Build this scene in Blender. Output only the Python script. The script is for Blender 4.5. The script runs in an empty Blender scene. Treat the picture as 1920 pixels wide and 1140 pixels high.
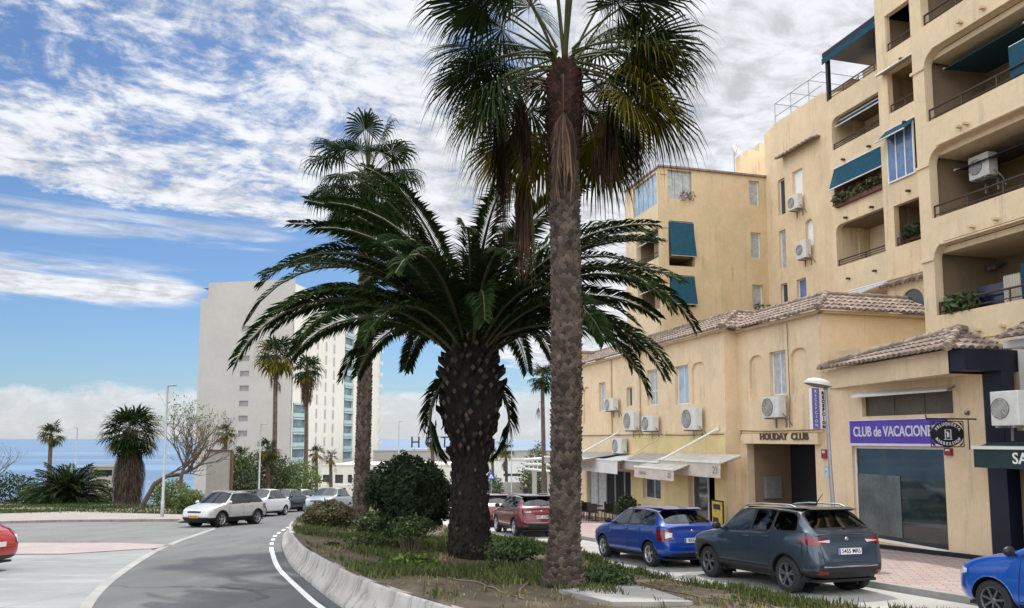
import bpy, bmesh, math, random
from mathutils import Vector, Matrix, noise
from mathutils.geometry import tessellate_polygon
from mathutils.bvhtree import BVHTree
R = math.radians
random.seed(7)
scene = bpy.context.scene
COL = scene.collection

# ------------------------------------------------------------------ camera
PITCH, FPX, EYE = R(5.5), 1440.0, 2.1
cam_d = bpy.data.cameras.new("camera")
cam = bpy.data.objects.new("camera", cam_d); COL.objects.link(cam)
cam.location = (0, 0, EYE); cam.rotation_euler = (R(90) + PITCH, 0, 0)
cam_d.sensor_width = 36; cam_d.lens = 27.0; cam_d.shift_y = 0.0594
cam_d.clip_start = .1; cam_d.clip_end = 90000
scene.camera = cam

# ------------------------------------------------------------------ sun
SUN_AZ, SUN_EL = R(3), R(54)
sd = bpy.data.lights.new("sun", 'SUN'); sd.energy = 3.2; sd.angle = R(1.6); sd.color = (1, .955, .88)
sun = bpy.data.objects.new("sun", sd); COL.objects.link(sun); sun.location = (0, 0, 60)
sdir = Vector((math.sin(SUN_AZ)*math.cos(SUN_EL), math.cos(SUN_AZ)*math.cos(SUN_EL), math.sin(SUN_EL)))
sun.rotation_euler = sdir.to_track_quat('Z', 'Y').to_euler()

scene.view_settings.view_transform = 'Standard'; scene.view_settings.look = 'None'
scene.view_settings.exposure = 0.12; scene.view_settings.gamma = 1

# ------------------------------------------------------------------ node helper
class NT:
    def __init__(s, tree): s.t = tree; tree.nodes.clear()
    def n(s, typ, **kw):
        nd = s.t.nodes.new(typ)
        for k, v in kw.items():
            if k == 'inp':
                for kk, vv in v.items(): s.set(nd.inputs[kk], vv)
            else: setattr(nd, k, v)
        return nd
    def set(s, sock, v):
        if isinstance(v, bpy.types.NodeSocket): s.t.links.new(v, sock)
        else: sock.default_value = v
    def math(s, op, a, b=0.0, c=0.0, clamp=False):
        nd = s.t.nodes.new('ShaderNodeMath'); nd.operation = op; nd.use_clamp = clamp
        s.set(nd.inputs[0], a); s.set(nd.inputs[1], b); s.set(nd.inputs[2], c)
        return nd.outputs[0]
    def sstep(s, v, a, b, lo=0.0, hi=1.0):
        nd = s.t.nodes.new('ShaderNodeMapRange'); nd.interpolation_type = 'SMOOTHSTEP'
        s.set(nd.inputs['Value'], v); nd.inputs['From Min'].default_value = a; nd.inputs['From Max'].default_value = b
        nd.inputs['To Min'].default_value = lo; nd.inputs['To Max'].default_value = hi
        return nd.outputs[0]
    def mix(s, f, a, b, typ='MIX'):
        nd = s.t.nodes.new('ShaderNodeMix'); nd.data_type = 'RGBA'; nd.blend_type = typ
        s.set(nd.inputs[0], f)
        for i, x in ((6, a), (7, b)):
            if isinstance(x, (tuple, list)) and len(x) == 3: x = (*x, 1)
            s.set(nd.inputs[i], x)
        return nd.outputs[2]
    def noise(s, vec, scale, detail=4, rough=.55, dist=0.0):
        nd = s.t.nodes.new('ShaderNodeTexNoise')
        s.set(nd.inputs['Vector'], vec); s.set(nd.inputs['Scale'], scale); s.set(nd.inputs['Detail'], detail)
        s.set(nd.inputs['Roughness'], rough); s.set(nd.inputs['Distortion'], dist)
        return nd.outputs['Fac']
    def comb(s, x, y, z=0.0):
        nd = s.t.nodes.new('ShaderNodeCombineXYZ')
        for i, v in enumerate((x, y, z)): s.set(nd.inputs[i], v)
        return nd.outputs[0]
    def link(s, a, b): s.t.links.new(a, b)

# ------------------------------------------------------------------ world: sky with clouds
world = bpy.data.worlds.new("World"); scene.world = world; world.use_nodes = True
w = NT(world.node_tree)
sky = w.n('ShaderNodeTexSky', sky_type='NISHITA'); sky.sun_disc = False
sky.sun_elevation = SUN_EL; sky.sun_rotation = SUN_AZ
sky.air_density = 1.0; sky.dust_density = .6; sky.ozone_density = 2.5; sky.altitude = 10
tc = w.n('ShaderNodeTexCoord'); sep = w.n('ShaderNodeSeparateXYZ'); w.link(tc.outputs['Generated'], sep.inputs[0])
X, Y, Z = sep.outputs
rad = w.math('SQRT', w.math('ADD', w.math('MULTIPLY', X, X), w.math('MULTIPLY', Y, Y)))
el = w.math('DIVIDE', Z, w.math('MAXIMUM', rad, .001))
az = w.math('DIVIDE', X, w.math('MAXIMUM', w.math('ABSOLUTE', Y), .001))
zz = w.math('ADD', w.math('MAXIMUM', Z, 0.0), .10)
cx = w.math('DIVIDE', X, zz); cy = w.math('DIVIDE', Y, zz)
pc = w.comb(cx, cy, 0.0)
# streaky shear: bands run from upper-left to lower-right
sx = w.math('ADD', w.math('MULTIPLY', cx, .75), w.math('MULTIPLY', cy, .45))
sy = w.math('SUBTRACT', w.math('MULTIPLY', cy, 1.15), w.math('MULTIPLY', cx, .6))
ps = w.comb(sx, sy, 3.0)
n_big = w.noise(ps, .75, 3, .5, .3)
n_mid = w.noise(pc, 3.6, 10, .66, .5)
n_rip = w.noise(ps, 9.0, 9, .62, .6)
n_fine = w.noise(pc, 22.0, 6, .65, .4)
edge = w.math('SUBTRACT', .222, w.math('MULTIPLY', w.sstep(az, -.28, .12), .20))
edge = w.math('ADD', edge, w.math('MULTIPLY', w.math('SUBTRACT', w.sstep(az, -.7, -.3), 1.0), -.035))
cov = w.math('ADD', w.math('MULTIPLY', w.math('SUBTRACT', el, edge), 15.0), w.math('MULTIPLY', w.math('SUBTRACT', n_big, .5), 2.2), clamp=True)
cov = w.sstep(cov, 0.0, 1.0)
dens = w.math('ADD', w.math('MULTIPLY', w.math('SUBTRACT', n_big, .18), .95), w.math('ADD', w.math('MULTIPLY', n_mid, .85), w.math('MULTIPLY', n_rip, .35)))
dens = w.math('ADD', dens, w.math('MULTIPLY', n_fine, .34))
right = w.sstep(az, -.35, .25, 0.0, .20)
thr = w.math('SUBTRACT', dens, w.math('SUBTRACT', 1.24, w.math('ADD', w.math('MULTIPLY', cov, .34), right)))
m_deck = w.math('MULTIPLY', w.sstep(thr, 0.0, .25), w.sstep(cov, 0.0, .35))
# thin horizontal streaks at low elevation
pst = w.comb(w.math('MULTIPLY', az, 2.2), w.math('MULTIPLY', el, 30.0), 1.7)
n_st = w.noise(pst, 1.5, 7, .6, .5)
band1 = w.math('MULTIPLY', w.sstep(w.math('ABSOLUTE', w.math('SUBTRACT', el, .178)), .045, .0), w.sstep(az, -.36, -.46))
band2 = w.math('MULTIPLY', w.sstep(w.math('ABSOLUTE', w.math('SUBTRACT', el, .148)), .024, .008), w.sstep(az, -.30, -.20))
band3 = w.math('MULTIPLY', w.sstep(w.math('ABSOLUTE', w.math('SUBTRACT', el, .25)), .035, .0), w.sstep(az, -.34, -.26, .75, .0))
bsum = w.math('ADD', w.math('ADD', w.math('MULTIPLY', band1, 1.25), w.math('MULTIPLY', band2, 1.35)), w.math('MULTIPLY', band3, 1.0))
m_st = w.math('MULTIPLY', w.sstep(w.math('ADD', n_st, w.math('MULTIPLY', bsum, .22)), .54, .78), w.math('MINIMUM', bsum, 1.0))
# cumulus bank over the sea
pcu = w.comb(w.math('MULTIPLY', az, 11.0), w.math('MULTIPLY', el, 16.0), 5.0)
n_cu = w.noise(pcu, 1.35, 8, .6, .2)
top = w.math('ADD', .032, w.math('MULTIPLY', n_cu, .055))
m_cu = w.math('MULTIPLY', w.sstep(w.math('SUBTRACT', top, el), -.004, .010), w.sstep(el, -.02, .0))
m_cu = w.math('MULTIPLY', m_cu, w.math('ADD', .74, w.math('MULTIPLY', w.noise(pcu, 2.6, 6, .6), .32)), clamp=True)
mask = w.math('MAXIMUM', w.math('MAXIMUM', m_deck, m_st), m_cu)
mask = w.math('MULTIPLY', mask, .97)
# cloud brightness: thin parts white, thick parts greyer; unseen sky behind and overhead is boosted, added as fill for the facades
shade = w.sstep(w.math('ADD', w.math('MULTIPLY', n_mid, .6), w.math('MULTIPLY', n_rip, .45)), .40, .62, .78, 1.24)
sh_cu = w.sstep(w.math('ADD', w.math('MULTIPLY', w.noise(pcu, 2.2, 8, .62, .3), .8), w.math('MULTIPLY', w.math('SUBTRACT', top, el), -3.0)), .22, .60, .86, 1.2)
shc = w.n('ShaderNodeMix'); w.set(shc.inputs[0], m_cu); w.set(shc.inputs[2], shade); w.set(shc.inputs[3], sh_cu); shade = shc.outputs[0]
back = w.sstep(Y, .58, .0, 1.0, 2.95)
zen = w.sstep(Z, .56, .85, 1.0, 2.6)
boost = w.math('MAXIMUM', back, zen); mask = w.math('MAXIMUM', mask, w.sstep(boost, 1.0, 2.6, 0.0, .6))
bright = w.math('MULTIPLY', w.math('MULTIPLY', shade, boost), 7.0)
ccol = w.n('ShaderNodeVectorMath', operation='SCALE'); ccol.inputs[0].default_value = (.965, .985, 1.03)
w.set(ccol.inputs['Scale'], bright)
skyc = w.n('ShaderNodeVectorMath', operation='MULTIPLY'); w.link(sky.outputs[0], skyc.inputs[0]); skyc.inputs[1].default_value = (.56, .71, .88)
colr = w.mix(mask, skyc.outputs[0], ccol.outputs[0])
bg = w.n('ShaderNodeBackground'); w.link(colr, bg.inputs['Color']); bg.inputs['Strength'].default_value = .105
wo = w.n('ShaderNodeOutputWorld'); w.link(bg.outputs[0], wo.inputs['Surface'])

# ------------------------------------------------------------------ picture-ray helpers (where a thing seen in the photo stands)
SL = .053
CB, SB = math.cos(R(15.5)), math.sin(R(15.5))
def ray(u, v):
    x = (u - 960) / FPX; y = -(v - 684) / FPX
    c, s = math.cos(PITCH), math.sin(PITCH)
    return Vector((x, c - y*s, s + y*c))
def gnd(u, v, h=0.0):
    d = ray(u, v); k = (EYE - h) / -(d.z + SL*d.y)
    return Vector((d.x*k, d.y*k, EYE + d.z*k))
def at(u, v, y):
    d = ray(u, v); k = y / d.y
    return Vector((d.x*k, y, EYE + d.z*k))
def fp(u, v, s):                                  # hit with the street-front plane s = const -> (t, z)
    d = ray(u, v); k = s / (d.x*CB + d.y*SB)
    return ((-d.x*SB + d.y*CB)*k, EYE + d.z*k)
def sp(u, v, t):                                  # hit with the cross plane t = const -> (s, z)
    d = ray(u, v); k = t / (-d.x*SB + d.y*CB)
    return ((d.x*CB + d.y*SB)*k, EYE + d.z*k)
def W(s, t, z): return Vector((s*CB - t*SB, s*SB + t*CB, z))
def G(x, y):
    z = -SL*y
    if y > 72:
        k = max(0.0, min(1.0, (-.395 - x/y)/.05))
        z -= min(17.0, (y - 72)*.42)*k
    if y > 215: z -= min(17.0, (y - 215)*.3)
    return max(z, -24.0)
def Gb(t, s=16.5): p = W(s, t, 0); return -SL*p.y

# ------------------------------------------------------------------ mesh helper
class MB:
    def __init__(s): s.v = []; s.f = []; s.m = []; s.sm = []
    def add(s, vs, fs, mi=0, sm=False):
        b = len(s.v); s.v.extend(vs)
        for f in fs: s.f.append([b + i for i in f]); s.m.append(mi); s.sm.append(sm)
    def quad(s, a, b, c, d, mi=0): s.add([a, b, c, d], [(0, 1, 2, 3)], mi)
    def tri(s, a, b, c, mi=0): s.add([a, b, c], [(0, 1, 2)], mi)
    def box(s, x0, x1, y0, y1, z0, z1, mi=0, mat=None, bev=0):
        if x0 > x1: x0, x1 = x1, x0
        if y0 > y1: y0, y1 = y1, y0
        if z0 > z1: z0, z1 = z1, z0
        if bev > 0:
            bev = min(bev, (x1-x0)/2.2, (y1-y0)/2.2, (z1-z0)/2.2)
            bm = bmesh.new(); bmesh.ops.create_cube(bm, size=1)
            for q in bm.verts: q.co = Vector(((x0+x1)/2 + q.co.x*(x1-x0), (y0+y1)/2 + q.co.y*(y1-y0), (z0+z1)/2 + q.co.z*(z1-z0)))
            bmesh.ops.bevel(bm, geom=bm.edges[:], offset=bev, segments=2, affect='EDGES', profile=.6)
            s.bm(bm, mi, mat); return
        vs = [Vector(p) for p in ((x0,y0,z0),(x1,y0,z0),(x1,y1,z0),(x0,y1,z0),(x0,y0,z1),(x1,y0,z1),(x1,y1,z1),(x0,y1,z1))]
        if mat: vs = [mat @ p for p in vs]
        s.add(vs, [(0,3,2,1),(4,5,6,7),(0,1,5,4),(1,2,6,5),(2,3,7,6),(3,0,4,7)], mi)
    def bm(s, bm, mi=0, mat=None, sm=False):
        bm.verts.index_update()
        s.add([(mat @ q.co) if mat else q.co.copy() for q in bm.verts], [[q.index for q in f.verts] for f in bm.faces], mi, sm); bm.free()
    def tube(s, pts, rs, n=8, mi=0, cap=True, sm=True):
        pts = [Vector(p) for p in pts]
        if not isinstance(rs, (list, tuple)): rs = [rs]*len(pts)
        vs = []; fs = []; N = len(pts)
        T0 = (pts[1]-pts[0]).normalized()
        up = Vector((0,0,1)) if abs(T0.z) < .9 else Vector((1,0,0))
        a = T0.cross(up).normalized()
        for i, p in enumerate(pts):
            T = (pts[min(i+1, N-1)] - pts[max(i-1, 0)])
            T = T.normalized() if T.length > 1e-9 else T0
            a = (a - T*a.dot(T)); a = a.normalized() if a.length > 1e-6 else T.orthogonal().normalized()
            b = T.cross(a)
            for k in range(n):
                th = 2*math.pi*k/n; vs.append(p + (a*math.cos(th) + b*math.sin(th))*rs[i])
        for i in range(N-1):
            for k in range(n):
                fs.append((i*n+k, i*n+(k+1) % n, (i+1)*n+(k+1) % n, (i+1)*n+k))
        s.add(vs, fs, mi, sm)
        if cap and n > 2:
            s.add([vs[k] for k in range(n)], [tuple(range(n-1, -1, -1))], mi)
            s.add([vs[(N-1)*n+k] for k in range(n)], [tuple(range(n))], mi)
    def lathe(s, prof, n=24, mi=0, mat=None, sm=True, axis='z'):    # prof: (r, h)
        vs = []; fs = []
        for r, h in prof:
            for k in range(n):
                th = 2*math.pi*k/n
                p = Vector((r*math.cos(th), r*math.sin(th), h)) if axis == 'z' else Vector((r*math.cos(th), h, r*math.sin(th)))
                vs.append(mat @ p if mat else p)
        for i in range(len(prof)-1):
            for k in range(n): fs.append((i*n+k, i*n+(k+1) % n, (i+1)*n+(k+1) % n, (i+1)*n+k))
        s.add(vs, fs, mi, sm)
    def build(s, name, mats, parent=None, off=None, recalc=False):
        me = bpy.data.meshes.new(name)
        vs = s.v if off is None else [Vector(p) - Vector(off) for p in s.v]
        me.from_pydata([tuple(p) for p in vs], [], s.f)
        if not isinstance(mats, (list, tuple)): mats = [mats]
        for m_ in mats: me.materials.append(m_)
        me.polygons.foreach_set('material_index', s.m); me.polygons.foreach_set('use_smooth', s.sm)
        if recalc:
            b = bmesh.new(); b.from_mesh(me); bmesh.ops.recalc_face_normals(b, faces=b.faces[:]); b.to_mesh(me); b.free()
        me.update()
        o = bpy.data.objects.new(name, me); COL.objects.link(o)
        if parent: o.parent = parent
        return o

def tag(o, label=None, cat=None, group=None, kind=None):
    if label: o['label'] = label
    if cat: o['category'] = cat
    if group: o['group'] = group
    if kind: o['kind'] = kind
    return o
def thing(name, label, cat, loc=(0, 0, 0), rz=0.0, group=None):
    o = bpy.data.objects.new(name, None); COL.objects.link(o)
    o.location = loc; o.rotation_euler = (0, 0, rz); o.empty_display_size = .3
    return tag(o, label, cat, group)
def struct(o): o['kind'] = 'structure'; return o
def copy_tree(o, parent=None):
    c = o.copy(); COL.objects.link(c); c.parent = parent
    for ch in list(o.children): copy_tree(ch, c)
    return c
def text_mesh(mb, txt, size, mat, depth=.012, mi=0, align='CENTER', bold=.0, fn=None):
    cu = bpy.data.curves.new('t', 'FONT'); cu.body = txt; cu.size = size; cu.extrude = depth; cu.align_x = align; cu.align_y = 'CENTER'
    cu.offset = bold; cu.resolution_u = 3
    ob = bpy.data.objects.new('t', cu); COL.objects.link(ob)
    dg = bpy.context.evaluated_depsgraph_get(); me = ob.evaluated_get(dg).to_mesh()
    vs = [fn(p.co) if fn else mat @ p.co for p in me.vertices]
    mb.add(vs, [tuple(p.vertices) for p in me.polygons], mi)
    ob.to_mesh_clear(); bpy.data.objects.remove(ob); bpy.data.curves.remove(cu)

# ------------------------------------------------------------------ materials
MATS = {}
def pmat(name, col, rough=.7, metal=0.0, var=.12, vscale=3.0, bump=.0, bscale=40, coat=0.0, spec=.5, stains=None, coords='Object', island=0.0, trans=0.0, detail=5, streak=False):
    m = bpy.data.materials.new(name); m.use_nodes = True; t = NT(m.node_tree)
    out = t.n('ShaderNodeOutputMaterial'); b = t.n('ShaderNodeBsdfPrincipled'); t.link(b.outputs[0], out.inputs[0])
    tcn = t.n('ShaderNodeTexCoord').outputs[coords]
    c = (*col, 1)
    if var > 0:
        n1 = t.noise(tcn, vscale, detail, .6)
        f = t.sstep(n1, .3, .7, 1-var, 1+var)
        n2 = t.noise(tcn, vscale*9, 3, .6)
        f = t.math('MULTIPLY', f, t.sstep(n2, .3, .7, 1-var*.4, 1+var*.4))
        vm = t.n('ShaderNodeVectorMath', operation='SCALE'); vm.inputs[0].default_value = col; t.set(vm.inputs['Scale'], f); c = vm.outputs[0]
    if stains:
        mp = t.n('ShaderNodeMapping'); t.link(tcn, mp.inputs[0]); mp.inputs['Scale'].default_value = (1, 1, .12) if streak else (1, 1, 1)
        n3 = t.noise(mp.outputs[0], stains[1], 6, .65)
        c = t.mix(t.sstep(n3, stains[2], stains[2]+.18, 0, stains[3]), c, stains[0])
        if streak:
            mp2 = t.n('ShaderNodeMapping'); t.link(tcn, mp2.inputs[0]); mp2.inputs['Scale'].default_value = (1, 1, .05); mp2.inputs['Location'].default_value = (3.1, 7.7, 1.3)
            n4 = t.noise(mp2.outputs[0], 6.5, 5, .7); n5 = t.noise(tcn, .7, 3, .5)
            c = t.mix(t.math('MULTIPLY', t.sstep(n4, .54, .72, 0, .55), t.sstep(n5, .42, .62)), c, tuple(x*.72 for x in stains[0]))
            n6 = t.noise(tcn, 2.3, 2, .4); c = t.mix(t.sstep(n6, .60, .63, 0, .16), c, tuple(min(1, x*1.25) for x in col))
    if island > 0:
        g = t.n('ShaderNodeNewGeometry')
        f = t.sstep(g.outputs['Random Per Island'], 0, 1, 1-island, 1+island)
        vm = t.n('ShaderNodeVectorMath', operation='SCALE'); t.set(vm.inputs[0], c); t.set(vm.inputs['Scale'], f); c = vm.outputs[0]
    t.set(b.inputs['Base Color'], c)
    b.inputs['Roughness'].default_value = rough; b.inputs['Metallic'].default_value = metal
    b.inputs['Coat Weight'].default_value = coat; b.inputs['Coat Roughness'].default_value = .03
    b.inputs['Specular IOR Level'].default_value = spec
    if bump > 0:
        bn = t.n('ShaderNodeBump'); bn.inputs['Strength'].default_value = bump; bn.inputs['Distance'].default_value = .02
        t.set(bn.inputs['Height'], t.noise(tcn, bscale, 4, .6)); t.link(bn.outputs[0], b.inputs['Normal'])
    if trans > 0:
        tr = t.n('ShaderNodeBsdfTranslucent'); t.set(tr.inputs[0], c); mx = t.n('ShaderNodeMixShader'); mx.inputs[0].default_value = trans
        t.link(b.outputs[0], mx.inputs[1]); t.link(tr.outputs[0], mx.inputs[2]); t.link(mx.outputs[0], out.inputs[0])
    MATS[name] = m
    return m
def M(n): return MATS[n]
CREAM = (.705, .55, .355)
pmat('stucco_front', CREAM, .9, var=.07, vscale=.8, bump=.5, bscale=35, stains=((.42, .33, .22), 1.6, .55, .55), streak=True)
pmat('stucco_gable', (.60, .465, .28), .9, var=.07, vscale=.9, bump=.5, bscale=30, stains=((.40, .30, .18), 1.3, .56, .5), streak=True)
pmat('stucco_yellow', (.66, .53, .26), .9, var=.08, vscale=1.2, bump=.4, bscale=30, stains=((.45, .34, .18), 2.0, .56, .45), streak=True)
pmat('stucco_inside', (.25, .18, .11), .9, var=.08, vscale=1.2)  # loggia and passage stucco, darkened in colour to deepen their shade
pmat('stucco_tan', (.36, .28, .17), .9, var=.08, vscale=1.2)
pmat('roof_tile', (.235, .175, .14), .85, var=.3, vscale=3.5, bump=.3, bscale=30, island=.28, stains=((.16, .13, .11), 2.2, .5, .6))
pmat('render_edge', (.58, .45, .29), .9, var=.12, vscale=2)
pmat('rail_metal', (.045, .028, .022), .45, var=.1)
pmat('white_frame', (.74, .74, .72), .5, var=.04)
pmat('white_wall', (.62, .62, .60), .8, var=.06, vscale=1, stains=((.42, .40, .37), 1.2, .6, .5))
pmat('window_glass', (.035, .045, .05), .06, var=.1, spec=.8)
pmat('curtain', (.40, .42, .42), .35, var=.22, vscale=5, spec=.6)
pmat('blue_glass', (.10, .18, .34), .08, var=.25, vscale=2, spec=.9)
pmat('pale_glass', (.36, .46, .56), .1, var=.2, vscale=1.5, spec=.9)
pmat('dark_inside', (.012, .012, .013), .9, var=.1)
pmat('shop_glass', (.012, .026, .028), .04, var=.4, vscale=1.2, spec=1.0)
pmat('shutter', (.10, .085, .065), .7, var=.15)
pmat('teal_cloth', (.010, .085, .135), .85, var=.12, vscale=4, trans=.25)
pmat('teal_dark', (.008, .06, .085), .85, var=.12, vscale=4)
pmat('cream_cloth', (.66, .61, .52), .85, var=.08, vscale=3, trans=.25)
pmat('grey_cloth', (.42, .40, .36), .85, var=.1, vscale=3, trans=.15)
pmat('green_cloth', (.012, .035, .04), .8, var=.12, vscale=3)
pmat('ac_white', (.62, .62, .58), .5, var=.08, vscale=4, stains=((.36, .33, .28), 6, .58, .5))
pmat('ac_grey', (.20, .20, .19), .6, var=.2, vscale=8)
pmat('black_metal', (.01, .01, .011), .5, var=.1)
pmat('navy_paint', (.004, .006, .018), .45, var=.15)
pmat('purple_sign', (.085, .045, .36), .4, var=.05)
pmat('violet_sign', (.15, .13, .40), .5, var=.06)
pmat('white_paint', (.80, .80, .78), .5, var=.05)
pmat('silver_text', (.60, .60, .66), .4, var=.05)
pmat('brown_text', (.09, .055, .035), .6, var=.1)
pmat('red_box', (.24, .015, .02), .4, var=.08)
pmat('yellow_poster', (.45, .33, .04), .5, var=.3, vscale=6)
pmat('hotel_shade', (.43, .405, .365), .9, var=.05, vscale=.1, stains=((.44, .42, .39), .12, .55, .5), streak=True)  # tower's end wall and roof: shade put into a darker wall colour
pmat('hotel_light', (.66, .63, .56), .9, var=.04, vscale=.1)  # long face's lit look put into a paler colour; podium walls share it
pmat('hotel_slot', (.36, .36, .35), .6, var=.1, vscale=.5)
pmat('hotel_glass', (.12, .19, .21), .15, var=.35, vscale=.3)
pmat('dull_wall', (.36, .34, .31), .9, var=.08, vscale=.3)
pmat('red_brown', (.13, .06, .042), .9, var=.1)
pmat('galvanised', (.36, .37, .38), .45, metal=.5, var=.1)
pmat('lamp_white', (.62, .61, .57), .5, var=.1)
pmat('palm_green', (.020, .034, .011), .8, var=.2, island=.45, trans=.25, spec=.06)
pmat('palm_olive', (.135, .118, .018), .8, var=.2, island=.4, trans=.35, spec=.06)
pmat('skirt_dark', (.060, .043, .030), .95, var=.3, island=.75, trans=.1)
pmat('palm_dead', (.10, .058, .036), .9, var=.3, island=.7, trans=.15)
pmat('phoenix_green', (.020, .036, .010), .85, var=.2, island=.45, trans=.18, spec=.05)
pmat('phoenix_rachis', (.07, .065, .028), .7, var=.15)
pmat('stem_green', (.055, .062, .02), .75, var=.15, spec=.15)
pmat('fan_trunk', (.095, .070, .054), .92, var=.3, vscale=4, island=.5, bump=.6, bscale=40)
pmat('fan_trunk_fresh', (.060, .028, .020), .92, var=.3, vscale=4, island=.5, bump=.5, bscale=30)
pmat('phoenix_bark', (.012, .009, .007), .95, var=.4, vscale=5, bump=.8, bscale=30)
pmat('phoenix_stub', (.050, .036, .024), .95, var=.3, vscale=5, island=.6, bump=.5, bscale=40)
pmat('bush_dark', (.018, .036, .009), .8, var=.2, island=.6, trans=.2)
pmat('bush_mid', (.050, .080, .020), .55, var=.2, island=.55, trans=.25)
pmat('bush_bright', (.095, .140, .025), .55, var=.2, island=.5, trans=.3)
pmat('hedge_mix', (.085, .080, .030), .6, var=.3, island=.65, trans=.2)
pmat('twig', (.13, .095, .075), .9, var=.2, vscale=2)
pmat('bark', (.105, .078, .058), .95, var=.3, vscale=3, bump=.6, bscale=20)
pmat('grass_blade', (.085, .110, .028), .6, var=.3, vscale=1.5, island=.6, trans=.25, coords='Object')
pmat('grass_dry', (.20, .16, .075), .7, var=.3, vscale=1.5, island=.5, trans=.2)
pmat('hose', (.20, .155, .12), .6, var=.15)
pmat('skin', (.45, .26, .18), .6, var=.05); pmat('cloth_dark', (.02, .022, .035), .8, var=.1)
pmat('tyre', (.014, .014, .015), .75, var=.2, vscale=20)
pmat('rim_silver', (.55, .56, .58), .3, metal=.8, var=.05)
pmat('rim_dark', (.14, .14, .15), .35, metal=.7, var=.05)
pmat('car_black', (.010, .010, .011), .5, var=.1)
pmat('car_glass', (.022, .030, .033), .03, var=.3, vscale=2.5, spec=1.0)
pmat('lens_red', (.17, .004, .006), .12, var=.15, vscale=10, coat=.8)
pmat('lens_clear', (.55, .57, .6), .08, var=.2, vscale=14, coat=1.0)
pmat('plate_white', (.75, .76, .76), .4, var=.02); pmat('plate_blue', (.01, .04, .35), .4, var=.02)
pmat('plate_yellow', (.55, .33, .02), .4, var=.02); pmat('plate_ink', (.01, .01, .01), .6, var=0)
pmat('chrome', (.6, .6, .62), .12, metal=1, var=0)
for nm, cc in (('paint_blue', (.002, .045, .32)), ('paint_steel', (.028, .046, .070)), ('paint_red', (.16, .008, .014)), ('paint_bright_red', (.42, .02, .015)), ('paint_white', (.68, .69, .70)),
               ('paint_silver', (.50, .50, .49)), ('paint_navy', (.008, .012, .035)), ('paint_blue_b', (.006, .085, .42)), ('paint_grey', (.33, .38, .42))):
    pmat(nm, cc, .28, metal=.25 if nm not in ('paint_white',) else 0, var=.03, vscale=3, coat=1.0)
# ------------------------------------------------------------------ ground materials
def gmat(name, build, rough=.9, bump=None):
    m = bpy.data.materials.new(name); m.use_nodes = True; t = NT(m.node_tree)
    out = t.n('ShaderNodeOutputMaterial'); b = t.n('ShaderNodeBsdfPrincipled'); t.link(b.outputs[0], out.inputs[0])
    tcn = t.n('ShaderNodeTexCoord').outputs['Object']
    c, h = build(t, tcn); t.set(b.inputs['Base Color'], c); b.inputs['Roughness'].default_value = rough
    if h is not None:
        bn = t.n('ShaderNodeBump'); bn.inputs['Strength'].default_value = bump or .4; bn.inputs['Distance'].default_value = .02
        t.set(bn.inputs['Height'], h); t.link(bn.outputs[0], b.inputs['Normal'])
    MATS[name] = m
def b_asphalt(base, dark, light):
    def f(t, tc):
        a = t.noise(tc, 60, 3, .7); b = t.noise(tc, .35, 5, .6); mp = t.n('ShaderNodeMapping'); t.link(tc, mp.inputs[0]); mp.inputs['Scale'].default_value = (1, .18, 1); mp.inputs['Rotation'].default_value = (0, 0, R(-12))
        s = t.noise(mp.outputs[0], 1.1, 5, .6)
        c = t.mix(t.sstep(b, .35, .68), dark, base); c = t.mix(t.sstep(s, .45, .72, 0, .6), c, light)
        c = t.mix(t.sstep(a, .3, .75, 0, .35), c, tuple(x*1.7 for x in light))
        vo = t.n('ShaderNodeTexVoronoi', feature='DISTANCE_TO_EDGE'); wv = t.n('ShaderNodeVectorMath', operation='ADD'); nz = t.n('ShaderNodeTexNoise'); nz.inputs['Scale'].default_value = 1.3; nz.inputs['Detail'].default_value = 6; t.link(tc, nz.inputs[0]); t.link(tc, wv.inputs[0]); t.link(nz.outputs['Color'], wv.inputs[1]); t.link(wv.outputs[0], vo.inputs[0]); vo.inputs['Scale'].default_value = .16
        cr = t.math('MULTIPLY', t.sstep(vo.outputs['Distance'], .012, .003), t.sstep(t.noise(tc, .25, 3, .5), .45, .6, 0, .7)); c = t.mix(cr, c, (.03, .03, .03))
        so = t.noise(tc, .9, 4, .7); c = t.mix(t.sstep(so, .62, .72, 0, .35), c, tuple(x*.55 for x in dark))
        return c, a
    return f
gmat('asphalt', b_asphalt((.095, .096, .098), (.062, .063, .066), (.135, .136, .137)), .85)
gmat('asphalt_pale', b_asphalt((.125, .127, .125), (.10, .102, .10), (.17, .17, .166)), .88)
def b_conc(base, lo, hi, sc=.6, ang=0, joints=0):
    def f(t, tc):
        a = t.noise(tc, 45, 3, .7); mp = t.n('ShaderNodeMapping'); t.link(tc, mp.inputs[0]); mp.inputs['Scale'].default_value = (.25, 1, 1); mp.inputs['Rotation'].default_value = (0, 0, R(ang))
        s = t.noise(mp.outputs[0], sc*3, 6, .65)
        b = t.noise(tc, sc, 5, .6)
        c = t.mix(t.sstep(b, .35, .65), lo, base); c = t.mix(t.sstep(s, .48, .75, 0, .7), c, hi)
        c = t.mix(t.sstep(a, .35, .7, 0, .18), c, tuple(x*.6 for x in lo))
        if joints:
            br = t.n('ShaderNodeTexBrick'); t.link(mp.outputs[0], br.inputs[0]); mp2 = t.n('ShaderNodeMapping'); t.link(tc, mp2.inputs[0]); mp2.inputs['Rotation'].default_value = (0, 0, R(ang))
            t.link(mp2.outputs[0], br.inputs[0]); br.offset = 0; br.inputs['Scale'].default_value = 1; br.inputs['Brick Width'].default_value = joints; br.inputs['Row Height'].default_value = joints; br.inputs['Mortar Size'].default_value = .02
            c = t.mix(t.math('MULTIPLY', br.outputs['Fac'], .45), c, tuple(x*.5 for x in lo))
        return c, a
    return f
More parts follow.
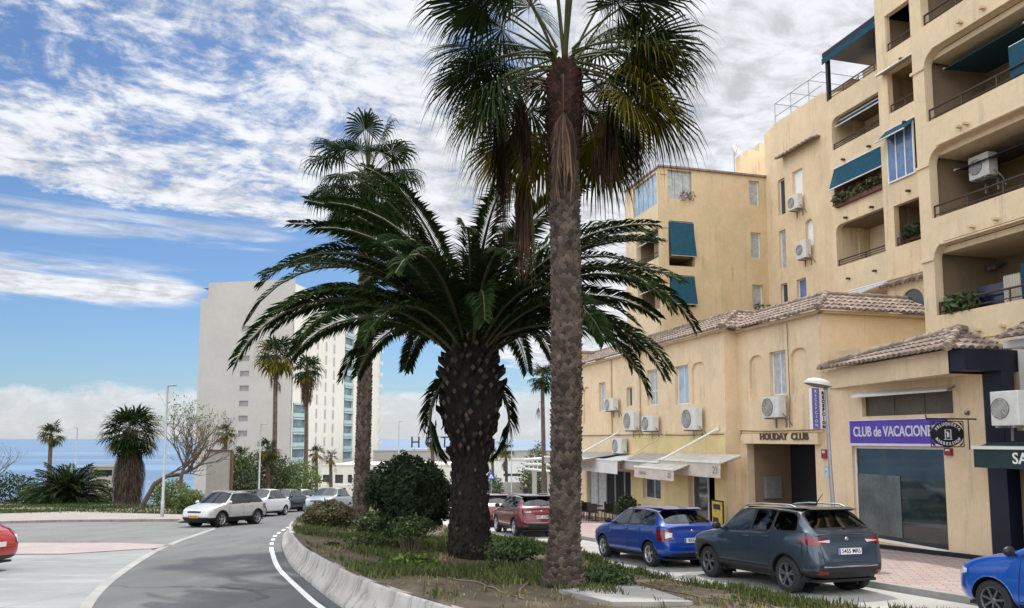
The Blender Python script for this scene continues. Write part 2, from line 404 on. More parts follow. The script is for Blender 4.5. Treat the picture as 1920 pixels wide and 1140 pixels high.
gmat('concrete_pale', b_conc((.255, .265, .265), (.205, .215, .215), (.34, .35, .345), .5, 12, 5.5), .9)
gmat('concrete_road', b_conc((.40, .39, .365), (.33, .325, .305), (.48, .47, .445), .5, -20), .9)
gmat('concrete_edge', b_conc((.34, .335, .32), (.26, .255, .24), (.42, .42, .40), .8), .9)
def b_barrier(t, tc):
    mp = t.n('ShaderNodeMapping'); t.link(tc, mp.inputs[0]); mp.inputs['Scale'].default_value = (1, 1, .15)
    s = t.noise(mp.outputs[0], 5.0, 6, .7); a = t.noise(tc, 30, 4, .6); b = t.noise(tc, 1.0, 4, .6)
    c = t.mix(t.sstep(b, .35, .65), (.33, .31, .28), (.43, .41, .38)); c = t.mix(t.sstep(s, .48, .68, 0, .75), c, (.13, .12, .105))
    return c, a
gmat('barrier_concrete', b_barrier, .92, .5)
def b_pave(c1, c2, cm, bw, rh, ang):
    def f(t, tc):
        mp = t.n('ShaderNodeMapping'); t.link(tc, mp.inputs[0]); mp.inputs['Rotation'].default_value = (0, 0, R(ang))
        br = t.n('ShaderNodeTexBrick'); t.link(mp.outputs[0], br.inputs[0]); br.offset = 0.5; br.inputs['Scale'].default_value = 1
        br.inputs['Brick Width'].default_value = bw; br.inputs['Row Height'].default_value = rh; br.inputs['Mortar Size'].default_value = .012; br.inputs['Mortar Smooth'].default_value = .3
        br.inputs['Color1'].default_value = (*c1, 1); br.inputs['Color2'].default_value = (*c2, 1); br.inputs['Mortar'].default_value = (*cm, 1); br.inputs['Bias'].default_value = 0
        n = t.noise(tc, .9, 5, .65)
        c = t.mix(t.sstep(n, .35, .75, 0, .45), br.outputs['Color'], tuple(x*.62 for x in c1))
        return c, br.outputs['Fac']
    return f
gmat('pink_paving', b_pave((.34, .25, .225), (.40, .32, .29), (.16, .12, .105), .40, .20, 20), .9, .15)
gmat('pink_strip', b_pave((.33, .265, .255), (.37, .31, .30), (.24, .20, .19), .2, .1, 5), .9, .1)
gmat('pale_paving', b_pave((.26, .225, .21), (.30, .265, .25), (.19, .165, .155), .4, .4, 8), .9, .1)
def b_soil(t, tc):
    a = t.noise(tc, 14, 6, .7); b = t.noise(tc, .9, 6, .65)
    c = t.mix(t.sstep(b, .4, .6), (.080, .058, .038), (.125, .095, .062)); c = t.mix(t.sstep(a, .45, .7, 0, .7), c, (.055, .042, .028))
    g = t.noise(tc, 1.7, 5, .6); c = t.mix(t.sstep(g, .52, .66, 0, .6), c, (.075, .085, .028))
    return c, a
gmat('soil', b_soil, .95, .8)
def b_verge(t, tc):
    a = t.noise(tc, 3, 6, .7); b = t.noise(tc, .12, 6, .6)
    c = t.mix(t.sstep(b, .42, .58), (.13, .10, .065), (.07, .085, .028)); c = t.mix(t.sstep(a, .45, .7, 0, .6), c, (.22, .19, .13))
    return c, a
gmat('verge', b_verge, .95, .8)
def b_sea(t, tc):
    mp = t.n('ShaderNodeMapping'); t.link(tc, mp.inputs[0]); mp.inputs['Scale'].default_value = (.15, 1, 1)
    a = t.noise(mp.outputs[0], .012, 6, .6); b = t.noise(mp.outputs[0], .25, 5, .65)
    c = t.mix(t.sstep(a, .4, .6), (.05, .11, .20), (.10, .18, .28))
    return c, b
gmat('sea_water', b_sea, .4, .5)

# ------------------------------------------------------------------ ground, sea
def grid_sheet(name, xs, ys, zf, mat):
    mb = MB(); n = len(xs)
    mb.v = [Vector((x, y, zf(x, y))) for y in ys for x in xs]
    for j in range(len(ys)-1):
        for i in range(n-1): mb.f.append([j*n+i, j*n+i+1, (j+1)*n+i+1, (j+1)*n+i]); mb.m.append(0); mb.sm.append(True)
    return struct(mb.build(name, mat))
def frange(a, b, s):
    o = []; x = a
    while x < b: o.append(x); x += s
    return o + [b]
xs = [-900, -500, -300, -200] + frange(-160, 160, 2.5) + [220, 320, 500, 900]
ys = [-60, -20, 0] + frange(5, 260, 2.5) + [300]
grid_sheet('ground', xs, ys, lambda x, y: G(x, y) - .03, M('verge'))
sx_ = [-60000, -20000, -6000, -2000, -600, -200, 0, 200, 600, 2000, 6000, 20000, 60000]
sy_ = [20, 120, 400, 1200, 4000, 12000, 40000, 75000]
grid_sheet('sea_water', sx_, sy_, lambda x, y: -19.0, M('sea_water'))

def interp(tab, y):                                # tab: [(y, x)] ascending in y
    if y <= tab[0][0]: a, b = tab[0], tab[1]
    elif y >= tab[-1][0]: a, b = tab[-2], tab[-1]
    else:
        for a, b in zip(tab, tab[1:]):
            if a[0] <= y <= b[0]: break
    return a[1] + (b[1]-a[1])*(y-a[0])/(b[0]-a[0])
XL = [(2, 5.0), (5, 3.0), (8, .35), (10, -1.1), (12.5, -2.62), (16.2, -4.2), (18.7, -5.25), (21.3, -6.15), (24.9, -7.35), (29.7, -8.7), (34.9, -9.7), (42, -10.4), (52, -10.9), (60, -11)]
XR = [(2, 11), (5, 9.8), (8, 8.2), (10, 7.1), (11.6, 6.1), (13.4, 4.9), (15, 3.8), (16.6, 2.95), (18.6, 2.35), (21.3, 1.95), (25, .9), (29.7, -.8), (34, -2.6), (40, -5.2), (47, -7.8), (60, -10.6)]
KB = [(0, 12.6), (15.2, 7.15), (24.9, 3.55), (35, -.2), (50, -5.6), (70, -12)]
RL = [(2, -1.5), (8, -4.3), (12.5, -6.8), (15.5, -8.05), (18.7, -9.15), (23, -10.5), (27, -11.5), (31.3, -12.35), (36, -13.3), (45, -15.6), (60, -18.2), (80, -21)]
def smooth(tab, y):
    return (interp(tab, y-1.2) + 2*interp(tab, y) + interp(tab, y+1.2))/4
def strip(name, ya, yb, fl, fr, h, mat, nx=6, dy=.6, kind='structure', hf=None):
    mb = MB(); ys = frange(ya, yb, dy)
    for y in ys:
        l, r = fl(y), fr(y)
        for i in range(nx+1):
            x = l + (r-l)*i/nx; mb.v.append(Vector((x, y, -SL*y + (hf(x, y, i/nx) if hf else h))))
    n = nx+1
    for j in range(len(ys)-1):
        for i in range(nx): mb.f.append([j*n+i, j*n+i+1, (j+1)*n+i+1, (j+1)*n+i]); mb.m.append(0); mb.sm.append(True)
    o = mb.build(name, mat); o['kind'] = kind; return o
fXL = lambda y: smooth(XL, y); fXR = lambda y: smooth(XR, y); fKB = lambda y: interp(KB, y); fRL = lambda y: smooth(RL, y)
strip('road', 2, 78, fRL, lambda y: fXL(y) + .15, .004, M('asphalt'), 8)
strip('street', 2, 75, lambda y: fXR(y) - .2, lambda y: fKB(y)+.05, .004, M('concrete_road'), 6)
strip('road_edge_strip', 2, 34, lambda y: fRL(y) - .16, lambda y: fRL(y) + .05, .010, M('concrete_edge'), 1)
strip('gutter_line', 2, 24.6, lambda y: fXL(y) - .40, lambda y: fXL(y) - .27, .010, M('white_paint'), 1, .4)
for k in range(6):
    y0 = 25.6 + k*1.75
    strip('lane_marking', y0, y0+.8, lambda y: fXL(y) - .40, lambda y: fXL(y) - .27, .010, M('white_paint'), 1, .4)
strip('gutter', 2, 40, lambda y: fXL(y) - .22, lambda y: fXL(y) + .02, .011, M('asphalt'), 1, .4)
# plaza, strip and side road on the left
def poly_sheet(name, pts, h, mat, slab=0):
    mb = MB(); top = [Vector((p[0], p[1], -SL*p[1] + h)) for p in pts]
    for tri in tessellate_polygon([top]): mb.add([top[i] for i in tri], [(0, 1, 2)])
    if slab:
        n = len(top)
        for i in range(n):
            a, b = top[i], top[(i+1) % n]; mb.quad(a, a - Vector((0, 0, slab)), b - Vector((0, 0, slab)), b)
    o = mb.build(name, mat, recalc=True)
    me = o.data
    if me.polygons and sum(p.normal.z*p.area for p in me.polygons) < 0: me.flip_normals()
    return struct(o)
def rl(y): return fRL(y)
edge_pts = [(rl(y)-.1, y) for y in (2, 4, 6, 8, 10, 12.5, 15.5, 18.7, 21, 23)]
pl = [(-60, 2)] + edge_pts + [tuple(gnd(290, 1029).xy), tuple(gnd(120, 1040).xy), (-34, 20.6), (-60, 20.6)]
poly_sheet('plaza', pl, .006, M('concrete_pale'))
g = lambda u, v: tuple(gnd(u, v).xy)
poly_sheet('paved_strip', [(-60, 20.75), (-34, 20.75), g(120, 1039.4), g(288, 1028.6), g(330, 1022), g(225, 1018), (-40, gnd(0, 1017).y), (-60, 25.5)], .010, M('pink_strip'))
mb = MB()
for a, b in (((-60, 20.68), (-34, 20.68)), ((-34, 20.68), g(120, 1039.6)), (g(120, 1039.6), g(270, 1030))):
    p = Vector((*a, -SL*a[1])); q = Vector((*b, -SL*b[1])); mb.quad(p+Vector((0, -.06, .014)), q+Vector((0, -.06, .014)), q+Vector((0, .06, .014)), p+Vector((0, .06, .014)))
struct(mb.build('gutter_channel', M('black_metal')))
far_e = [(rl(y)-.12, y) for y in (23.6, 27, 31, 34)]
poly_sheet('side_road', [(-60, 25.4), (-40, gnd(0, 1017).y-.05), g(225, 1017.6), g(330, 1021.6)] + far_e + [(rl(36.4)-.1, 36.4), g(350, 978), g(110, 979.5), (-30, 34.5), (-60, 33)], .006, M('asphalt_pale'))
poly_sheet('sidewalk', [(-60, 33), (-30, 34.5), g(110, 979), g(352, 977.3), g(352, 970)] + [g(340, 968.5), g(130, 962.5), (-36, 38.8), (-60, 36)], .12, M('pale_paving'), .2)
# pavement along parked cars, left
mb = MB()
strip('pavement', 38.5, 80, lambda y: fRL(y)-2.6, lambda y: fRL(y)-.05, .12, M('pale_paving'), 3)
# right-hand sidewalk up to the facades
def fF(y): return (16.75 - SB*y)/CB
strip('sidewalk_tiled', 2, 60, lambda y: fKB(y)+.14, lambda y: fF(y)+1.5, .12, M('pink_paving'), 6)
mb = MB(); ysk = frange(2, 60, .8)
for a, b in zip(ysk, ysk[1:]):
    for (x0, x1, z0, z1) in ((0, .15, .125, .125),):
        A = Vector((fKB(a), a, -SL*a)); B = Vector((fKB(b), b, -SL*b))
        u_ = Vector((0, 0, .128)); s_ = Vector((.16, 0, 0))
        mb.quad(A+u_, A+u_+s_, B+u_+s_, B+u_); mb.quad(A, A+u_, B+u_, B)
struct(mb.build('kerb', M('concrete_edge'), recalc=False))

# ------------------------------------------------------------------ median
def hmed(x, y, f):
    base = .41*(1-f)**1.3 + .10
    return base + .07*noise.noise(Vector((x*.7, y*.7, 0))) + .03*noise.noise(Vector((x*2.5, y*2.5, 4)))*(1 if .02 < f < .98 else 0)
def zmed(x, y):
    l, r = fXL(y)+.36, fXR(y); f = max(0, min(1, (x-l)/max(r-l, .1)))
    return -SL*y + hmed(x, y, f)
strip('median_soil', 2, 58, lambda y: fXL(y)+.30, lambda y: fXR(y)-.02, 0, M('soil'), 28, .35, hf=lambda x, y, f: hmed(x, y, f))
mb = MB(); ysk = frange(2, 58, .8)
for a, b in zip(ysk, ysk[1:]):
    A = Vector((fXR(a), a, -SL*a)); B = Vector((fXR(b), b, -SL*b)); u_ = Vector((0, 0, .11)); s_ = Vector((-.13, 0, 0))
    mb.quad(A+u_, B+u_, B+u_+s_, A+u_+s_); mb.quad(A, B, B+u_, A+u_)
struct(mb.build('kerb_low', M('concrete_edge')))
# curved concrete barrier, in cast sections with gaps
prof = [(0, 0), (0, .08), (.05, .14), (.13, .23), (.185, .34), (.21, .47), (.235, .50), (.33, .50), (.35, .47), (.36, .20)]
rb = random.Random(3)
ysb = []; y = 2.0
sections = []; cur = [y]
while y < 37:
    y += .28; cur.append(y)
    if len(cur) > 11: sections.append(cur); cur = [y + .008]; y += .008
brt = thing('concrete_barrier', 'low curved concrete barrier with a stained hollow face edging the planted island', 'barrier', (fXL(18), 18, -SL*18))
for sec in sections:
    mb = MB(); dz = rb.uniform(-.012, .012); n = len(prof)
    for y in sec:
        d = Vector((fXL(y+.2) - fXL(y-.2), .4, 0)).normalized(); nrm = Vector((d.y, -d.x, 0))
        h = 1.0 - max(0, (y-33.5)/3.6)*.7
        for a, z in prof: mb.v.append(Vector((fXL(y), y, -SL*y)) + nrm*a + Vector((0, 0, z*h + (dz if z > .3 else 0))))
    for j in range(len(sec)-1):
        for i in range(n-1): mb.f.append([j*n+i, (j+1)*n+i, (j+1)*n+i+1, j*n+i+1]); mb.m.append(0); mb.sm.append(True)
    mb.f.append(list(range(n-1, -1, -1))); mb.m.append(0); mb.sm.append(False)
    mb.f.append([(len(sec)-1)*n+i for i in range(n)]); mb.m.append(0); mb.sm.append(False)
    o = mb.build('barrier_section', M('barrier_concrete'), brt, off=brt.location)
    o.data.flip_normals()
# concrete slab and hoses on the island
mb = MB(); pts = [gnd(*q, h=.13) for q in ((1048, 1131), (1180, 1104), (1225, 1112), (1300, 1150), (1150, 1165))]
for i in range(len(pts)): pts[i].z = zmed(pts[i].x, pts[i].y) + .05
c0 = sum(pts, Vector())/len(pts)
for i in range(len(pts)):
    a, b = pts[i], pts[(i+1) % len(pts)]
    mb.tri(a, b, c0); mb.quad(a, a-Vector((0, 0, .15)), b-Vector((0, 0, .15)), b)
tag(mb.build('concrete_slab', M('concrete_edge'), recalc=True), 'flat cracked concrete slab lying in the soil at the foot of the nearest palm', 'slab')
def hose(name, pix, label, r=.012):
    P = [gnd(u, v, .2) for u, v in pix]; pts = []
    for i in range(len(P)-1):
        for k in range(6):
            f = k/6; a = P[max(i-1, 0)]; b = P[i]; c = P[i+1]; d = P[min(i+2, len(P)-1)]
            q = .5*((2*b) + (c-a)*f + (2*a-5*b+4*c-d)*f*f + (3*b-a-3*c+d)*f**3)
            pts.append(Vector((q.x, q.y, zmed(q.x, q.y) + r*1.2)))
    mb = MB(); mb.tube(pts, r, 6); return tag(mb.build(name, M('hose')), label, 'hose', 'irrigation hoses on the island')
hose('irrigation_hose', [(795, 1083), (815, 1096), (850, 1106), (890, 1111), (930, 1125), (960, 1140), (985, 1150)], 'long brown hose curving over bare soil toward the concrete barrier')
hose('irrigation_hose', [(890, 1080), (925, 1087), (945, 1090), (962, 1083)], 'short brown hose lying left of the nearest palm trunk', .01)
hose('irrigation_hose', [(940, 1072), (955, 1082), (978, 1086), (987, 1098), (984, 1115), (965, 1135)], 'pale hose looping down to the bottom edge beside the palm base', .012)
hose('irrigation_hose', [(1200, 1088), (1255, 1104), (1330, 1122), (1420, 1133), (1490, 1150)], 'dark hose lying along the island kerb near the grey car', .012)

# grass on the island and verge
def blades(name, region, n, mat, hmin, hmax, label, seed, lean=.5, zf=None, dens=None, wd=.012):
    rr = random.Random(seed); mb = MB(); k = 0
    while k < n:
        p = region(rr)
        if p is None: continue
        x, y = p
        if dens and rr.random() > dens(x, y): k += .2; continue
        z = (zf or (lambda a, b: -SL*b))(x, y)
        for q in range(3):
            h = rr.uniform(hmin, hmax); a = rr.uniform(0, 6.28); l = rr.uniform(.1, lean)*h
            px, py = x + rr.uniform(-.05, .05), y + rr.uniform(-.05, .05)
            ca, sa = math.cos(a), math.sin(a); ww = wd*rr.uniform(.6, 1.3)
            A = Vector((px-sa*ww, py+ca*ww, z)); B = Vector((px+sa*ww, py-ca*ww, z)); m1 = Vector((px+ca*l*.4, py+sa*l*.4, z+h*.6)); T = Vector((px+ca*l, py+sa*l, z+h))
            s_ = Vector((sa, -ca, 0))*ww*.7
            mb.add([A, B, m1+s_, T, m1-s_], [(0, 1, 2, 3, 4)])
        k += 1
    return tag(mb.build(name, mat), label, 'grass', None, 'stuff')
def reg_med(y0, y1):
    def f(rr):
        y = y0*(y1/y0)**rr.random(); l, r = fXL(y)+.4, fXR(y)-.05
        return (rr.uniform(l, r), y)
    return f
def dens_med(x, y):
    return max(0, min(1, (noise.noise(Vector((x*.55, y*.45, 2))) + .22 - (max(0, 15-y)*.09) - (.25 if x > 2.2 and y < 15.5 else 0))*3.0))
blades('grass', reg_med(10, 45), 15000, M('grass_blade'), .05, .17, 'patchy green grass growing over the soil of the planted island', 1, .6, zmed, dens_med)
blades('dry_grass', reg_med(10, 40), 3800, M('grass_dry'), .02, .09, 'dry straw coloured weeds scattered over the island soil', 2, .8, zmed, lambda x, y: max(.12, min(1, (noise.noise(Vector((x*.8, y*.6, 9))) + .1)*2.5)))
def reg_kerb(rr):
    y = 10*(26/10)**rr.random(); return (fXR(y) - abs(rr.gauss(0, .22)) - .05, y)
blades('kerb_weeds', reg_kerb, 900, M('grass_blade'), .04, .20, 'thin strip of weeds growing along the island kerb by the street', 3, .5, zmed, lambda x, y: max(.1, noise.noise(Vector((x*1.5, y*1.5, 5)))*2+.4))
def reg_verge(rr):
    y = rr.uniform(46.8, 80); u = rr.uniform(-60, 500); return ((u-960)/FPX*y, y) if (u-960)/FPX*y < fRL(y) - 2.9 else None
blades('verge_grass', reg_verge, 5200, M('bush_mid'), .08, .26, 'rough green grass and weeds on the verge behind the pale pavement', 4, .5, lambda x, y: G(x, y)-.03, lambda x, y: max(.05, noise.noise(Vector((x*.14, y*.2, 3)))*2+.45), .03)
# ------------------------------------------------------------------ wall toolkit (local building axes: x = s (into the block), y = t (down the street), z)
def mS(s): return lambda a, z, d: Vector((s + d, a, z))          # street-facing plane
def mT(t): return lambda a, z, d: Vector((a, t + d, z))          # plane facing the viewer
def rect(a0, a1, z0, z1):
    if a0 > a1: a0, a1 = a1, a0
    if z0 > z1: z0, z1 = z1, z0
    return [(a0, z0), (a1, z0), (a1, z1), (a0, z1)]
def rtop(a0, a1, z0, z1, r, n=5):
    if a0 > a1: a0, a1 = a1, a0
    p = [(a0, z0), (a1, z0)]
    for k in range(n+1):
        th = math.pi/2*k/n; p.append((a1 - r + r*math.cos(th), z1 - r + r*math.sin(th)))
    for k in range(n+1):
        th = math.pi/2*(1 + k/n); p.append((a0 + r + r*math.cos(th), z1 - r + r*math.sin(th)))
    return p
def wall(mb, mp, outer, holes=(), th=.25, mi=0, rev=True):
    polys = [outer] + list(holes)
    flat = [q for p in polys for q in p]
    tris = tessellate_polygon([[Vector((a, z, 0)) for a, z in p] for p in polys])
    for depth in (0, th):
        vs = [mp(a, z, depth) for a, z in flat]
        mb.add(vs, [tuple(t_) if depth == 0 else tuple(reversed(t_)) for t_ in tris], mi)
    for p in polys:
        n = len(p)
        for i in range(n):
            (a, z), (b, y) = p[i], p[(i+1) % n]
            mb.quad(mp(a, z, 0), mp(b, y, 0), mp(b, y, th), mp(a, z, th), mi)
def recess(mb, mp, a0, a1, z0, z1, d0, d1, mi=0, floor_=True):
    P = lambda a, z, d: mp(a, z, d)
    mb.quad(P(a0, z0, d1), P(a1, z0, d1), P(a1, z1, d1), P(a0, z1, d1), mi)
    mb.quad(P(a0, z0, d0), P(a0, z0, d1), P(a0, z1, d1), P(a0, z1, d0), mi)
    mb.quad(P(a1, z0, d0), P(a1, z0, d1), P(a1, z1, d1), P(a1, z1, d0), mi)
    mb.quad(P(a0, z1, d0), P(a0, z1, d1), P(a1, z1, d1), P(a1, z1, d0), mi)
    if floor_: mb.quad(P(a0, z0, d0), P(a0, z0, d1), P(a1, z0, d1), P(a1, z0, d0), mi)
def bx(mb, mp, a0, a1, z0, z1, d0, d1, mi=0, bev=0):
    p = [mp(a, z, d) for a in (a0, a1) for z in (z0, z1) for d in (d0, d1)]
    mb.box(min(q.x for q in p), max(q.x for q in p), min(q.y for q in p), max(q.y for q in p), min(q.z for q in p), max(q.z for q in p), mi, bev=bev)
def window(root, off, mp, a0, a1, z0, z1, d=.12, mull=1, pane='window_glass', frame='white_frame', fw=.05, name='window', horiz=False, arch=0):
    if a0 > a1: a0, a1 = a1, a0
    f = MB()
    bx(f, mp, a0, a1, z0, z0+fw, d, d+.05); bx(f, mp, a0, a1, z1-fw, z1, d, d+.05)
    bx(f, mp, a0, a0+fw, z0+fw, z1-fw, d, d+.05); bx(f, mp, a1-fw, a1, z0+fw, z1-fw, d, d+.05)
    for k in range(mull):
        c = a0 + (a1-a0)*(k+1)/(mull+1); bx(f, mp, c-fw*.4, c+fw*.4, z0+fw, z1-fw, d+.004, d+.046)
    if horiz: bx(f, mp, a0+fw, a1-fw, z0+(z1-z0)*.4-.02, z0+(z1-z0)*.4+.02, d+.007, d+.043)
    w_ = f.build(name, M(frame), root, off=off)
    g_ = MB(); g_.quad(mp(a0+fw*.5, z0+fw*.5, d+.03), mp(a1-fw*.5, z0+fw*.5, d+.03), mp(a1-fw*.5, z1-fw*.5, d+.03), mp(a0+fw*.5, z1-fw*.5, d+.03))
    g_.build('pane', M(pane), w_)
    g2 = w_.children[0]; g2.data.transform(Matrix.Translation(-Vector(off)))
    return w_
def railing(mb, mp, a0, a1, z, h=.38, d=.08, step=1.1, bars=1, r=.030):
    if a0 > a1: a0, a1 = a1, a0
    mb.tube([mp(a0, z+h, d), mp(a1, z+h, d)], r, 6)
    for k in range(bars): mb.tube([mp(a0, z+h*(.3+.35*k), d), mp(a1, z+h*(.3+.35*k), d)], r*.6, 5)
    n = max(1, int(round((a1-a0)/step)))
    for k in range(n+1):
        a = a0 + (a1-a0)*k/n; mb.tube([mp(a, z, d), mp(a, z+h, d)], r*.8, 5)
# barrel-tile roof plane: e0 -> e1 eave, up = unit slope direction, lf(x) = slope length at distance x along the eave, l0(x) start
def tile_face(mb, e0, e1, up, lf, l0=lambda x: 0.0, cw=.24, tl=.42, mi=0):
    e0, e1, up = Vector(e0), Vector(e1), Vector(up).normalized()
    d = (e1-e0); L = d.length; d = d/L; nrm = d.cross(up); nrm = nrm if nrm.z > 0 else -nrm
    n = max(1, int(L/cw)); cw = L/n
    for i in range(n):
        xc = (i+.5)*cw; a, b = l0(xc), lf(xc)
        if b - a < .05: continue
        x = a; k = 0
        # channel beneath
        P = lambda xx, yy, h: e0 + d*xx + up*yy + nrm*h
        mb.quad(P(i*cw, a, .0), P((i+1)*cw, a, .0), P((i+1)*cw, b, .0), P(i*cw, b, .0), mi)
        jit = random.uniform(-.02, .02)
        while x < b - .03:
            x1 = min(x + tl, b); vs = []
            for (yy, rr, hh) in ((x - .05, cw*.42, .035), (x1, cw*.33, .006)):
                for q in range(6):
                    th = math.pi*q/5; vs.append(P(xc + jit*.3 - rr*math.cos(th), yy, hh + rr*.85*math.sin(th)))
            mb.add(vs, [(q, q+1, 7+q, 6+q) for q in range(5)], mi, True)
            mb.add([vs[q] for q in range(6)], [(0, 1, 2, 3, 4, 5)], mi)
            x = x1; k += 1
def ridge(mb, p, q, r=.11, mi=0):
    p, q = Vector(p), Vector(q); n = max(1, int((q-p).length/.4))
    for i in range(n):
        a = p.lerp(q, i/n); b = p.lerp(q, (i+1.12)/n); mb.tube([a, b], [r*1.08, r*.88], 8, mi, True)

# ------------------------------------------------------------------ A: two-storey terrace block (near wing with the passage, far wing with awnings)
def zf_(u, v, s): return fp(u, v, s)[1]
ST_, FT = 16.5, 15.9
tA0 = 21.47                         # near corner
tA1 = fp(1384, 700, 16.5)[0]        # junction of wings
tA2 = 46.0
EZ, FLZ = 6.32, fp(1450, 806, 16.5)[1]
rA = W(ST_, tA0, Gb(tA0)); offA = (ST_, tA0, rA.z)
A = thing('terrace_block', 'two storey cream terrace block with blind arches, tiled roof and a recessed entrance passage', 'building', rA, R(15.5))
def fr(u0, u1, v0, v1, s):
    um = (u0+u1)/2; vm = (v0+v1)/2
    return rect(fp(u0, vm, s)[0], fp(u1, vm, s)[0], fp(um, v0, s)[1], fp(um, v1, s)[1])
def bb(p): return min(q[0] for q in p), max(q[0] for q in p), min(q[1] for q in p), max(q[1] for q in p)
mS1, mS2 = mS(ST_), mS(FT)
# near wing
pas = fr(1402, 1538, 832, 960, ST_); p0 = bb(pas); gz = lambda t: Gb(t) - .3
winN = fr(1443, 1474, 658, 741, ST_); b1 = bb(fr(1405, 1432, 666, 744, ST_)); b2 = bb(fr(1482, 1515, 652, 738, ST_))
mb = MB()
outer = [(tA0, gz(tA0)), (p0[0], gz(p0[0])), (p0[0], p0[3]), (p0[1], p0[3]), (p0[1], gz(p0[1])), (tA1, gz(tA1)), (tA1, EZ), (tA0, EZ)]
niche = [rtop(b[0], b[1], b[2], b[3], (b[1]-b[0])*.38) for b in (b1, b2)]
wall(mb, mS1, outer, [winN] + niche, .3)
for b in (b1, b2): mb.quad(*[mS1(a, z, .10) for a, z in rect(b[0]-.02, b[1]+.02, b[2]-.02, b[3]+.02)])
# side wall facing the viewer, above the shop roof
sA1 = 21.2
wall(mb, mT(tA0), [(ST_+.301, gz(tA0)), (sA1, gz(tA0)), (sA1, EZ), (ST_+.301, EZ)], [], .25)
# projecting string course + beam over passage
bx(mb, mS1, tA0+.002, tA1, FLZ-.10, FLZ+.02, -.05, -.002); bx(mb, mS1, p0[0]-.15, p0[1]+.1, p0[3]-.005, FLZ-.13, -.16, -.003)
mb.build('wall', M('stucco_front'), A, off=offA)
# passage inside
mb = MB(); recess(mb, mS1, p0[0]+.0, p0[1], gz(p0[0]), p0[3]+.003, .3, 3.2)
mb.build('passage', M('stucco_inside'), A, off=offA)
Dp = sp(1482, 880, p0[1])[0]-ST_
mb = MB(); bx(mb, mS1, p0[0]+.03, p0[1]-.03, gz(p0[0]), p0[3]-.04, Dp, Dp+.06)
dr = mb.build('door', M('dark_inside'), A, off=offA)
mb = MB(); bx(mb, mS1, p0[0]+.5, p0[0]+.56, -.5, .9, Dp-.05, Dp-.002); mb.build('handle', M('galvanised'), dr, off=offA)
window(A, offA, mS1, *bb(winN), d=.14, pane='curtain')
mb = MB(); bx(mb, mS1, bb(winN)[0]-.06, bb(winN)[1]+.06, bb(winN)[2]-.06, bb(winN)[2]-.005, -.06, -.002); mb.build('sill', M('render_edge'), A, off=offA)
# far wing
GF = fp(1200, 812, FT)[1]
mb = MB(); wN = []
wspec = [(1123, 1135, 717, 771), (1175, 1186, 726, 762), (1213, 1233, 693, 760), (1266, 1291, 685, 758)]
wN = [fr(*q, FT) for q in wspec]
bl = [bb(fr(1094, 1107, 725, 795, FT)), bb(fr(1297, 1323, 679, 757, FT))]
ground_holes = [fr(1207, 1240, 898, 936, FT), fr(1292, 1342, 893, 985, FT), fr(1100, 1183, 880, 962, FT)]
gmn = [(a, b, max(c, gz(a)+.35), d) for a, b, c, d in [bb(x) for x in ground_holes]]
holes = wN + [rtop(b[0], b[1], b[2], b[3], (b[1]-b[0])*.35) for b in bl] + [rect(*q) for q in gmn]
zb = min(gz(tA2), gz(tA1))-.5
wall(mb, mS2, rect(tA1, tA2, zb, EZ+.05), holes, .3)
for b in bl: mb.quad(*[mS2(a, z, .09) for a, z in rect(b[0]-.02, b[1]+.02, b[2]-.02, b[3]+.02)])
wall(mb, mT(tA1), rect(FT+.301, ST_+.35, zb, EZ+.05), [], .2)
bx(mb, mS2, tA1+.002, tA2, GF-.06, GF+.03, -.04, -.002)
mb.build('wall', M('stucco_front'), A, off=offA)
mb = MB()
# yellow-painted ground floor skin of the far wing (3 mm proud)
yh = [q for q in gmn]
wall(mb, mS(FT-.03), rect(tA1+.01, fp(1186, 850, FT)[0], zb, GF-.07), [rect(*q) for q in yh[:2]], .026)
mb.build('plinth', M('stucco_yellow'), A, off=offA)
for q, pn in zip(wN, ('curtain', 'window_glass', 'curtain', 'pale_glass')): window(A, offA, mS2, *bb(q), d=.14, pane=pn, horiz=(pn == 'curtain'))
window(A, offA, mS2, *gmn[0], d=.12, pane='window_glass')
for q in gmn[1:]: mb = MB(); recess(mb, mS2, q[0], q[1], q[2], q[3], .3, 1.8); mb.build('dark_interior', M('dark_inside'), A, off=offA)
window(A, offA, mS2, gmn[1][0]+.9, gmn[1][1], gmn[1][2], gmn[1][3], d=.2, pane='window_glass', name='door', mull=0)
q = gmn[2]; ww = (q[1]-q[0])/5
for k in range(5): window(A, offA, mS2, q[0]+ww*k+.02, q[0]+ww*(k+1)-.02, q[2]+.02, q[3]-.02, d=.2, pane=('curtain' if k >= 3 else 'dark_inside'), name='shopfront_pane', mull=0, frame='galvanised')
# drain pipes
for u in (1148, 1201):
    t_, z_ = fp(u, 740, FT); mb = MB(); mb.tube([mS2(t_, EZ, -.06), mS2(t_, GF, -.06)], .045, 8); mb.build('drain_pipe', M('render_edge'), A, off=offA)
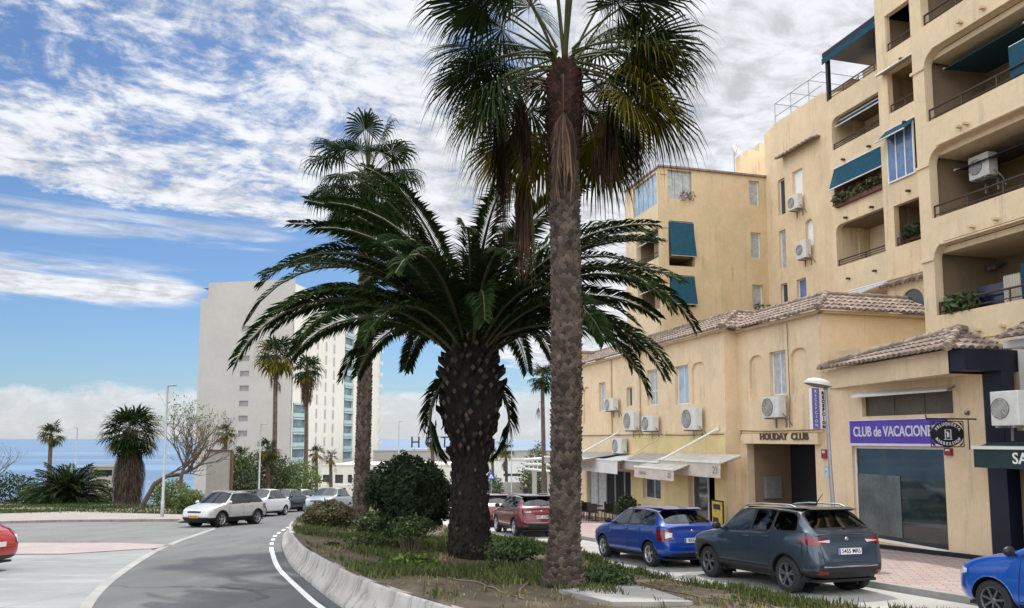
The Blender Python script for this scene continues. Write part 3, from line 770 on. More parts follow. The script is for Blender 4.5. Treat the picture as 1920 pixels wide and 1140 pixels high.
# roofs
mb = MB(); OV = .32; pitch = R(27)
def hip(mb, s0, t0, t1, z, dep, nearhip=True):
    cp, sp_ = math.cos(pitch), math.sin(pitch)
    e0 = Vector((s0-OV, t0-OV, z)); e1 = Vector((s0-OV, t1, z)); Ls = (dep+OV)/cp
    tile_face(mb, e0, e1, (cp, 0, sp_), lambda x: min(Ls, x/cp) if nearhip else Ls)
    if nearhip:
        s1 = s0 + 4.6
        tile_face(mb, (s0-OV, t0-OV, z), (s1, t0-OV, z), (0, cp, sp_), lambda x: min(x/cp, Ls))
        top = Vector((s0-OV+dep+OV, t0-OV+dep+OV, z+(dep+OV)*math.tan(pitch)))
        ridge(mb, e0 + Vector((0, 0, .06)), top + Vector((0, 0, .06)))
        ridge(mb, top + Vector((0, 0, .06)), top + Vector((s1-top.x, 0, .06)))
        ridge(mb, top + Vector((0, 0, .06)), Vector((top.x, t1, top.z+.06)))
hip(mb, ST_, tA0, tA1+.3, EZ, 1.22)
hip(mb, FT, tA1-.0, tA2, EZ+.05, 1.45)
mb.build('roof', M('roof_tile'), A, off=offA)
mb = MB(); bx(mb, mS1, tA0-.2, tA1, EZ-.10, EZ-.01, -.2, -.003); bx(mb, mS2, tA1-.18, tA2, EZ-.05, EZ+.04, -.2, -.003); bx(mb, mT(tA0), ST_-.19, sA1, EZ-.10, EZ-.01, -.2, -.003)
mb.build('eaves', M('render_edge'), A, off=offA)
# deck/back masses so the block is solid
mb = MB(); mb.box(ST_+.45, sA1, tA0+.35, tA1, FLZ, EZ-.15); mb.box(FT+3.4, 26, tA1+.1, tA2, -3.5, EZ-.1); mb.build('inner_floor', M('stucco_inside'), A, off=offA)
# the letters over the passage
mb = MB(); u0, u1 = 1422, 1512
ta, za = fp((u0+u1)/2, 819, 16.30)
L_ = abs(fp(u0, 819, 16.30)[0] - fp(u1, 819, 16.30)[0])
mm = Matrix.Translation((ST_-.18, ta, za)) @ Matrix(((0, 0, -1, 0), (-1, 0, 0, 0), (0, 1, 0, 0), (0, 0, 0, 1)))
text_mesh(mb, "HOLIDAY  CLUB", .33, mm, .02, bold=.008)
nx = [p.y for p in mb.v]; k_ = L_/(max(nx)-min(nx))
for p in mb.v: p.y = ta + (p.y-ta)*k_
mb.build('sign_letters', M('brown_text'), A, off=offA)
# cables along the string course and down the wall
for k, (pts) in enumerate(([(tA0+.05, FLZ-.02), (tA0+3, FLZ-.05), (tA1-.1, FLZ-.01)], [(tA1-.2, FLZ+.0), (tA1-.25, FLZ-.3), (tA1-.2, FLZ-.45), (tA1-.4, FLZ-.25), (tA1-.2, FLZ-.1)], [(bb(winN)[0]-.25, EZ-.2), (bb(winN)[0]-.27, 3.4), (bb(winN)[0]-.2, FLZ+.05)])):
    mb = MB(); mb.tube([mS1(a, z, -.075) for a, z in pts], .014, 5); mb.build('cable', M('brown_text'), A, off=offA)
mb = MB(); mb.tube([mS2(tA1+.1, GF-.1, -.05), mS2(tA1+3, GF-.13, -.05), mS2(tA1+7, GF-.08, -.05), mS2(tA2-1, GF-.12, -.05)], .014, 5); mb.build('cable', M('brown_text'), A, off=offA)
# electrical cabinet in the passage
q = (sp(1436, 910, p0[1]-.2)[0], sp(1466, 910, p0[1]-.2)[0]); mb = MB(); mb.box(q[0], q[1], p0[1]-.22, p0[1]-.01, sp(1450, 934, p0[1])[1], sp(1450, 893, p0[1])[1], bev=.02)
tag(mb.build('meter_cabinet', M('ac_grey')), 'grey metal cabinet inside the entrance passage', 'cabinet')
for o in [o for o in COL.objects if o.name.startswith('meter_cabinet')]: o.rotation_euler.z = R(15.5)

# ------------------------------------------------------------------ B: single-storey shop unit with purple sign
tS0, tS1 = 15.35, 21.44
rB = W(ST_, tS0, Gb(tS0)); offB = (ST_, tS0, rB.z)
B = thing('shop_unit', 'single storey cream shop with tiled roof, purple sign and tall dark glass window', 'building', rB, R(15.5))
SB0 = ST_ - .012; mB = mS(SB0)
gl = bb(fr(1601, 1774, 838, 1030, SB0)); wb = bb(fr(1616, 1787, 738, 778, SB0))
gl = (gl[0], gl[1], Gb(gl[0])+.20, zf_(1690, 838, SB0))
SZ = zf_(1740, 668, 16.2)
mb = MB(); wall(mb, mB, [(tS0, gz(tS0)), (tS1+.5, gz(tS0)-.3), (tS1+.5, FLZ-.11), (tS1, FLZ-.11), (tS1, SZ-.05), (tS0, SZ-.05)], [rect(*gl), rect(*wb)], .3)
wall(mb, mT(tS0), rect(SB0+.301, 21, gz(tS0), SZ), [], .25)
mb.build('wall', M('stucco_front'), B, off=offB)
# slanted fascia under the roof
f0 = Vector((15.45, tS0-.02, 0)); f1 = Vector((SB0-.02, tS1-.3, 0))
z0, z1 = zf_(1700, 710, 15.7), SZ
mb = MB()
P = [f0, f1, Vector((SB0+.02, tS1-.3, 0)), Vector((SB0+.02, tS0-.02, 0))]
vs = [p + Vector((0, 0, z0)) for p in P] + [p + Vector((0, 0, z1)) for p in P]
mb.add(vs, [(0, 1, 2, 3), (7, 6, 5, 4), (4, 5, 1, 0), (5, 6, 2, 1), (6, 7, 3, 2)], 0)
mb.build('fascia', M('stucco_front'), B, off=offB)
mb = MB(); mb.quad(vs[0], vs[3], vs[7], vs[4]); mb.box(15.47, SB0+.6, tS0-.5, tS0-.03, z0+.05, z1-.02)
mb.build('fascia_end', M('navy_paint'), B, off=offB)
# roof
mb = MB(); e0 = Vector((15.22, tS0-.25, z1)); e1 = Vector((SB0-.22, tS1-.1, z1+.02)); dr_ = (e1-e0).normalized(); inn = Vector((dr_.y, -dr_.x, 0)); 
Lf = (e1-e0).length; hp = R(24); upv = inn*math.cos(hp) + Vector((0, 0, math.sin(hp)))
def lfS(x): return min(x*1.02, (Lf-x)*.42+.12, 2.0)
tile_face(mb, e0, e1, upv, lfS)
e2 = e0 + Vector((3.8, -.05, 0)); up2 = Vector((0, math.cos(hp), math.sin(hp)))
tile_face(mb, e0, e2, up2, lambda x: min(x*1.15, 1.75))
pk = e0 + dr_*1.5 + upv*1.55
ridge(mb, e0+Vector((0, 0, .05)), pk+Vector((0, 0, .09))); ridge(mb, pk+Vector((0, 0, .09)), e1+upv*.1+Vector((0, 0, .08))); ridge(mb, pk+Vector((0, 0, .08)), pk+Vector((2.4, 0, .05)))
mb.build('roof', M('roof_tile'), B, off=offB)
mb = MB(); bx(mb, mT(tS0+1.3), ST_+.2, 17.0, z1-.2, pk.z-.03, 0, 4.4); mb.build('roof_core', M('render_edge'), B, off=offB)
# shop window: frame, panes, inside panel
mb = MB(); recess(mb, mB, gl[0], gl[1], gl[2], gl[3], .3, 2.0); mb.build('interior', M('dark_inside'), B, off=offB)
wdw = window(B, offB, mB, *gl, d=.10, mull=0, pane='shop_glass', frame='white_frame', fw=.06)
mb = MB(); q = bb(fr(1609, 1690, 890, 1002, SB0+.12)); bx(mb, mB, q[0], q[1], q[2], q[3], .112, .122); mb.build('paper_panel', pmat('panel_grey', (.085, .105, .10), .25, var=.25, vscale=1.5, spec=.8), wdw, off=offB)
window(B, offB, mB, *wb, d=.14, mull=2, pane='shutter', frame='shutter')
mb = MB(); vsx = [mB(wb[0]-.12, wb[3]+.02, -.30), mB(wb[1]+.12, wb[3]+.02, -.30), mB(wb[1]+.12, wb[3]+.14, -.0), mB(wb[0]-.12, wb[3]+.14, -.0)]
mb.quad(*vsx); mb.quad(*[p - Vector((0, 0, .05)) for p in vsx]); mb.quad(vsx[0], vsx[1], vsx[1]-Vector((0, 0, .05)), vsx[0]-Vector((0, 0, .05)))
mb.build('canopy', M('white_wall'), B, off=offB)
mb = MB(); mb.add([mB(tS0, gz(tS0), -.05), mB(tS1, gz(tS1)-.2, -.05), mB(tS1, Gb(tS1)+.25, -.05), mB(tS0, Gb(tS0)+.24, -.05), mB(tS0, gz(tS0), .05), mB(tS1, gz(tS1)-.2, .05), mB(tS1, Gb(tS1)+.25, .0), mB(tS0, Gb(tS0)+.24, .0)],
    [(0, 1, 2, 3), (3, 2, 6, 7), (0, 3, 7, 4)]); mb.build('plinth', M('navy_paint'), B, off=offB)
# purple sign
def place_local(o): o.rotation_euler.z = R(15.5); return o
def loc_thing(name, label, cat, s, t, z, group=None): return thing(name, label, cat, W(s, t, z), R(15.5), group)
q = bb(fr(1594, 1772, 786, 832, SB0-.1)); q = (q[0], q[1], zf_(1660, 831.5, SB0-.1), zf_(1660, 788, SB0-.1))
cs = ((q[0]+q[1])/2, (q[2]+q[3])/2); T = loc_thing('shop_sign', 'long purple sign with silver letters above the tall shop window', 'sign', SB0-.1, cs[0], cs[1])
o_ = (SB0-.1, cs[0], cs[1])
mb = MB(); bx(mb, mS(SB0-.1), q[0], q[1], q[2], q[3], 0, .095); mb.build('sign_panel', M('purple_sign'), T, off=o_)
mb = MB(); bx(mb, mS(SB0-.1), q[0]-.03, q[1]+.03, q[2]-.07, q[2]-.002, -.02, .095); bx(mb, mS(SB0-.1), q[0]-.03, q[1]+.03, q[3]+.002, q[3]+.03, -.02, .095); bx(mb, mS(SB0-.1), q[1]+.002, q[1]+.03, q[2], q[3], -.02, .095); mb.build('sign_frame', M('silver_text'), T, off=o_)
mb = MB(); ROT = Matrix(((0, 0, -1, 0), (-1, 0, 0, 0), (0, 1, 0, 0), (0, 0, 0, 1)))
text_mesh(mb, "CLUB de VACACIONES", .40, ROT, .012, bold=.006)
ys_ = [p.y for p in mb.v]; tl_ = fp(1600, 808, SB0-.12)[0]; tr_ = fp(1747, 808, SB0-.12)[0] - .0
# the visible run CLUB de VACACIONE spans to the hanging sign
span = (tl_-tr_)*18/17.2; k_ = span/(max(ys_)-min(ys_)); ymx = max(ys_)
for p in mb.v: p.y = tl_ + (p.y - ymx)*k_ - cs[0]; p.x -= .012; p.z *= 1.05
mb.build('sign_letters', M('silver_text'), T)
# vertical reception sign (two faces: violet and white)
ts, zs0 = fp(1534, 803, 16.1)[0], zf_(1534, 804, 16.1); zs1 = zf_(1530, 728, 16.1)
T = loc_thing('reception_sign', 'narrow vertical violet and white sign behind the round street lamp', 'sign', ST_, tA0+.6, zs0)
tt = tA0-.22; s0_, s1_ = sp(1521, 765, tt)[0], sp(1541, 765, tt)[0]
mb = MB(); mb.box(s0_, s1_-.12, tt-.05, tt+.05, zs0, zs1); o_ = (ST_, tA0+.6, zs0); mb.build('sign_panel', M('violet_sign'), T, off=o_)
mb = MB(); mb.box(s1_-.118, SB0-.01, tt-.03, tt+.03, zs0-.01, zs1-.05); mb.box(s0_-.02, s0_-.002, tt-.06, tt+.06, zs0-.02, zs1); mb.build('white_panel', M('white_paint'), T, off=o_)
mb = MB(); mb2 = MB(); word = "RECEPCION"; nH = (zs1-zs0)/9.6
for i, ch in enumerate(word):
    z_ = zs1 - nH*(i+.8)
    text_mesh(mb, ch, nH*1.0, Matrix.Translation(((s0_+s1_-.12)/2, tt-.056, z_)) @ Matrix.Rotation(R(90), 4, 'X'), .004)
    text_mesh(mb2, ch, nH*1.05, Matrix.Translation((s1_+.03, tt-.036, z_-.05)) @ Matrix.Rotation(R(90), 4, 'X'), .004, bold=.01)
mb.build('sign_letters', M('white_paint'), T, off=o_); mb2.build('sign_letters', M('plate_ink'), T, off=o_)
# red alarm boxes, notice
def small_box(name, u, v, du, dv, s, mat, label, cat, dep=.08, bev=.01, txt=None):
    t_, z_ = fp(u, v, s); a = bb(fr(u-du/2, u+du/2, v-dv/2, v+dv/2, s)); T = loc_thing(name, label, cat, s, t_, z_)
    mb = MB(); bx(mb, mS(s), a[0], a[1], a[2], a[3], -dep, -.002, bev=bev); o_ = (s, t_, z_); mb.build('casing', M(mat), T, off=o_)
    mb = MB(); bx(mb, mS(s), t_-(a[1]-a[0])*.3, t_+(a[1]-a[0])*.3, z_+(a[3]-a[2])*.1, z_+(a[3]-a[2])*.35, -dep-.006, -dep-.001); mb.build('badge', M('silver_text'), T, off=o_)
    return T
small_box('alarm_box', 1781, 847, 13, 14, SB0, 'red_box', 'red alarm box below the black hanging sign', 'alarm box')
small_box('alarm_box', 1548, 851, 9, 17, ST_, 'red_box', 'red alarm box beside the dark entrance passage', 'alarm box')
small_box('wall_notice', 1551, 884, 8, 20, ST_, 'pale_glass', 'pale blue notice fixed beside the entrance passage', 'notice', .02, .002)
small_box('alarm_box', 1815, 774, 7, 7, SB0, 'red_brown', 'tiny dark red box at the right end above the hanging sign', 'alarm box', .06)
# wrought-iron hanging sign
tH = tS0+.25; sH0, zH1 = sp(1743, 785, tH); sH1, zH0 = sp(1811, 839, tH)
T = loc_thing('hanging_sign', 'black wrought iron hanging sign with a round white lettered emblem', 'sign', ST_, tH, zH1); o_ = (ST_, tH, zH1)
mb = MB(); mb.tube([(sH0-.1, tH, zH1+.0), (SB0+.25, tH, zH1+.0)], .022, 6); mb.tube([(SB0-.25, tH, zH1), (SB0-.25, tH, zH0-.05)], .015, 6)
mb.tube([(sH0-.1, tH, zH1), (sH0-.12, tH, zH1+.1)], .015, 6); mb.build('bracket', M('black_metal'), T, off=o_)
cx_, cz_ = (sH0+sH1)/2-.02, (zH0+zH1)/2-.02; wX, wZ = (sH1-sH0)/2-.03, (zH1-zH0)/2-.04
mb = MB()
for (a, b, c, d) in ((-wX, -wZ, wX, -wZ), (wX, -wZ, wX, wZ), (wX, wZ, -wX, wZ), (-wX, wZ, -wX, -wZ)): mb.tube([(cx_+a, tH, cz_+b), (cx_+c, tH, cz_+d)], .012, 5)
for sx in (-1, 1):
    for sz in (-1, 1):
        pts = [(cx_+sx*(wX-.02-.09*abs(math.cos(q*.8))*(1-q*.06)), tH, cz_+sz*(wZ-.02-.09*abs(math.sin(q*.8))*(1-q*.06))) for q in range(9)]; mb.tube(pts, .008, 4)
        mb.tube([(cx_+sx*wX, tH, cz_+sz*(wZ-.16)), (cx_+sx*(wX-.08), tH, cz_+sz*(wZ-.08)), (cx_+sx*(wX-.16), tH, cz_+sz*wZ)], .008, 4)
mb.build('scroll_frame', M('black_metal'), T, off=o_)
Rr = min(wX, wZ)*.98
mb = MB(); mm = Matrix.Translation((cx_, tH, cz_)) @ Matrix.Diagonal((wX/Rr*.98, 1, 1, 1)); mb.lathe([(0, -.02), (Rr, -.02), (Rr, .02), (0, .02)], 40, mat=mm, sm=False, axis='y'); mb.build('disc', M('black_metal'), T, off=o_)
mb = MB(); kx = wX/Rr
def arc_text(word, up):
    n = len(word)
    for i, ch in enumerate(word):
        a = (i-(n-1)/2)*(.235 if up else .235)
        th = math.pi/2 - a if up else -math.pi/2 + a
        px, pz = math.cos(th)*Rr*.80*kx, math.sin(th)*Rr*.80
        m_ = Matrix.Translation((cx_+px, tH-.026, cz_+pz)) @ Matrix.Rotation(R(90), 4, 'X') @ Matrix.Rotation(-a if up else a, 4, 'Z')
        text_mesh(mb, ch, Rr*.34, m_, .003, bold=.003)
arc_text("PELUQUERIA", True); arc_text("BARBERSHOP", False)
for (a0_, a1_, b0_, b1_) in ((-.06, -.045, -.12, .10), (.045, .06, -.12, .10), (-.08, .08, -.14, -.125), (-.06, .06, .10, .112), (-.02, .02, -.08, .04), (-.035, .0, .03, .06)):
    mb.box(cx_+a0_*1.6, cx_+a1_*1.6, tH-.03, tH-.022, cz_+b0_, cz_+b1_)
mb.build('emblem_lettering', M('silver_text'), T, off=o_)

# ------------------------------------------------------------------ C: salon beyond the navy column
rC = W(ST_, 10, Gb(10)); offC = (ST_, 10, rC.z)
C = thing('salon_shop', 'white shop front with navy columns, tiled roof edge and green awning', 'building', rC, R(15.5))
mb = MB(); bx(mb, mS(ST_-.03), tS0-.55, tS0-.03, gz(tS0)-.2, z0+.04, 0, .4); mb.build('column', M('navy_paint'), C, off=offC)
sW = ST_+.55; mb = MB(); mC = mS(sW)
dh = [rect(13.3, 13.9, gz(13), 1.35), rect(12.0, 12.35, gz(12), 1.35)]
wall(mb, mC, rect(4, tS0-.55, gz(4)-.2, SZ+.6), [], .25)
mb.build('wall', M('white_wall'), C, off=offC)
for (a, b) in ((14.28, 14.76), (13.62, 13.95)):
    mb = MB(); bx(mb, mC, a, b, Gb(a)-.2, 1.5, -.05, -.003); mb.build('door_panel', M('dark_inside'), C, off=offC)
mb = MB(); bx(mb, mC, 14.0, 14.22, Gb(14)-.2, 1.5, -.35, -.003); bx(mb, mC, 9, 13.55, Gb(12)-.2, 1.5, -.1, -.003); mb.build('white_pillar', M('white_wall'), C, off=offC)
mb = MB(); zd = zf_(1880, 835, 16.4); bx(mb, mS(ST_-.02), 6, tS0-.56, 1.85, zd+.35, .0, .5); mb.build('sign_band', M('navy_paint'), C, off=offC)
mb = MB(); vsz = zf_(1890, 655, 16.4); eS = Vector((15.9, 5, SZ+.12)); tile_face(mb, (15.9, 5, SZ+.15), (15.9, tS0-1.0, SZ+.15), (math.cos(hp), 0, math.sin(hp)), lambda x: 1.4); mb.build('roof', M('roof_tile'), C, off=offC)
mb = MB(); bx(mb, mS(ST_-.3), 5, tS0-.9, SZ-.05, SZ+.13, 0, .9); mb.build('soffit', M('white_wall'), C, off=offC)
# green awning with letters
T = loc_thing('shop_awning', 'dark green awning with white letters over the white shop front', 'awning', ST_-.9, tS0-.9, zf_(1860, 845, 15.8)); 
a_t1 = fp(1826, 860, 15.95)[0]; zt, zbm = zf_(1870, 841, 15.95), zf_(1870, 878, 15.95); o_ = tuple((T.matrix_basis.inverted() @ Vector((0, 0, 0))))
oW = (ST_-.9, tS0-.9, T.location.z)
mb = MB(); m95 = mS(15.95)
mb.add([m95(5, zbm, 0), m95(a_t1, zbm, 0), m95(a_t1, zt, 0), m95(5, zt, 0), m95(5, zt+.25, .9), m95(a_t1, zt+.25, .9)], [(0, 1, 2, 3), (3, 2, 5, 4)])
mb.add([m95(5, zbm, .03), m95(a_t1, zbm, .03), m95(a_t1, zt, .03), m95(5, zt, .03)], [(0, 1, 2, 3)]); mb.add([m95(a_t1, zbm, 0), m95(a_t1, zt, 0), m95(a_t1, zt, .03), m95(a_t1, zbm, .03)], [(0, 1, 2, 3)])
mb.build('valance', M('green_cloth'), T, off=oW)
mb = MB(); bx(mb, m95, 5, a_t1+.03, zt-.02, zt+.06, -.03, .06); mb.build('front_bar', M('white_frame'), T, off=oW)
mb = MB(); tl_ = fp(1896, 860, 15.9)[0]
text_mesh(mb, "SALON", .36, Matrix.Translation((15.935, 0, (zt+zbm)/2)) @ ROT, .004, bold=.006)
ymx = max(p.y for p in mb.v)
for p in mb.v: p.y += tl_ - ymx
mb.build('awning_letters', M('white_paint'), T, off=oW)
# ------------------------------------------------------------------ D: the big apartment building
T0 = 37.0
rD = W(17.1, 17.57, Gb(17.57)); offD = (17.1, 17.57, rD.z)
D = thing('apartment_building', 'tall stepped cream apartment building with deep rounded balconies and dark rails', 'building', rD, R(15.5))
S3, S2, S1, SC, SG = 17.1, 23.2, 23.96, 25.2, 18.6
m3, m2, m1, mc, mg, mgt = mS(S3), mS(S2), mS(S1), mS(SC), mS(SG), mT(T0)
def apart(mb, name, mat): return mb.build(name, M(mat), D, off=offD)
# -- bay 3
t3 = fp(1716, 237, S3)[0]                            # left (far) end
def zc(u, v, s): return fp(u, v, s)[1]
tc3 = fp(1741, 300, S3)[0]                           # inner edge of the corner column
LV = [5.52, 8.28, 11.10, 13.95]                     # parapet tops
LC = [7.55, 10.28, 13.15, 16.0]                     # opening heads
mb = MB(); hol = []
for k in range(4):
    hol.append(rtop(10.6, tc3, LV[k], LC[k], .42)); hol.append(rtop(4.2, 10.1, LV[k], LC[k], .42))
wall(mb, m3, rect(3, t3, -3.2, 17.6), hol, .28)
wall(mb, mT(t3-.25), rect(S3+.281, 23.5, -3.2, 17.6), [], .25)
for k in range(4):
    for a0, a1 in ((10.6, tc3), (4.2, 10.1)):
        bx(mb, m3, a0-.05, a1+.05, LV[k]-.98, LV[k]-.82, .281, 2.4)
        mb.quad(m3(a0-.05, LV[k]-.8, .281), m3(a1+.05, LV[k]-.8, .281), m3(a1+.05, LV[k]+.0, .281), m3(a0-.05, LV[k], .281))
    # column cap and slim moulding
    bx(mb, m3, tc3-.03, t3+.06, LC[k]-.46, LC[k]-.38, -.05, -.002)
    bx(mb, m3, 3, tc3-.3, LV[k]-.80, LV[k]-.76, -.03, -.002)
mb.build('wall', M('stucco_front'), D, off=offD)
for k in range(4):
    mb = MB(); recess(mb, m3, 3.5, t3-.26, LV[k]-.82, LC[k]+.20, .281, 2.4)
    bx(mb, m3, 10.15, 10.55, LV[k]-.8, LC[k], .283, .8)
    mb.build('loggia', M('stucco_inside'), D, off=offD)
    mb = MB(); railing(mb, m3, 10.65, tc3-.02, LV[k], .36, .10); railing(mb, m3, 4.3, 10.05, LV[k], .36, .10); apart(mb, 'railing', 'rail_metal')
    for a0 in (13.6, 8.2):
        window(D, offD, m3, a0, a0+1.9, LV[k]-.78, LC[k]-.35, d=2.3, mull=1, pane='window_glass', name='balcony_door')
for k in range(4):
    for a in (fp(1870 if k != 2 else 1811, 400, S3)[0], 15.9): 
        mb = MB(); bx(mb, m3, a-.05, a+.05, LV[k]-.62, LV[k]-.55, -.16, -.002); apart(mb, 'spout', 'render_edge')
# small side parapet deep in the loggia
mb = MB()
for k in (1, 2, 0): bx(mb, m3, t3-.3, t3-.26, LV[k]-.8, LV[k]+.15, .5, 2.3)
apart(mb, 'side_parapet', 'stucco_front')
# closed teal blind at the right end of the third level, awnings
def cloth(name, label, cat, vs, mat, thick=.02, parts=None, grp=None):
    c = sum(vs, Vector())/len(vs); wc = W(c.x, c.y, c.z); T = thing(name, label, cat, wc, R(15.5), grp); o_ = tuple(c)
    mb = MB(); mb.quad(*vs); n = (vs[1]-vs[0]).cross(vs[3]-vs[0]).normalized()*thick; mb.quad(*[v+n for v in vs])
    for i in range(4): a, b = vs[i], vs[(i+1) % 4]; mb.quad(a, b, b+n, a+n)
    mb.build('cloth', M(mat), T, off=o_)
    mb = MB(); mb.tube([vs[0]-n, vs[1]-n], .03, 6); mb.build('front_bar', M('white_frame'), T, off=o_); mb = MB(); mb.tube([vs[2]-n, vs[3]-n], .035, 6); mb.build('roller_bar', M('white_frame'), T, off=o_)
    return T
ta_, tb_ = fp(1884, 110, S3)[0], fp(1930, 100, S3)[0]
cloth('balcony_blind', 'teal cloth blind stretched behind the rail of the high right balcony', 'blind', [m3(ta_, LV[2]+.03, .15), m3(tb_-2, LV[2]+.03, .15), m3(tb_-2, LV[2]+.95, .15), m3(ta_, LV[2]+.95, .15)], 'teal_cloth')
cloth('balcony_awning', 'dark teal awning folded under the ceiling of the high right loggia', 'awning', [m3(tc3-.1, LC[2]-.42, .6), m3(tc3-.1, LC[2]-.30, 2.2), m3(14.6, LC[2]-.30, 2.2), m3(14.6, LC[2]-.42, .6)], 'teal_dark')
cloth('balcony_awning', 'navy scalloped awning low under the ceiling of the middle right loggia', 'awning', [m3(tc3-.1, LC[1]-.55, .8), m3(tc3-.1, LC[1]-.25, 2.3), m3(14.9, LC[1]-.25, 2.3), m3(14.9, LC[1]-.55, .8)], 'navy_paint')
# hanging laundry/curtains on the lowest right balcony
def drape(name, label, u0, u1, z0_, z1_, mat, amp=.05, d=.35):
    a0, a1 = fp(u0, 500, S3)[0], fp(u1, 500, S3)[0]; a1 = max(a1, 10.8); mb = MB(); n = 36
    for i in range(n+1):
        a = a0 + (a1-a0)*i/n; o = amp*math.sin(i*1.25)
        mb.v.append(m3(a, z1_, d+o*.5)); mb.v.append(m3(a + .01*math.sin(i*2.2), z0_ + .03*math.sin(i*.9), d+o))
    for i in range(n): mb.f.append([2*i, 2*i+1, 2*i+3, 2*i+2]); mb.m.append(0); mb.sm.append(True)
    c = m3((a0+a1)/2, z0_, d); T = thing(name, label, 'curtain', W(*c), R(15.5)); mb.build('cloth', M(mat), T, off=tuple(c))
    mb = MB(); mb.tube([m3(a0, z1_, d), m3(a1, z1_, d)], .012, 5); mb.build('rod', M('rail_metal'), T, off=tuple(c))
drape('hanging_cloth', 'striped white cloth hung to dry over the lowest right balcony', 1862, 1893, LV[0]-.1, LV[0]+.75, 'cream_cloth', d=.3)
drape('hanging_cloth', 'teal cloth curtain hung at the right end of the lowest balcony', 1896, 1990, LV[0]-.05, LV[0]+1.0, 'teal_cloth', d=.3)
mb = MB(); a0, a1 = fp(1812, 530, S3)[0], fp(1862, 530, S3)[0]; bx(mb, m3, a0, a1, LV[0]-.8, LV[0]+.62, .35, .38)
tag(place_local(mb.build('privacy_screen', M('paint_navy'))), 'dark blue privacy screen standing on the lowest right balcony', 'screen')
# arched inner windows on the lowest level
for (s_, ua, ub, mp_) in ((S3+2.2, 1768, 1822, None),):
    a0, a1 = fp(ua, 520, s_)[0], fp(ub, 520, s_)[0]
    mb = MB(); r_ = abs(a0-a1)/2; p = rtop(a0, a1, LV[0]-.7, LV[0]+1.1, r_*.98, 8); mp_ = mS(s_)
    tr = tessellate_polygon([[Vector((a, z, 0)) for a, z in p]]); mb.add([mp_(a, z, 0) for a, z in p], [tuple(q) for q in tr]); w_ = apart(mb, 'arched_window', 'window_glass')
    mb = MB(); mb.tube([mp_(a, z, -.02) for a, z in p[1:]+[p[0]]], .05, 6); o2 = mb.build('arch_trim', M('render_edge'), w_, off=offD)
# tile frieze (small scallops) above arches
mb = MB()
for k in range(12): a = fp(1772, 490, S3+2.1)[0] - k*.17; mb.tube([(S3+1.9, a, LV[0]+1.45), (S3+2.25, a, LV[0]+1.58)], .07, 8)
apart(mb, 'tile_frieze', 'roof_tile')
# -- bay 2 and bay 1
t2a = fp(1719, 250, S2)[0]-2.0; t2b = fp(1650, 250, S2)[0]; t1b = fp(1553, 250, S1)[0]
L2 = [9.85, 12.62, 15.45, 18.1]; H2 = [11.55, 14.75, 17.2, 19.7]
mb = MB(); hol = []
for k in range(4):
    hol.append(rect(t2a+.3, t2b-.55, L2[k], H2[k]))
wall(mb, m2, rect(t2a, t2b, 5.6, 21.5), [hol[0], hol[1], hol[2], hol[3]], .25)
bx(mb, m2, t2a, t2b-.02, 8.55, 8.70, -.06, -.002)
L1 = [10.05, 12.88, 15.62]; H1 = [12.0, 14.65, 17.15]
hol1 = [rtop(t2b+.1, t1b-.25, L1[k], H1[k], .35) for k in range(3)]
wall(mb, m1, rect(t2b-.3, t1b, 5.6, 18.15), hol1, .25)
wall(mb, mT(t1b-.25), rect(S1+.251, SC+1.5, 5.6, 18.15), [], .25)
for k in range(3):
    bx(mb, m1, t2b+.0, t2b+.32, L1[k]-.02, L1[k]+.52, -.10, -.002)
mb.box(S2+.26, S2+6, t2a, t2b, 19.8, 21.4); mb.box(S1+.26, S1+6, t2b, t1b, 17.4, 17.6)
mb.box(S2+2.6, S2+6, t2a, t1b-.3, 5.6, 19.8)
mb.build('wall', M('stucco_front'), D, off=offD)
for k in range(4):
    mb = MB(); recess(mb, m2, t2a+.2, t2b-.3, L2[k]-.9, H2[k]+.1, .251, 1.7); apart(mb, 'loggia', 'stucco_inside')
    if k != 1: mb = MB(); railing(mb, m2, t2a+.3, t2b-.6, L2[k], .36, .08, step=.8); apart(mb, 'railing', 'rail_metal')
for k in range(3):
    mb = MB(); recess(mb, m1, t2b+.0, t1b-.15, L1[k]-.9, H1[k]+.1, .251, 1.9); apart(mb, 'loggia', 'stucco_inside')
    mb = MB(); railing(mb, m1, t2b+.35, t1b-.28, L1[k], .30, .08, step=1.6, bars=2); apart(mb, 'railing', 'rail_metal')
    window(D, offD, m1, t2b+.9, t2b+2.6, L1[k]-.8, H1[k]-.2, d=1.8, mull=1, pane='window_glass', name='balcony_door')
for k in range(3):
    for f in (.35, .75): a = t2b + (t1b-t2b)*f; mb = MB(); bx(mb, m1, a-.05, a+.05, L1[k]-.75, L1[k]-.67, -.18, -.002); apart(mb, 'spout', 'rail_metal')
    mb = MB(); bx(mb, m2, t2b-1.5, t2b-1.4, L2[k+1]-.75, L2[k+1]-.67, -.18, -.002); apart(mb, 'spout', 'rail_metal')
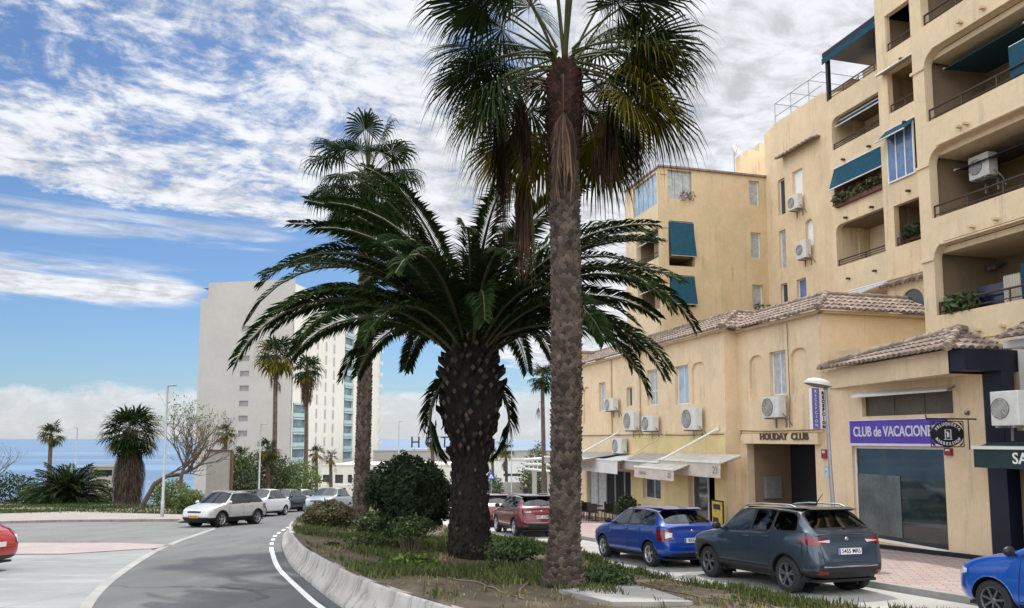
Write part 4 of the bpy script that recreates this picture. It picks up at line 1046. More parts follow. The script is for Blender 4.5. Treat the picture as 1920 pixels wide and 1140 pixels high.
# glazed box window of bay 2
gq = (fp(1708, 300, S2-.25)[0], fp(1657, 300, S2-.25)[0])
window(D, offD, mS(S2-.05), gq[0], gq[1], L2[1]-.1, H2[1]-.1, d=-.04, mull=2, pane='blue_glass', fw=.06)
cloth('balcony_awning', 'short teal awning with a dark scalloped hem over the glazed balcony', 'awning', [m2(gq[0]-.05, H2[1]-.5, -.55), m2(gq[1]+.1, H2[1]-.5, -.55), m2(gq[1]+.1, H2[1]+.02, -.02), m2(gq[0]-.05, H2[1]+.02, -.02)], 'teal_cloth')
cloth('balcony_awning', 'long teal striped awning let down over the planted balcony', 'awning', [m1(t2b+.1, L1[1]+.75, -.35), m1(t1b-.3, L1[1]+.75, -.35), m1(t1b-.3, H1[1]+.05, -.0), m1(t2b+.1, H1[1]+.05, -.0)], 'teal_cloth')
cloth('balcony_awning', 'narrow teal awning rolled up under the top balcony ceiling', 'awning', [m1(t2b+.1, H1[2]-.42, .1), m1(t1b-.4, H1[2]-.42, .1), m1(t1b-.4, H1[2]-.12, .3), m1(t2b+.1, H1[2]-.12, .3)], 'teal_dark')
cloth('balcony_awning', 'slim cream awning case above the small upper balcony', 'awning', [m2(t2a+.3, H2[2]-.05, -.35), m2(t2b-.3, H2[2]-.05, -.35), m2(t2b-.3, H2[2]+.08, 0), m2(t2a+.3, H2[2]+.08, 0)], 'grey_cloth')
# roof pergola of bay 1
pg = thing('roof_pergola', 'dark slatted roof pergola with teal edge on the top terrace', 'pergola', W(S1, t2b, 18.15), R(15.5)); oP = (S1, t2b, 18.15)
zt_ = 20.35
mb = MB(); mb.box(S1-.1, S1+3.4, t2b-.1, t1b+.1, zt_, zt_+.22); mb.build('canopy', M('navy_paint'), pg, off=oP)
mb = MB(); mb.box(S1-.14, S1-.105, t2b, t1b+.1, zt_-.34, zt_-.06); mb.build('edge_strip', M('teal_cloth'), pg, off=oP)
for (s_, t_) in ((S1+.05, t1b-.1), (S1+.05, t2b+.15), (S1+3.2, t1b-.1)): mb = MB(); mb.box(s_-.08, s_+.08, t_-.08, t_+.08, 18.15, zt_-.002); mb.build('post', M('black_metal'), pg, off=oP)
mb = MB()
for k in range(7): mb.box(S1+3.1, S1+3.2, t2b+.2, t1b-.2, 18.5+k*.27, 18.58+k*.27)
mb.build('slat_screen', M('galvanised'), pg, off=oP)
mb = MB(); railing(mb, m1, t2b+.1, t1b-.05, 18.15, .4, .08, bars=2); mb.build('railing', M('rail_metal'), pg, off=oP)
# planters with plants
def leaf_cloud(mb, c, rx, ry, rz, n, size, seed, lump=.35, mi=0, shell=.55, flat=0):
    rr = random.Random(seed); c = Vector(c)
    for _ in range(n):
        d = Vector((rr.gauss(0, 1), rr.gauss(0, 1), rr.gauss(0, 1))).normalized()
        if flat and d.z < -.3: d.z *= .3
        k = noise.noise(d*2.1 + Vector((seed*3.1, 0, 0)))*lump + noise.noise(d*5 + Vector((0, seed, 0)))*lump*.5
        r = (shell + (1-shell)*rr.random()**.5)*(1+k)
        p = c + Vector((d.x*rx*r, d.y*ry*r, d.z*rz*r))
        u = (d*.6 + Vector((rr.gauss(0, 1), rr.gauss(0, 1), rr.gauss(0, 1)))*.6).normalized(); v = u.orthogonal().normalized(); v = Matrix.Rotation(rr.uniform(0, 6.28), 3, u) @ v
        s = size*rr.uniform(.6, 1.4); q = u.cross(v)
        mb.add([p - v*s, p + q*s*.45, p + v*s, p - q*s*.45], [(0, 1, 2, 3)], mi)
def plant_local(name, label, pts, mat='bush_mid', size=.09, n=160, pot=True, potmat='red_brown'):
    c = pts[0]; T = thing(name, label, 'plant', W(*c), R(15.5))
    mb = MB()
    for i, (p, r) in enumerate([(Vector(a), .28) for a in pts]): leaf_cloud(mb, p+Vector((0, 0, .1)), r, r*1.2, r, n, size, i+3)
    mb.build('foliage', M(mat), T, off=tuple(c))
    if pot:
        mb = MB(); a, b = Vector(pts[0]), Vector(pts[-1]); mb.box(a.x-.1, a.x+.12, min(a.y, b.y)-.15, max(a.y, b.y)+.15, a.z-.22, a.z-.02); mb.build('trough', M(potmat), T, off=tuple(c))
    return T
plant_local('balcony_plant', 'row of trailing plants along the balcony below the long teal awning', [m1(t1b-.6-k*.55, L1[1]+.12+(.1 if k > 1 else 0), -.08) for k in range(6)], 'hedge_mix', .10, 150)
plant_local('balcony_plant', 'leafy green plant leaning over the small middle balcony rail', [m2(t2a+2.2+k*.4, L2[0]+.30, .05) for k in range(2)], 'bush_dark', .13, 200)
plant_local('balcony_plant', 'green plant trailing from the lowest right balcony beside the column', [m3(tc3-.5-k*.4, LV[0]+.12, .12) for k in range(2)], 'bush_mid', .10, 160)
# ochre roof arch at the far end of the terrace block
ar0 = thing('roof_arch', 'ochre wall with a round arched opening rising behind the far end of the terrace roof', 'wall', W(FT+1.0, 43.0, EZ), R(15.5)); oA = (FT+1.0, 43.0, EZ)
mb = MB(); q = (sp(1086, 670, 43.0)[0], sp(1134, 670, 43.0)[0]); zq = sp(1100, 662, 43.0)[1]; c_ = (sp(1098, 670, 43.)[0], sp(1124, 670, 43.)[0])
wall(mb, mT(43.0), rect(q[0], q[1], EZ-.5, zq), [rtop(c_[0], c_[1], EZ-.3, sp(1110, 668, 43.)[1], (c_[1]-c_[0])*.48, 8)], .5); mb.build('wall', M('stucco_gable'), ar0, off=oA)
mb = MB(); mb.box(q[0]-.1, q[1]+.1, 42.9, 43.6, zq+.002, zq+.12); mb.build('coping', M('roof_tile'), ar0, off=oA)
# pergola roof + arch beneath bay 2 (terrace behind the tiled roof)
cloth('terrace_canopy', 'sloping pale glass canopy over the roof terrace behind the tiled roof', 'canopy', [m1(t2b+.2, 7.9, -2.3), m1(t1b-1.2, 7.9, -2.3), m1(t1b-1.2, 8.7, -.2), m1(t2b+.2, 8.7, -.2)], 'pale_glass')
a0, a1 = fp(1689, 540, S2-.02)[0], fp(1735, 540, S2-.02)[0]
mb = MB(); p = rtop(a0, a1, 6.0, 8.0, abs(a0-a1)*.48, 8); tr = tessellate_polygon([[Vector((a, z, 0)) for a, z in p]]); mq = mS(S2-.02); mb.add([mq(a, z, 0) for a, z in p], [tuple(q) for q in tr]); w_ = apart(mb, 'arched_window', 'window_glass')
mb = MB(); mb.tube([mq(a, z, -.02) for a, z in p[1:]+[p[0]]], .06, 6); mb.build('arch_trim', M('render_edge'), w_, off=offD)
mb = MB()
for k in range(16): a = t2a+.4+k*.24; mb.tube([(S2-.3, a, 8.28), (S2, a, 8.42)], .09, 8)
apart(mb, 'tile_frieze', 'roof_tile')
# -- section C with small windows
tcE = T0+.02
ccw = [(1459, 1472, 335, 403), (1486, 1505, 318, 372), (1461, 1474, 431, 504), (1464, 1477, 531, 576), (1494, 1512, 522, 562)]
hC = [fr(*q, SC) for q in ccw]; ar = bb(fr(1510, 1525, 410, 462, SC))
mb = MB(); wall(mb, mc, rect(t1b-.3, tcE+.0, 5.6, 17.9), hC + [rtop(ar[0], ar[1], ar[2], ar[3], (ar[1]-ar[0])*.45)], .25)
zst = zf_(1500, 210, SC)
wall(mb, mc, [(t1b-.2, 17.9), (tcE, 17.9), (tcE, zf_(1460, 235, SC)), (tcE-.9, zf_(1460, 230, SC)), (tcE-.9, zf_(1478, 215, SC)), (t1b+1.9, zf_(1478, 215, SC)), (t1b+1.9, zf_(1500, 205, SC)), (t1b-.2, zf_(1550, 195, SC))], [], .25)
mb.box(SC+.5, SC+6, t1b, tcE, 5.6, 17.5)
mb.build('wall', M('stucco_front'), D, off=offD)
for q, pn in zip(hC, ('window_glass', 'white_paint', 'curtain', 'window_glass', 'blue_glass')): window(D, offD, mc, *bb(q), d=.14, mull=0, pane=pn, fw=.05)
window(D, offD, mc, ar[0], ar[1], ar[2], ar[3], d=.16, mull=0, pane='white_paint', fw=.04)
mb = MB(); tt0, tt1 = fp(1467, 290, SC)[0], fp(1540, 290, SC)[0]; zl = zf_(1500, 283, SC)
tile_face(mb, (SC-.45, min(tt0, tt1), zl), (SC-.45, max(tt0, tt1), zl), (math.cos(.4), 0, math.sin(.4)), lambda x: .5, cw=.3); apart(mb, 'tiled_ledge', 'roof_tile')
# -- gable tower
sG1 = SC+.0; GT = 16.85
gw = [(1252, 1297, 320, 373), (1254, 1302, 415, 499), (1256, 1304, 516, 575), (1405, 1424, 339, 385), (1408, 1427, 436, 484), (1411, 1431, 534, 578)]
def sr(u0, u1, v0, v1, t):
    um, vm = (u0+u1)/2, (v0+v1)/2; return rect(sp(u0, vm, t)[0], sp(u1, vm, t)[0], sp(um, v0, t)[1], sp(um, v1, t)[1])
hG = [sr(*q, T0) for q in gw]
hGr = [rect(*bb(hG[0]))] + [rtop(*bb(hG[k]), .12, 3) for k in (1, 2)] + [rect(*bb(hG[k])) for k in (3, 4, 5)]
mb = MB(); wall(mb, mgt, rect(SG, sG1, 3, GT), hGr, .28)
for z in (sp(1245, 425, T0)[1], sp(1245, 523, T0)[1], sp(1245, 325, T0)[1]): bx(mb, mgt, SG-.04, SG+.42, z-.05, z+.05, -.04, -.002)
apart(mb, 'gable_wall', 'stucco_gable')
tB1 = 41.6
def gr(u0, u1, v0, v1): return bb(fr(u0, u1, v0, v1, SG))
gA = gr(1187, 1231, 338, 396); gB_ = gr(1193, 1236, 436, 492); gC = gr(1196, 1238, 528, 585)
mb = MB(); wall(mb, mg, rect(T0+.281, tB1, 3, GT), [rtop(*g_, .25) for g_ in (gA, gB_, gC)], .28)
mb.box(SG+2.2, sG1, T0+1.9, tB1, 3, GT-.3); mb.box(SG+.3, sG1-.1, T0+.3, tB1, GT-.3, GT-.15)
wall(mb, mT(tB1-.25), rect(SG+.281, 24, 3, GT), [], .25)
apart(mb, 'wall', 'stucco_front')
mb = MB(); bx(mb, mgt, SG-.08, sG1, GT, GT+.10, -.12, .4); bx(mb, mg, T0+.401, tB1, GT, GT+.10, -.08, .4); apart(mb, 'roof_coping', 'roof_tile')
mb = MB()
for k, q in enumerate((hG[1], hG[2])): recess(mb, mgt, *bb(q), .28, 1.8)
for q in (gB_, gC): recess(mb, mg, q[0], q[1], q[2], q[3], .28, 1.9)
apart(mb, 'loggia', 'stucco_inside')
window(D, offD, mgt, *bb(hG[0]), d=.1, mull=2, pane='curtain', frame='galvanised')
for q in hG[3:]: window(D, offD, mgt, *bb(q), d=.14, mull=0, pane='curtain', horiz=False)
window(D, offD, mg, *gA, d=.06, mull=4, pane='pale_glass', frame='galvanised')
for i, q in enumerate((bb(hG[1]), bb(hG[2]))):
    zb_ = q[2] + (.52 if i == 0 else .12)
    cloth('balcony_awning', ('blue striped awning lowered over the middle window of the gable end', 'blue striped awning lowered over the bottom window of the gable end')[i], 'awning',
          [mgt(q[0]+.03, zb_, -.28), mgt(q[1]-.03, zb_, -.28), mgt(q[1]-.03, q[3]-.06, .05), mgt(q[0]+.03, q[3]-.06, .05)], 'teal_cloth')
for i, q in enumerate((gB_, gC)):
    cloth('balcony_awning', ('teal awning half folded inside the middle corner balcony of the gable tower', 'teal awning half folded inside the lowest corner balcony of the gable tower')[i], 'awning',
          [mg(q[0]+.1, q[3]-.5, .1), mg(q[1]-.1, q[3]-.5, .1), mg(q[1]-.1, q[3]-.1, .6), mg(q[0]+.1, q[3]-.1, .6)], 'teal_dark')
mb = MB(); railing(mb, mg, gB_[0]+.05, gB_[1]-.05, gB_[2], .35, .08); apart(mb, 'railing', 'rail_metal')
q = bb(hG[0]); plant_local('flower_box', 'red flower box under the top curtained gable window', [mgt(q[1]-.55, q[2]+.02, -.2), mgt(q[1]-.2, q[2]+.02, -.2)], 'red_brown', .05, 90, pot=False)
q = bb(hG[5]); plant_local('window_plant', 'small green plant on the sill of the lowest gable window', [mgt(q[0]+.3, q[2]-.12, -.15), mgt(q[1]+.1, q[2]-.15, -.15)], 'bush_mid', .07, 80, pot=False)
# roofs behind the gable top: stepped parapet and satellite dish
mb = MB(); za_ = sp(1450, 300, T0+3)[1]
for (u0, u1, v0, dt) in ((1388, 1450, 291, 2.0), (1402, 1450, 281, 2.6), (1425, 1450, 268, 3.2)):
    a, b = sp(u0, 300, T0+dt)[0], sp(u1, 300, T0+dt)[0]; z = sp(u0, v0, T0+dt)[1]; mb.box(a, b+1.0, T0+dt, T0+dt+.5, GT-.3, z)
apart(mb, 'stepped_parapet', 'stucco_front')
td = T0+2.2; sdz = sp(1378, 283, td)
DS = thing('satellite_dish', 'pale round satellite dish on the flat roof of the gable tower', 'satellite dish', W(sdz[0], td, GT), R(15.5)); oS = (sdz[0], td, GT)
mb = MB(); mm = Matrix.Translation((sdz[0], td, sdz[1])) @ Matrix.Rotation(R(25), 4, 'Z') @ Matrix.Rotation(R(70), 4, 'X')
mb.lathe([(0, .0), (.1, .01), (.22, .05), (.34, .12), (.33, .13), (.2, .07), (0, .02)], 24, mat=mm); mb.build('dish', M('lamp_white'), DS, off=oS)
mb = MB(); mb.tube([(sdz[0], td+.1, GT-.2), (sdz[0], td+.1, sdz[1])], .03, 6); mb.tube([(sdz[0], td, sdz[1]-.3), (sdz[0]-.1, td-.45, sdz[1])], .015, 5); mb.build('mast', M('galvanised'), DS, off=oS)
# white tubular frame on the roof of section C
PT = thing('roof_frame', 'bare white tubular pergola frame standing on the roof terrace', 'frame', W(SC, tcE-.5, 18.6), R(15.5)); oT = (SC, tcE-.5, 18.6)
mb = MB(); ta_, tb_ = fp(1453, 200, SC+.3)[0], fp(1540, 170, SC+.3)[0]; zu = zf_(1455, 193, SC+.3); zb_ = 18.3
for s_ in (SC+.3, SC+2.6):
    for z in (zu, zu-.75): mb.tube([(s_, ta_, z), (s_, tb_, z)], .028, 6)
    for f in (0, .36, .75): a = ta_+(tb_-ta_)*f; mb.tube([(s_, a, zb_), (s_, a, zu)], .032, 6)
for f in (0, .36, .75, 1): a = ta_+(tb_-ta_)*f; mb.tube([(SC+.3, a, zu), (SC+2.6, a, zu)], .028, 6)
mb.build('tube_frame', M('galvanised'), PT, off=oT)
mb = MB()
for s_, a in ((SC+.3, ta_), (SC+2.6, ta_)): mb.box(s_-.07, s_+.07, a-.07, a+.07, zb_-.02, zb_+.02)
mb.build('foot_plate', M('galvanised'), PT, off=oT)
mb = MB(); bx(mb, mc, t1b+.1, t1b+2.0, zf_(1520, 190, SC)-.1, zf_(1520, 190, SC)+.02, .3, 1.5)
mb.build('roof_coping', M('roof_tile'), D, off=offD)

# ------------------------------------------------------------------ air conditioners
def ac_unit(w_, h_, d_, two=False):
    T = thing('air_conditioner', 'x', 'air conditioner', group='outdoor air conditioner units on the facades')
    mb = MB(); mb.box(-d_, 0, -w_/2, w_/2, 0, h_, bev=.02); mb.build('casing', M('ac_white'), T)
    mb = MB(); cy = w_*.14; rr = min(h_*.44, w_*.33); mm = Matrix.Translation((-d_-.004, cy, h_/2)) @ Matrix.Rotation(R(-90), 4, 'Y')
    mb.lathe([(0, 0), (rr, 0), (rr, .012), (rr*.98, .02)], 26, mat=mm, sm=False); f = mb.build('fan_grille', M('ac_grey'), T)
    mb = MB()
    for k in range(1, 6): mb.lathe([(rr*k/6, .014), (rr*k/6+.007, .02), (rr*k/6+.014, .014)], 22, mat=mm, sm=False)
    for k in range(8): a = k*math.pi/4; mb.tube([mm @ Vector((0, 0, .018)), mm @ Vector((rr*math.cos(a), rr*math.sin(a), .018))], .005, 3)
    mb.build('grille_wires', M('ac_white'), f)
    for k in range(2): mb = MB(); y = (-.5+k)*w_*.6; mb.box(-d_-.02, .14, y-.02, y+.02, -.05, -.001); mb.box(.10, .14, y-.02, y+.02, -.35, -.05); mb.build('bracket', M('ac_grey'), T)
    mb = MB(); mb.tube([(-d_*.5, -w_/2-.02, .15), (-d_*.4, -w_/2-.09, .05), (0.05, -w_/2-.1, -.1), (.14, -w_/2-.1, -.3)], .02, 6); mb.build('hose', M('ac_grey'), T)
    return T
acs = [(1133, 1153, 747, 770, FT, 'small air conditioner near the palm trunk beside the far narrow window', 'street'),
       (1164, 1198, 771, 807, FT, 'large air conditioner below the shorter window, left of a smaller unit', 'street'),
       (1202, 1229, 780, 808, FT, 'small air conditioner just right of a larger one below the tall window', 'street'),
       (1272, 1316, 764, 806, FT, 'large air conditioner under the pale blue window of the terrace block', 'street'),
       (1428, 1466, 744, 783, ST_, 'air conditioner below the barred window above the passage letters', 'street'),
       (1146, 1170, 822, 850, FT+.0, 'air conditioner low on the wall just above the grey awnings', 'street'),
       (1474, 1502, 366, 393, SC, 'air conditioner beside the white shutter high on the apartment wall', 'street'),
       (1489, 1518, 451, 485, SC, 'air conditioner beside the arched window of the apartment wall', 'street'),
       (1856, 1920, 733, 798, 16.0, 'big white air conditioner above the green salon awning', 'street'),
       (1815, 1862, 290, 334, S3+1.4, 'air conditioner inside the middle right balcony under a navy awning', 'street')]
for i, (u0, u1, v0, v1, s_, lb, _) in enumerate(acs):
    q = bb(fr(u0, u1, v0, v1, s_-.4)); w_ = q[1]-q[0]; h_ = q[3]-q[2]; d_ = .32
    if s_ > 20: w_ = min(w_, 1.0)
    T = ac_unit(min(max(w_*.82, .55), 1.15), h_, d_)
    T['label'] = lb; T.location = W(s_-.15, (q[0]+q[1])/2, q[2]); T.rotation_euler.z = R(15.5)

# ------------------------------------------------------------------ street awnings over the bar
def awning(name, label, s0, t0_, t1_, zbk, zfr, sout, vh, mat, text=None):
    T = thing(name, label, 'awning', W(s0, (t0_+t1_)/2, zbk), R(15.5), 'awnings over the bar'); o_ = (s0, (t0_+t1_)/2, zbk)
    A_, B_, C_, D_ = Vector((s0, t0_, zbk)), Vector((s0, t1_, zbk)), Vector((s0-sout, t1_, zfr)), Vector((s0-sout, t0_, zfr))
    mb = MB(); n = 14
    for i in range(n):
        f, g2 = i/n, (i+1)/n
        sag = lambda q: Vector((0, 0, -.05*math.sin(math.pi*q)))
        P = lambda q, h: (A_.lerp(B_, q)).lerp(D_.lerp(C_, q), h) + sag(q)*h
        mb.quad(P(f, 0), P(g2, 0), P(g2, .5), P(f, .5)); mb.quad(P(f, .5), P(g2, .5), P(g2, 1), P(f, 1))
    dn = Vector((0, 0, .02)); mb.quad(A_-dn, B_-dn, C_-dn, D_-dn)
    mb.build('cloth', M(mat), T, off=o_)
    mb = MB(); x = s0-sout
    mb.quad(Vector((x-.01, t0_, zfr)), Vector((x-.01, t1_, zfr)), Vector((x-.03, t1_, zfr-vh)), Vector((x-.03, t0_, zfr-vh)))
    mb.quad(Vector((x+.01, t0_, zfr)), Vector((x+.01, t1_, zfr)), Vector((x-.01, t1_, zfr-vh)), Vector((x-.01, t0_, zfr-vh)))
    mb.build('valance', M(mat), T, off=o_)
    mb = MB(); mb.box(x-.05, x+.03, t0_, t1_, zfr-.001, zfr+.07); 
    for t_ in (t0_+.15, t1_-.15): mb.tube([(s0, t_, zbk-.1), (s0-sout*.5, t_+.3*(1 if t_ < t1_-.3 else -1), (zbk+zfr)/2-.15), (x, t_, zfr-.03)], .025, 6)
    mb.build('frame', M('white_frame'), T, off=o_)
    if text:
        mb = MB(); text_mesh(mb, text, vh*.42, Matrix.Translation((x-.042, t1_-.25-(t1_-t0_)*.16, zfr-vh*.5)) @ ROT, .003)
        text_mesh(mb, "23", vh*.7, Matrix.Translation((x-.042, t0_+.35, zfr-vh*.5)) @ ROT, .003); mb.build('valance_letters', M('ac_grey'), T, off=o_)
    return T
so = FT-1.0
aw = [((1236, 1372, 868), 'near cream awning with lettered valance beside the passage, the highest of the awnings', 'cream_cloth', 2.45, .22, 'CERVECERIA MORENO 23', 4.0),
      ((1190, 1262, 882), 'low cream awning angled in front of the bar window', 'cream_cloth', 2.0, .0, 'CERVECERIA', 3.9)]
q0, q1 = fp(1236, 870, so)[0], fp(1372, 870, so)[0]; zA, zB_ = zf_(1300, 866, so), zf_(1300, 892, so)
awning('bar_awning', 'near cream awning with a grey lettered valance beside the entrance passage', FT-.05, q1+.75, q0, zf_(1320, 850, FT), zA, .95, zA-zB_, 'cream_cloth', "CERVECERIA MORENO")
so2 = FT-1.7; q0, q1 = fp(1190, 880, so2)[0], fp(1266, 890, so2)[0]; z1_ = zf_(1225, 879, so2); z2_ = zf_(1225, 898, so2)
awning('bar_awning', 'low bright cream awning angled in front of the bar window', FT-.05, q1+.1, q0, z1_+.55, z1_, 1.65, z1_-z2_, 'cream_cloth', "CERVEZA")
so3 = FT-1.1; q0, q1 = fp(1162, 860, so3)[0], fp(1234, 860, so3)[0]; z1_ = zf_(1200, 866, so3); z2_ = zf_(1200, 882, so3)
awning('bar_awning', 'grey flat awning between the bright cream awning and the white one', FT-.05, q1, q0-.05, z1_+.35, z1_, 1.05, z1_-z2_, 'grey_cloth')
so4 = FT-1.5; q0, q1 = fp(1085, 865, so4)[0], fp(1158, 865, so4)[0]; z1_ = zf_(1120, 862, so4); z2_ = zf_(1120, 885, so4)
awning('bar_awning', 'off white awning with a metal edge right behind the nearest palm trunk', FT-.05, q1, q0, z1_+.25, z1_, 1.45, z1_-z2_, 'white_wall')
so5 = FT-2.4; q0, q1 = fp(1020, 862, so5)[0], fp(1088, 862, so5)[0]
awning('bar_awning', 'far awning continuing left behind the nearest palm trunk', FT-.05, q1, q0, zf_(1060, 856, so5)+.2, zf_(1060, 860, so5), 2.3, .35, 'grey_cloth')
# poles bracing the awnings
for i, (ua, va, ub, vb, lb) in enumerate(((1346, 803, 1240, 862, 'long white brace bar from the wall down to the near cream awning'), (1160, 810, 1092, 848, 'white brace bar rising from the off white awning beside the palm'), (1250, 812, 1188, 850, 'thin tan brace bar above the grey flat awning'))):
    a = fp(ua, va, FT-.05); b = fp(ub, vb, FT-1.9); mb = MB(); mb.tube([(FT-.02, a[0], a[1]), (FT-1.9, b[0], b[1])], .045 if i < 2 else .025, 6)
    mb.box(FT-.1, FT-.02, a[0]-.06, a[0]+.06, a[1]-.08, a[1]+.08)
    tag(place_local(mb.build('brace_bar', M('white_frame' if i < 2 else 'render_edge'))), lb, 'brace bar')
# yellow poster stand by the door
a = fp(1346, 960, FT-.6); zz_ = Gb(a[0])+.12
T = loc_thing('poster_stand', 'black framed yellow poster stand beside the dark bar door', 'poster stand', FT-.6, a[0], zz_); o_ = (FT-.6, a[0], zz_)
mb = MB(); mb.box(FT-.62, FT-.58, a[0]-.42, a[0]+.42, zz_+.1, zz_+1.25, bev=.01); mb.build('frame', M('black_metal'), T, off=o_)
mb = MB(); mb.box(FT-.635, FT-.621, a[0]-.36, a[0]+.36, zz_+.16, zz_+1.19); mb.build('poster', M('yellow_poster'), T, off=o_)
mb = MB(); mb.box(FT-.642, FT-.6355, a[0]-.25, a[0]+.25, zz_+.9, zz_+1.1); mb.box(FT-.642, FT-.6355, a[0]-.1, a[0]+.3, zz_+.25, zz_+.6); mb.build('picture', M('cloth_dark'), T, off=o_)
mb = MB(); mb.box(FT-.75, FT-.45, a[0]-.35, a[0]-.3, zz_, zz_+.1); mb.box(FT-.75, FT-.45, a[0]+.3, a[0]+.35, zz_, zz_+.1); mb.build('foot', M('black_metal'), T, off=o_)
# dark terrace furniture and planter hedge in front of the bar
def chair():
    T = thing('terrace_chair', 'dark terrace chair by the bar under the off white awning', 'chair', group='dark chairs on the bar terrace')
    mb = MB(); mb.box(-.22, .22, -.22, .22, .43, .47, bev=.01); mb.build('seat', M('black_metal'), T)
    mb = MB(); mb.box(-.22, .22, .19, .23, .5, .88, bev=.01); mb.build('backrest', M('black_metal'), T)
    for a in (-1, 1):
        for b in (-1, 1): mb = MB(); mb.tube([(a*.2, b*.2, 0), (a*.19, b*.2, .5 if b > 0 else .44)], .015, 5); mb.build('leg', M('black_metal'), T)
    return T
def table():
    T = thing('terrace_table', 'round dark terrace table among chairs by the bar', 'table', group='dark tables on the bar terrace')
    mb = MB(); mb.lathe([(0, .72), (.38, .72), (.38, .75), (0, .75)], 20, sm=False); mb.build('tabletop', M('black_metal'), T)
    mb = MB(); mb.tube([(0, 0, .02), (0, 0, .72)], .03, 6); mb.lathe([(0, 0), (.22, 0), (.22, .02), (0, .03)], 16, sm=False); mb.build('leg', M('black_metal'), T)
    return T
rr = random.Random(5); ch0, tb0 = chair(), table(); first = True
for k in range(4):
    t_ = 33.5 + k*2.1; s_ = FT-1.3 - .5*(k % 2); p = W(s_, t_, 0); zz_ = -SL*p.y+.12
    T = tb0 if first else copy_tree(tb0); T.location = (p.x, p.y, zz_)
    for a in (0, 2.1, 4.2):
        c = ch0 if first else copy_tree(ch0); first = False
        aa = a + rr.uniform(-.3, .3); q = p + Vector((math.cos(aa), math.sin(aa), 0))*.62; c.location = (q.x, q.y, -SL*q.y+.12); c.rotation_euler.z = aa - math.pi/2
mb = MB(); 
for k in range(5):
    p = W(FT-1.9, 31.6+k*.0, 0)
p = W(FT-2.0, 31.4, 0)
T = thing('potted_shrub', 'dark potted shrub at the end of the bar terrace behind the blue hatchback', 'plant', (p.x, p.y, -SL*p.y+.12))
mb = MB(); mb.lathe([(.0, 0), (.22, 0), (.28, .4), (.24, .4), (0, .38)], 16); mb.build('pot', M('black_metal'), T)
mb = MB(); leaf_cloud(mb, (0, 0, .85), .42, .42, .55, 900, .07, 6); mb.build('foliage', M('bush_dark'), T)

# ------------------------------------------------------------------ street lamp with round shade, right
b = at(1566, 900, 20.0); zl = zf_ and at(1545, 712, 20.0)
xb, zg = at(1562, 900, 20.0).x, -SL*20+.12
T = thing('street_lamp', 'slim grey street lamp with a pale rounded mushroom head in front of the cream wall', 'street lamp', (xb, 20, zg))
mb = MB(); hz = at(1557, 722, 20).z - zg; mb.tube([(0, 0, 0), (0, 0, .6), (-.06, 0, hz*.5), (-.10, 0, hz)], [.075, .055, .05, .04], 12); mb.build('pole', M('galvanised'), T)
mb = MB(); mb.lathe([(0.30, 0), (.30, .05), (.24, .12), (.14, .165), (.05, .18), (0, .183)], 24, mat=Matrix.Translation((-.30, 0, hz+.0)) @ Matrix.Rotation(R(10), 4, 'Y') @ Matrix.Diagonal((1.18, .9, 1, 1))); mb.build('lamp_shade', M('lamp_white'), T)
mb = MB(); mb.lathe([(0, -.05), (.14, -.05), (.29, -.003)], 20, mat=Matrix.Translation((-.30, 0, hz)) @ Matrix.Rotation(R(10), 4, 'Y') @ Matrix.Diagonal((1.18, .9, 1, 1))); mb.tube([(-.10, 0, hz-.12), (-.10, 0, hz+.02)], .06, 10); mb.build('lamp_housing', M('ac_grey'), T)
# ------------------------------------------------------------------ hotel tower
HA = R(10.5); hc = Vector((-44.3, 154, 0))
rz_h = -HA
# local axes: x to the right along the shaded face's outward normal? use: a = along the left face (to the left), b = along the long face (away)
eb = Vector((math.sin(HA), math.cos(HA), 0)); ea = Vector((-math.cos(HA), math.sin(HA), 0))
def H(a, b, z): return hc + ea*a + eb*b + Vector((0, 0, z))
Hroot = thing('hotel_tower', 'white slab hotel tower with shaded blind end and teal glazed balcony strips', 'hotel', (hc.x, hc.y, -10))
oh = Hroot.location
def hpt(u, v):                      # hit with left (near) face
    d = ray(u, v); n = eb; k = (hc.x*n.x + hc.y*n.y)/(d.x*n.x + d.y*n.y); p = d*k; q = p - hc; return (q.dot(ea), EYE + d.z*k)
def hpr(u, v):                      # hit with long right face
    d = ray(u, v); n = ea; k = (hc.x*n.x + hc.y*n.y)/(d.x*n.x + d.y*n.y); p = d*k; q = p - hc; return (q.dot(eb), EYE + d.z*k)
ml = lambda a, z, d: H(a, d, z); mr = lambda b, z, d: H(d, b, z)
aw_ = hpt(375, 600)[0]; az1 = hpt(376, 560)[1]; az2 = hpt(392, 530)[1]; ast = hpt(391, 545)[0]
mb = MB()
wins = []
ap = hpt(458, 700)
fl = [hpt(458, v)[1] for v in (616, 644, 671.5, 700, 727.5, 756, 784, 812)]
holes = [rect(hpt(450, 700)[0], hpt(467, 700)[0], z-.62, z+.5) for z in fl]
wall(mb, ml, [(0, -11), (aw_, -11), (aw_, az1), (ast, az1), (ast, az2), (0, az2)], holes, .5)
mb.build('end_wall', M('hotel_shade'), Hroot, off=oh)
for h_ in holes:
    mb = MB(); q = bb(h_); mb.quad(ml(q[0], q[2], .25), ml(q[1], q[2], .25), ml(q[1], q[3], .25), ml(q[0], q[3], .25))
    for k in range(5): z = q[2] + (q[3]-q[2])*k/5; mb.quad(ml(q[0], z, .2), ml(q[1], z, .2), ml(q[1], z+.1, .12), ml(q[0], z+.1, .12))
    mb.build('louvred_window', M('hotel_slot'), Hroot, off=oh)
mb = MB()
bend = hpr(711, 720)[0]; FH = 3.0
gz0, gz1 = hpr(646, 700)[0], hpr(663, 700)[0]; lz0, lz1 = hpr(548.5, 800)[0], hpr(574, 800)[0]
lztop = hpr(560, 756)[1]; slots = [(hpr(u-1.6, 700)[0], hpr(u+1.6, 700)[0]) for u in (595, 611, 626)]
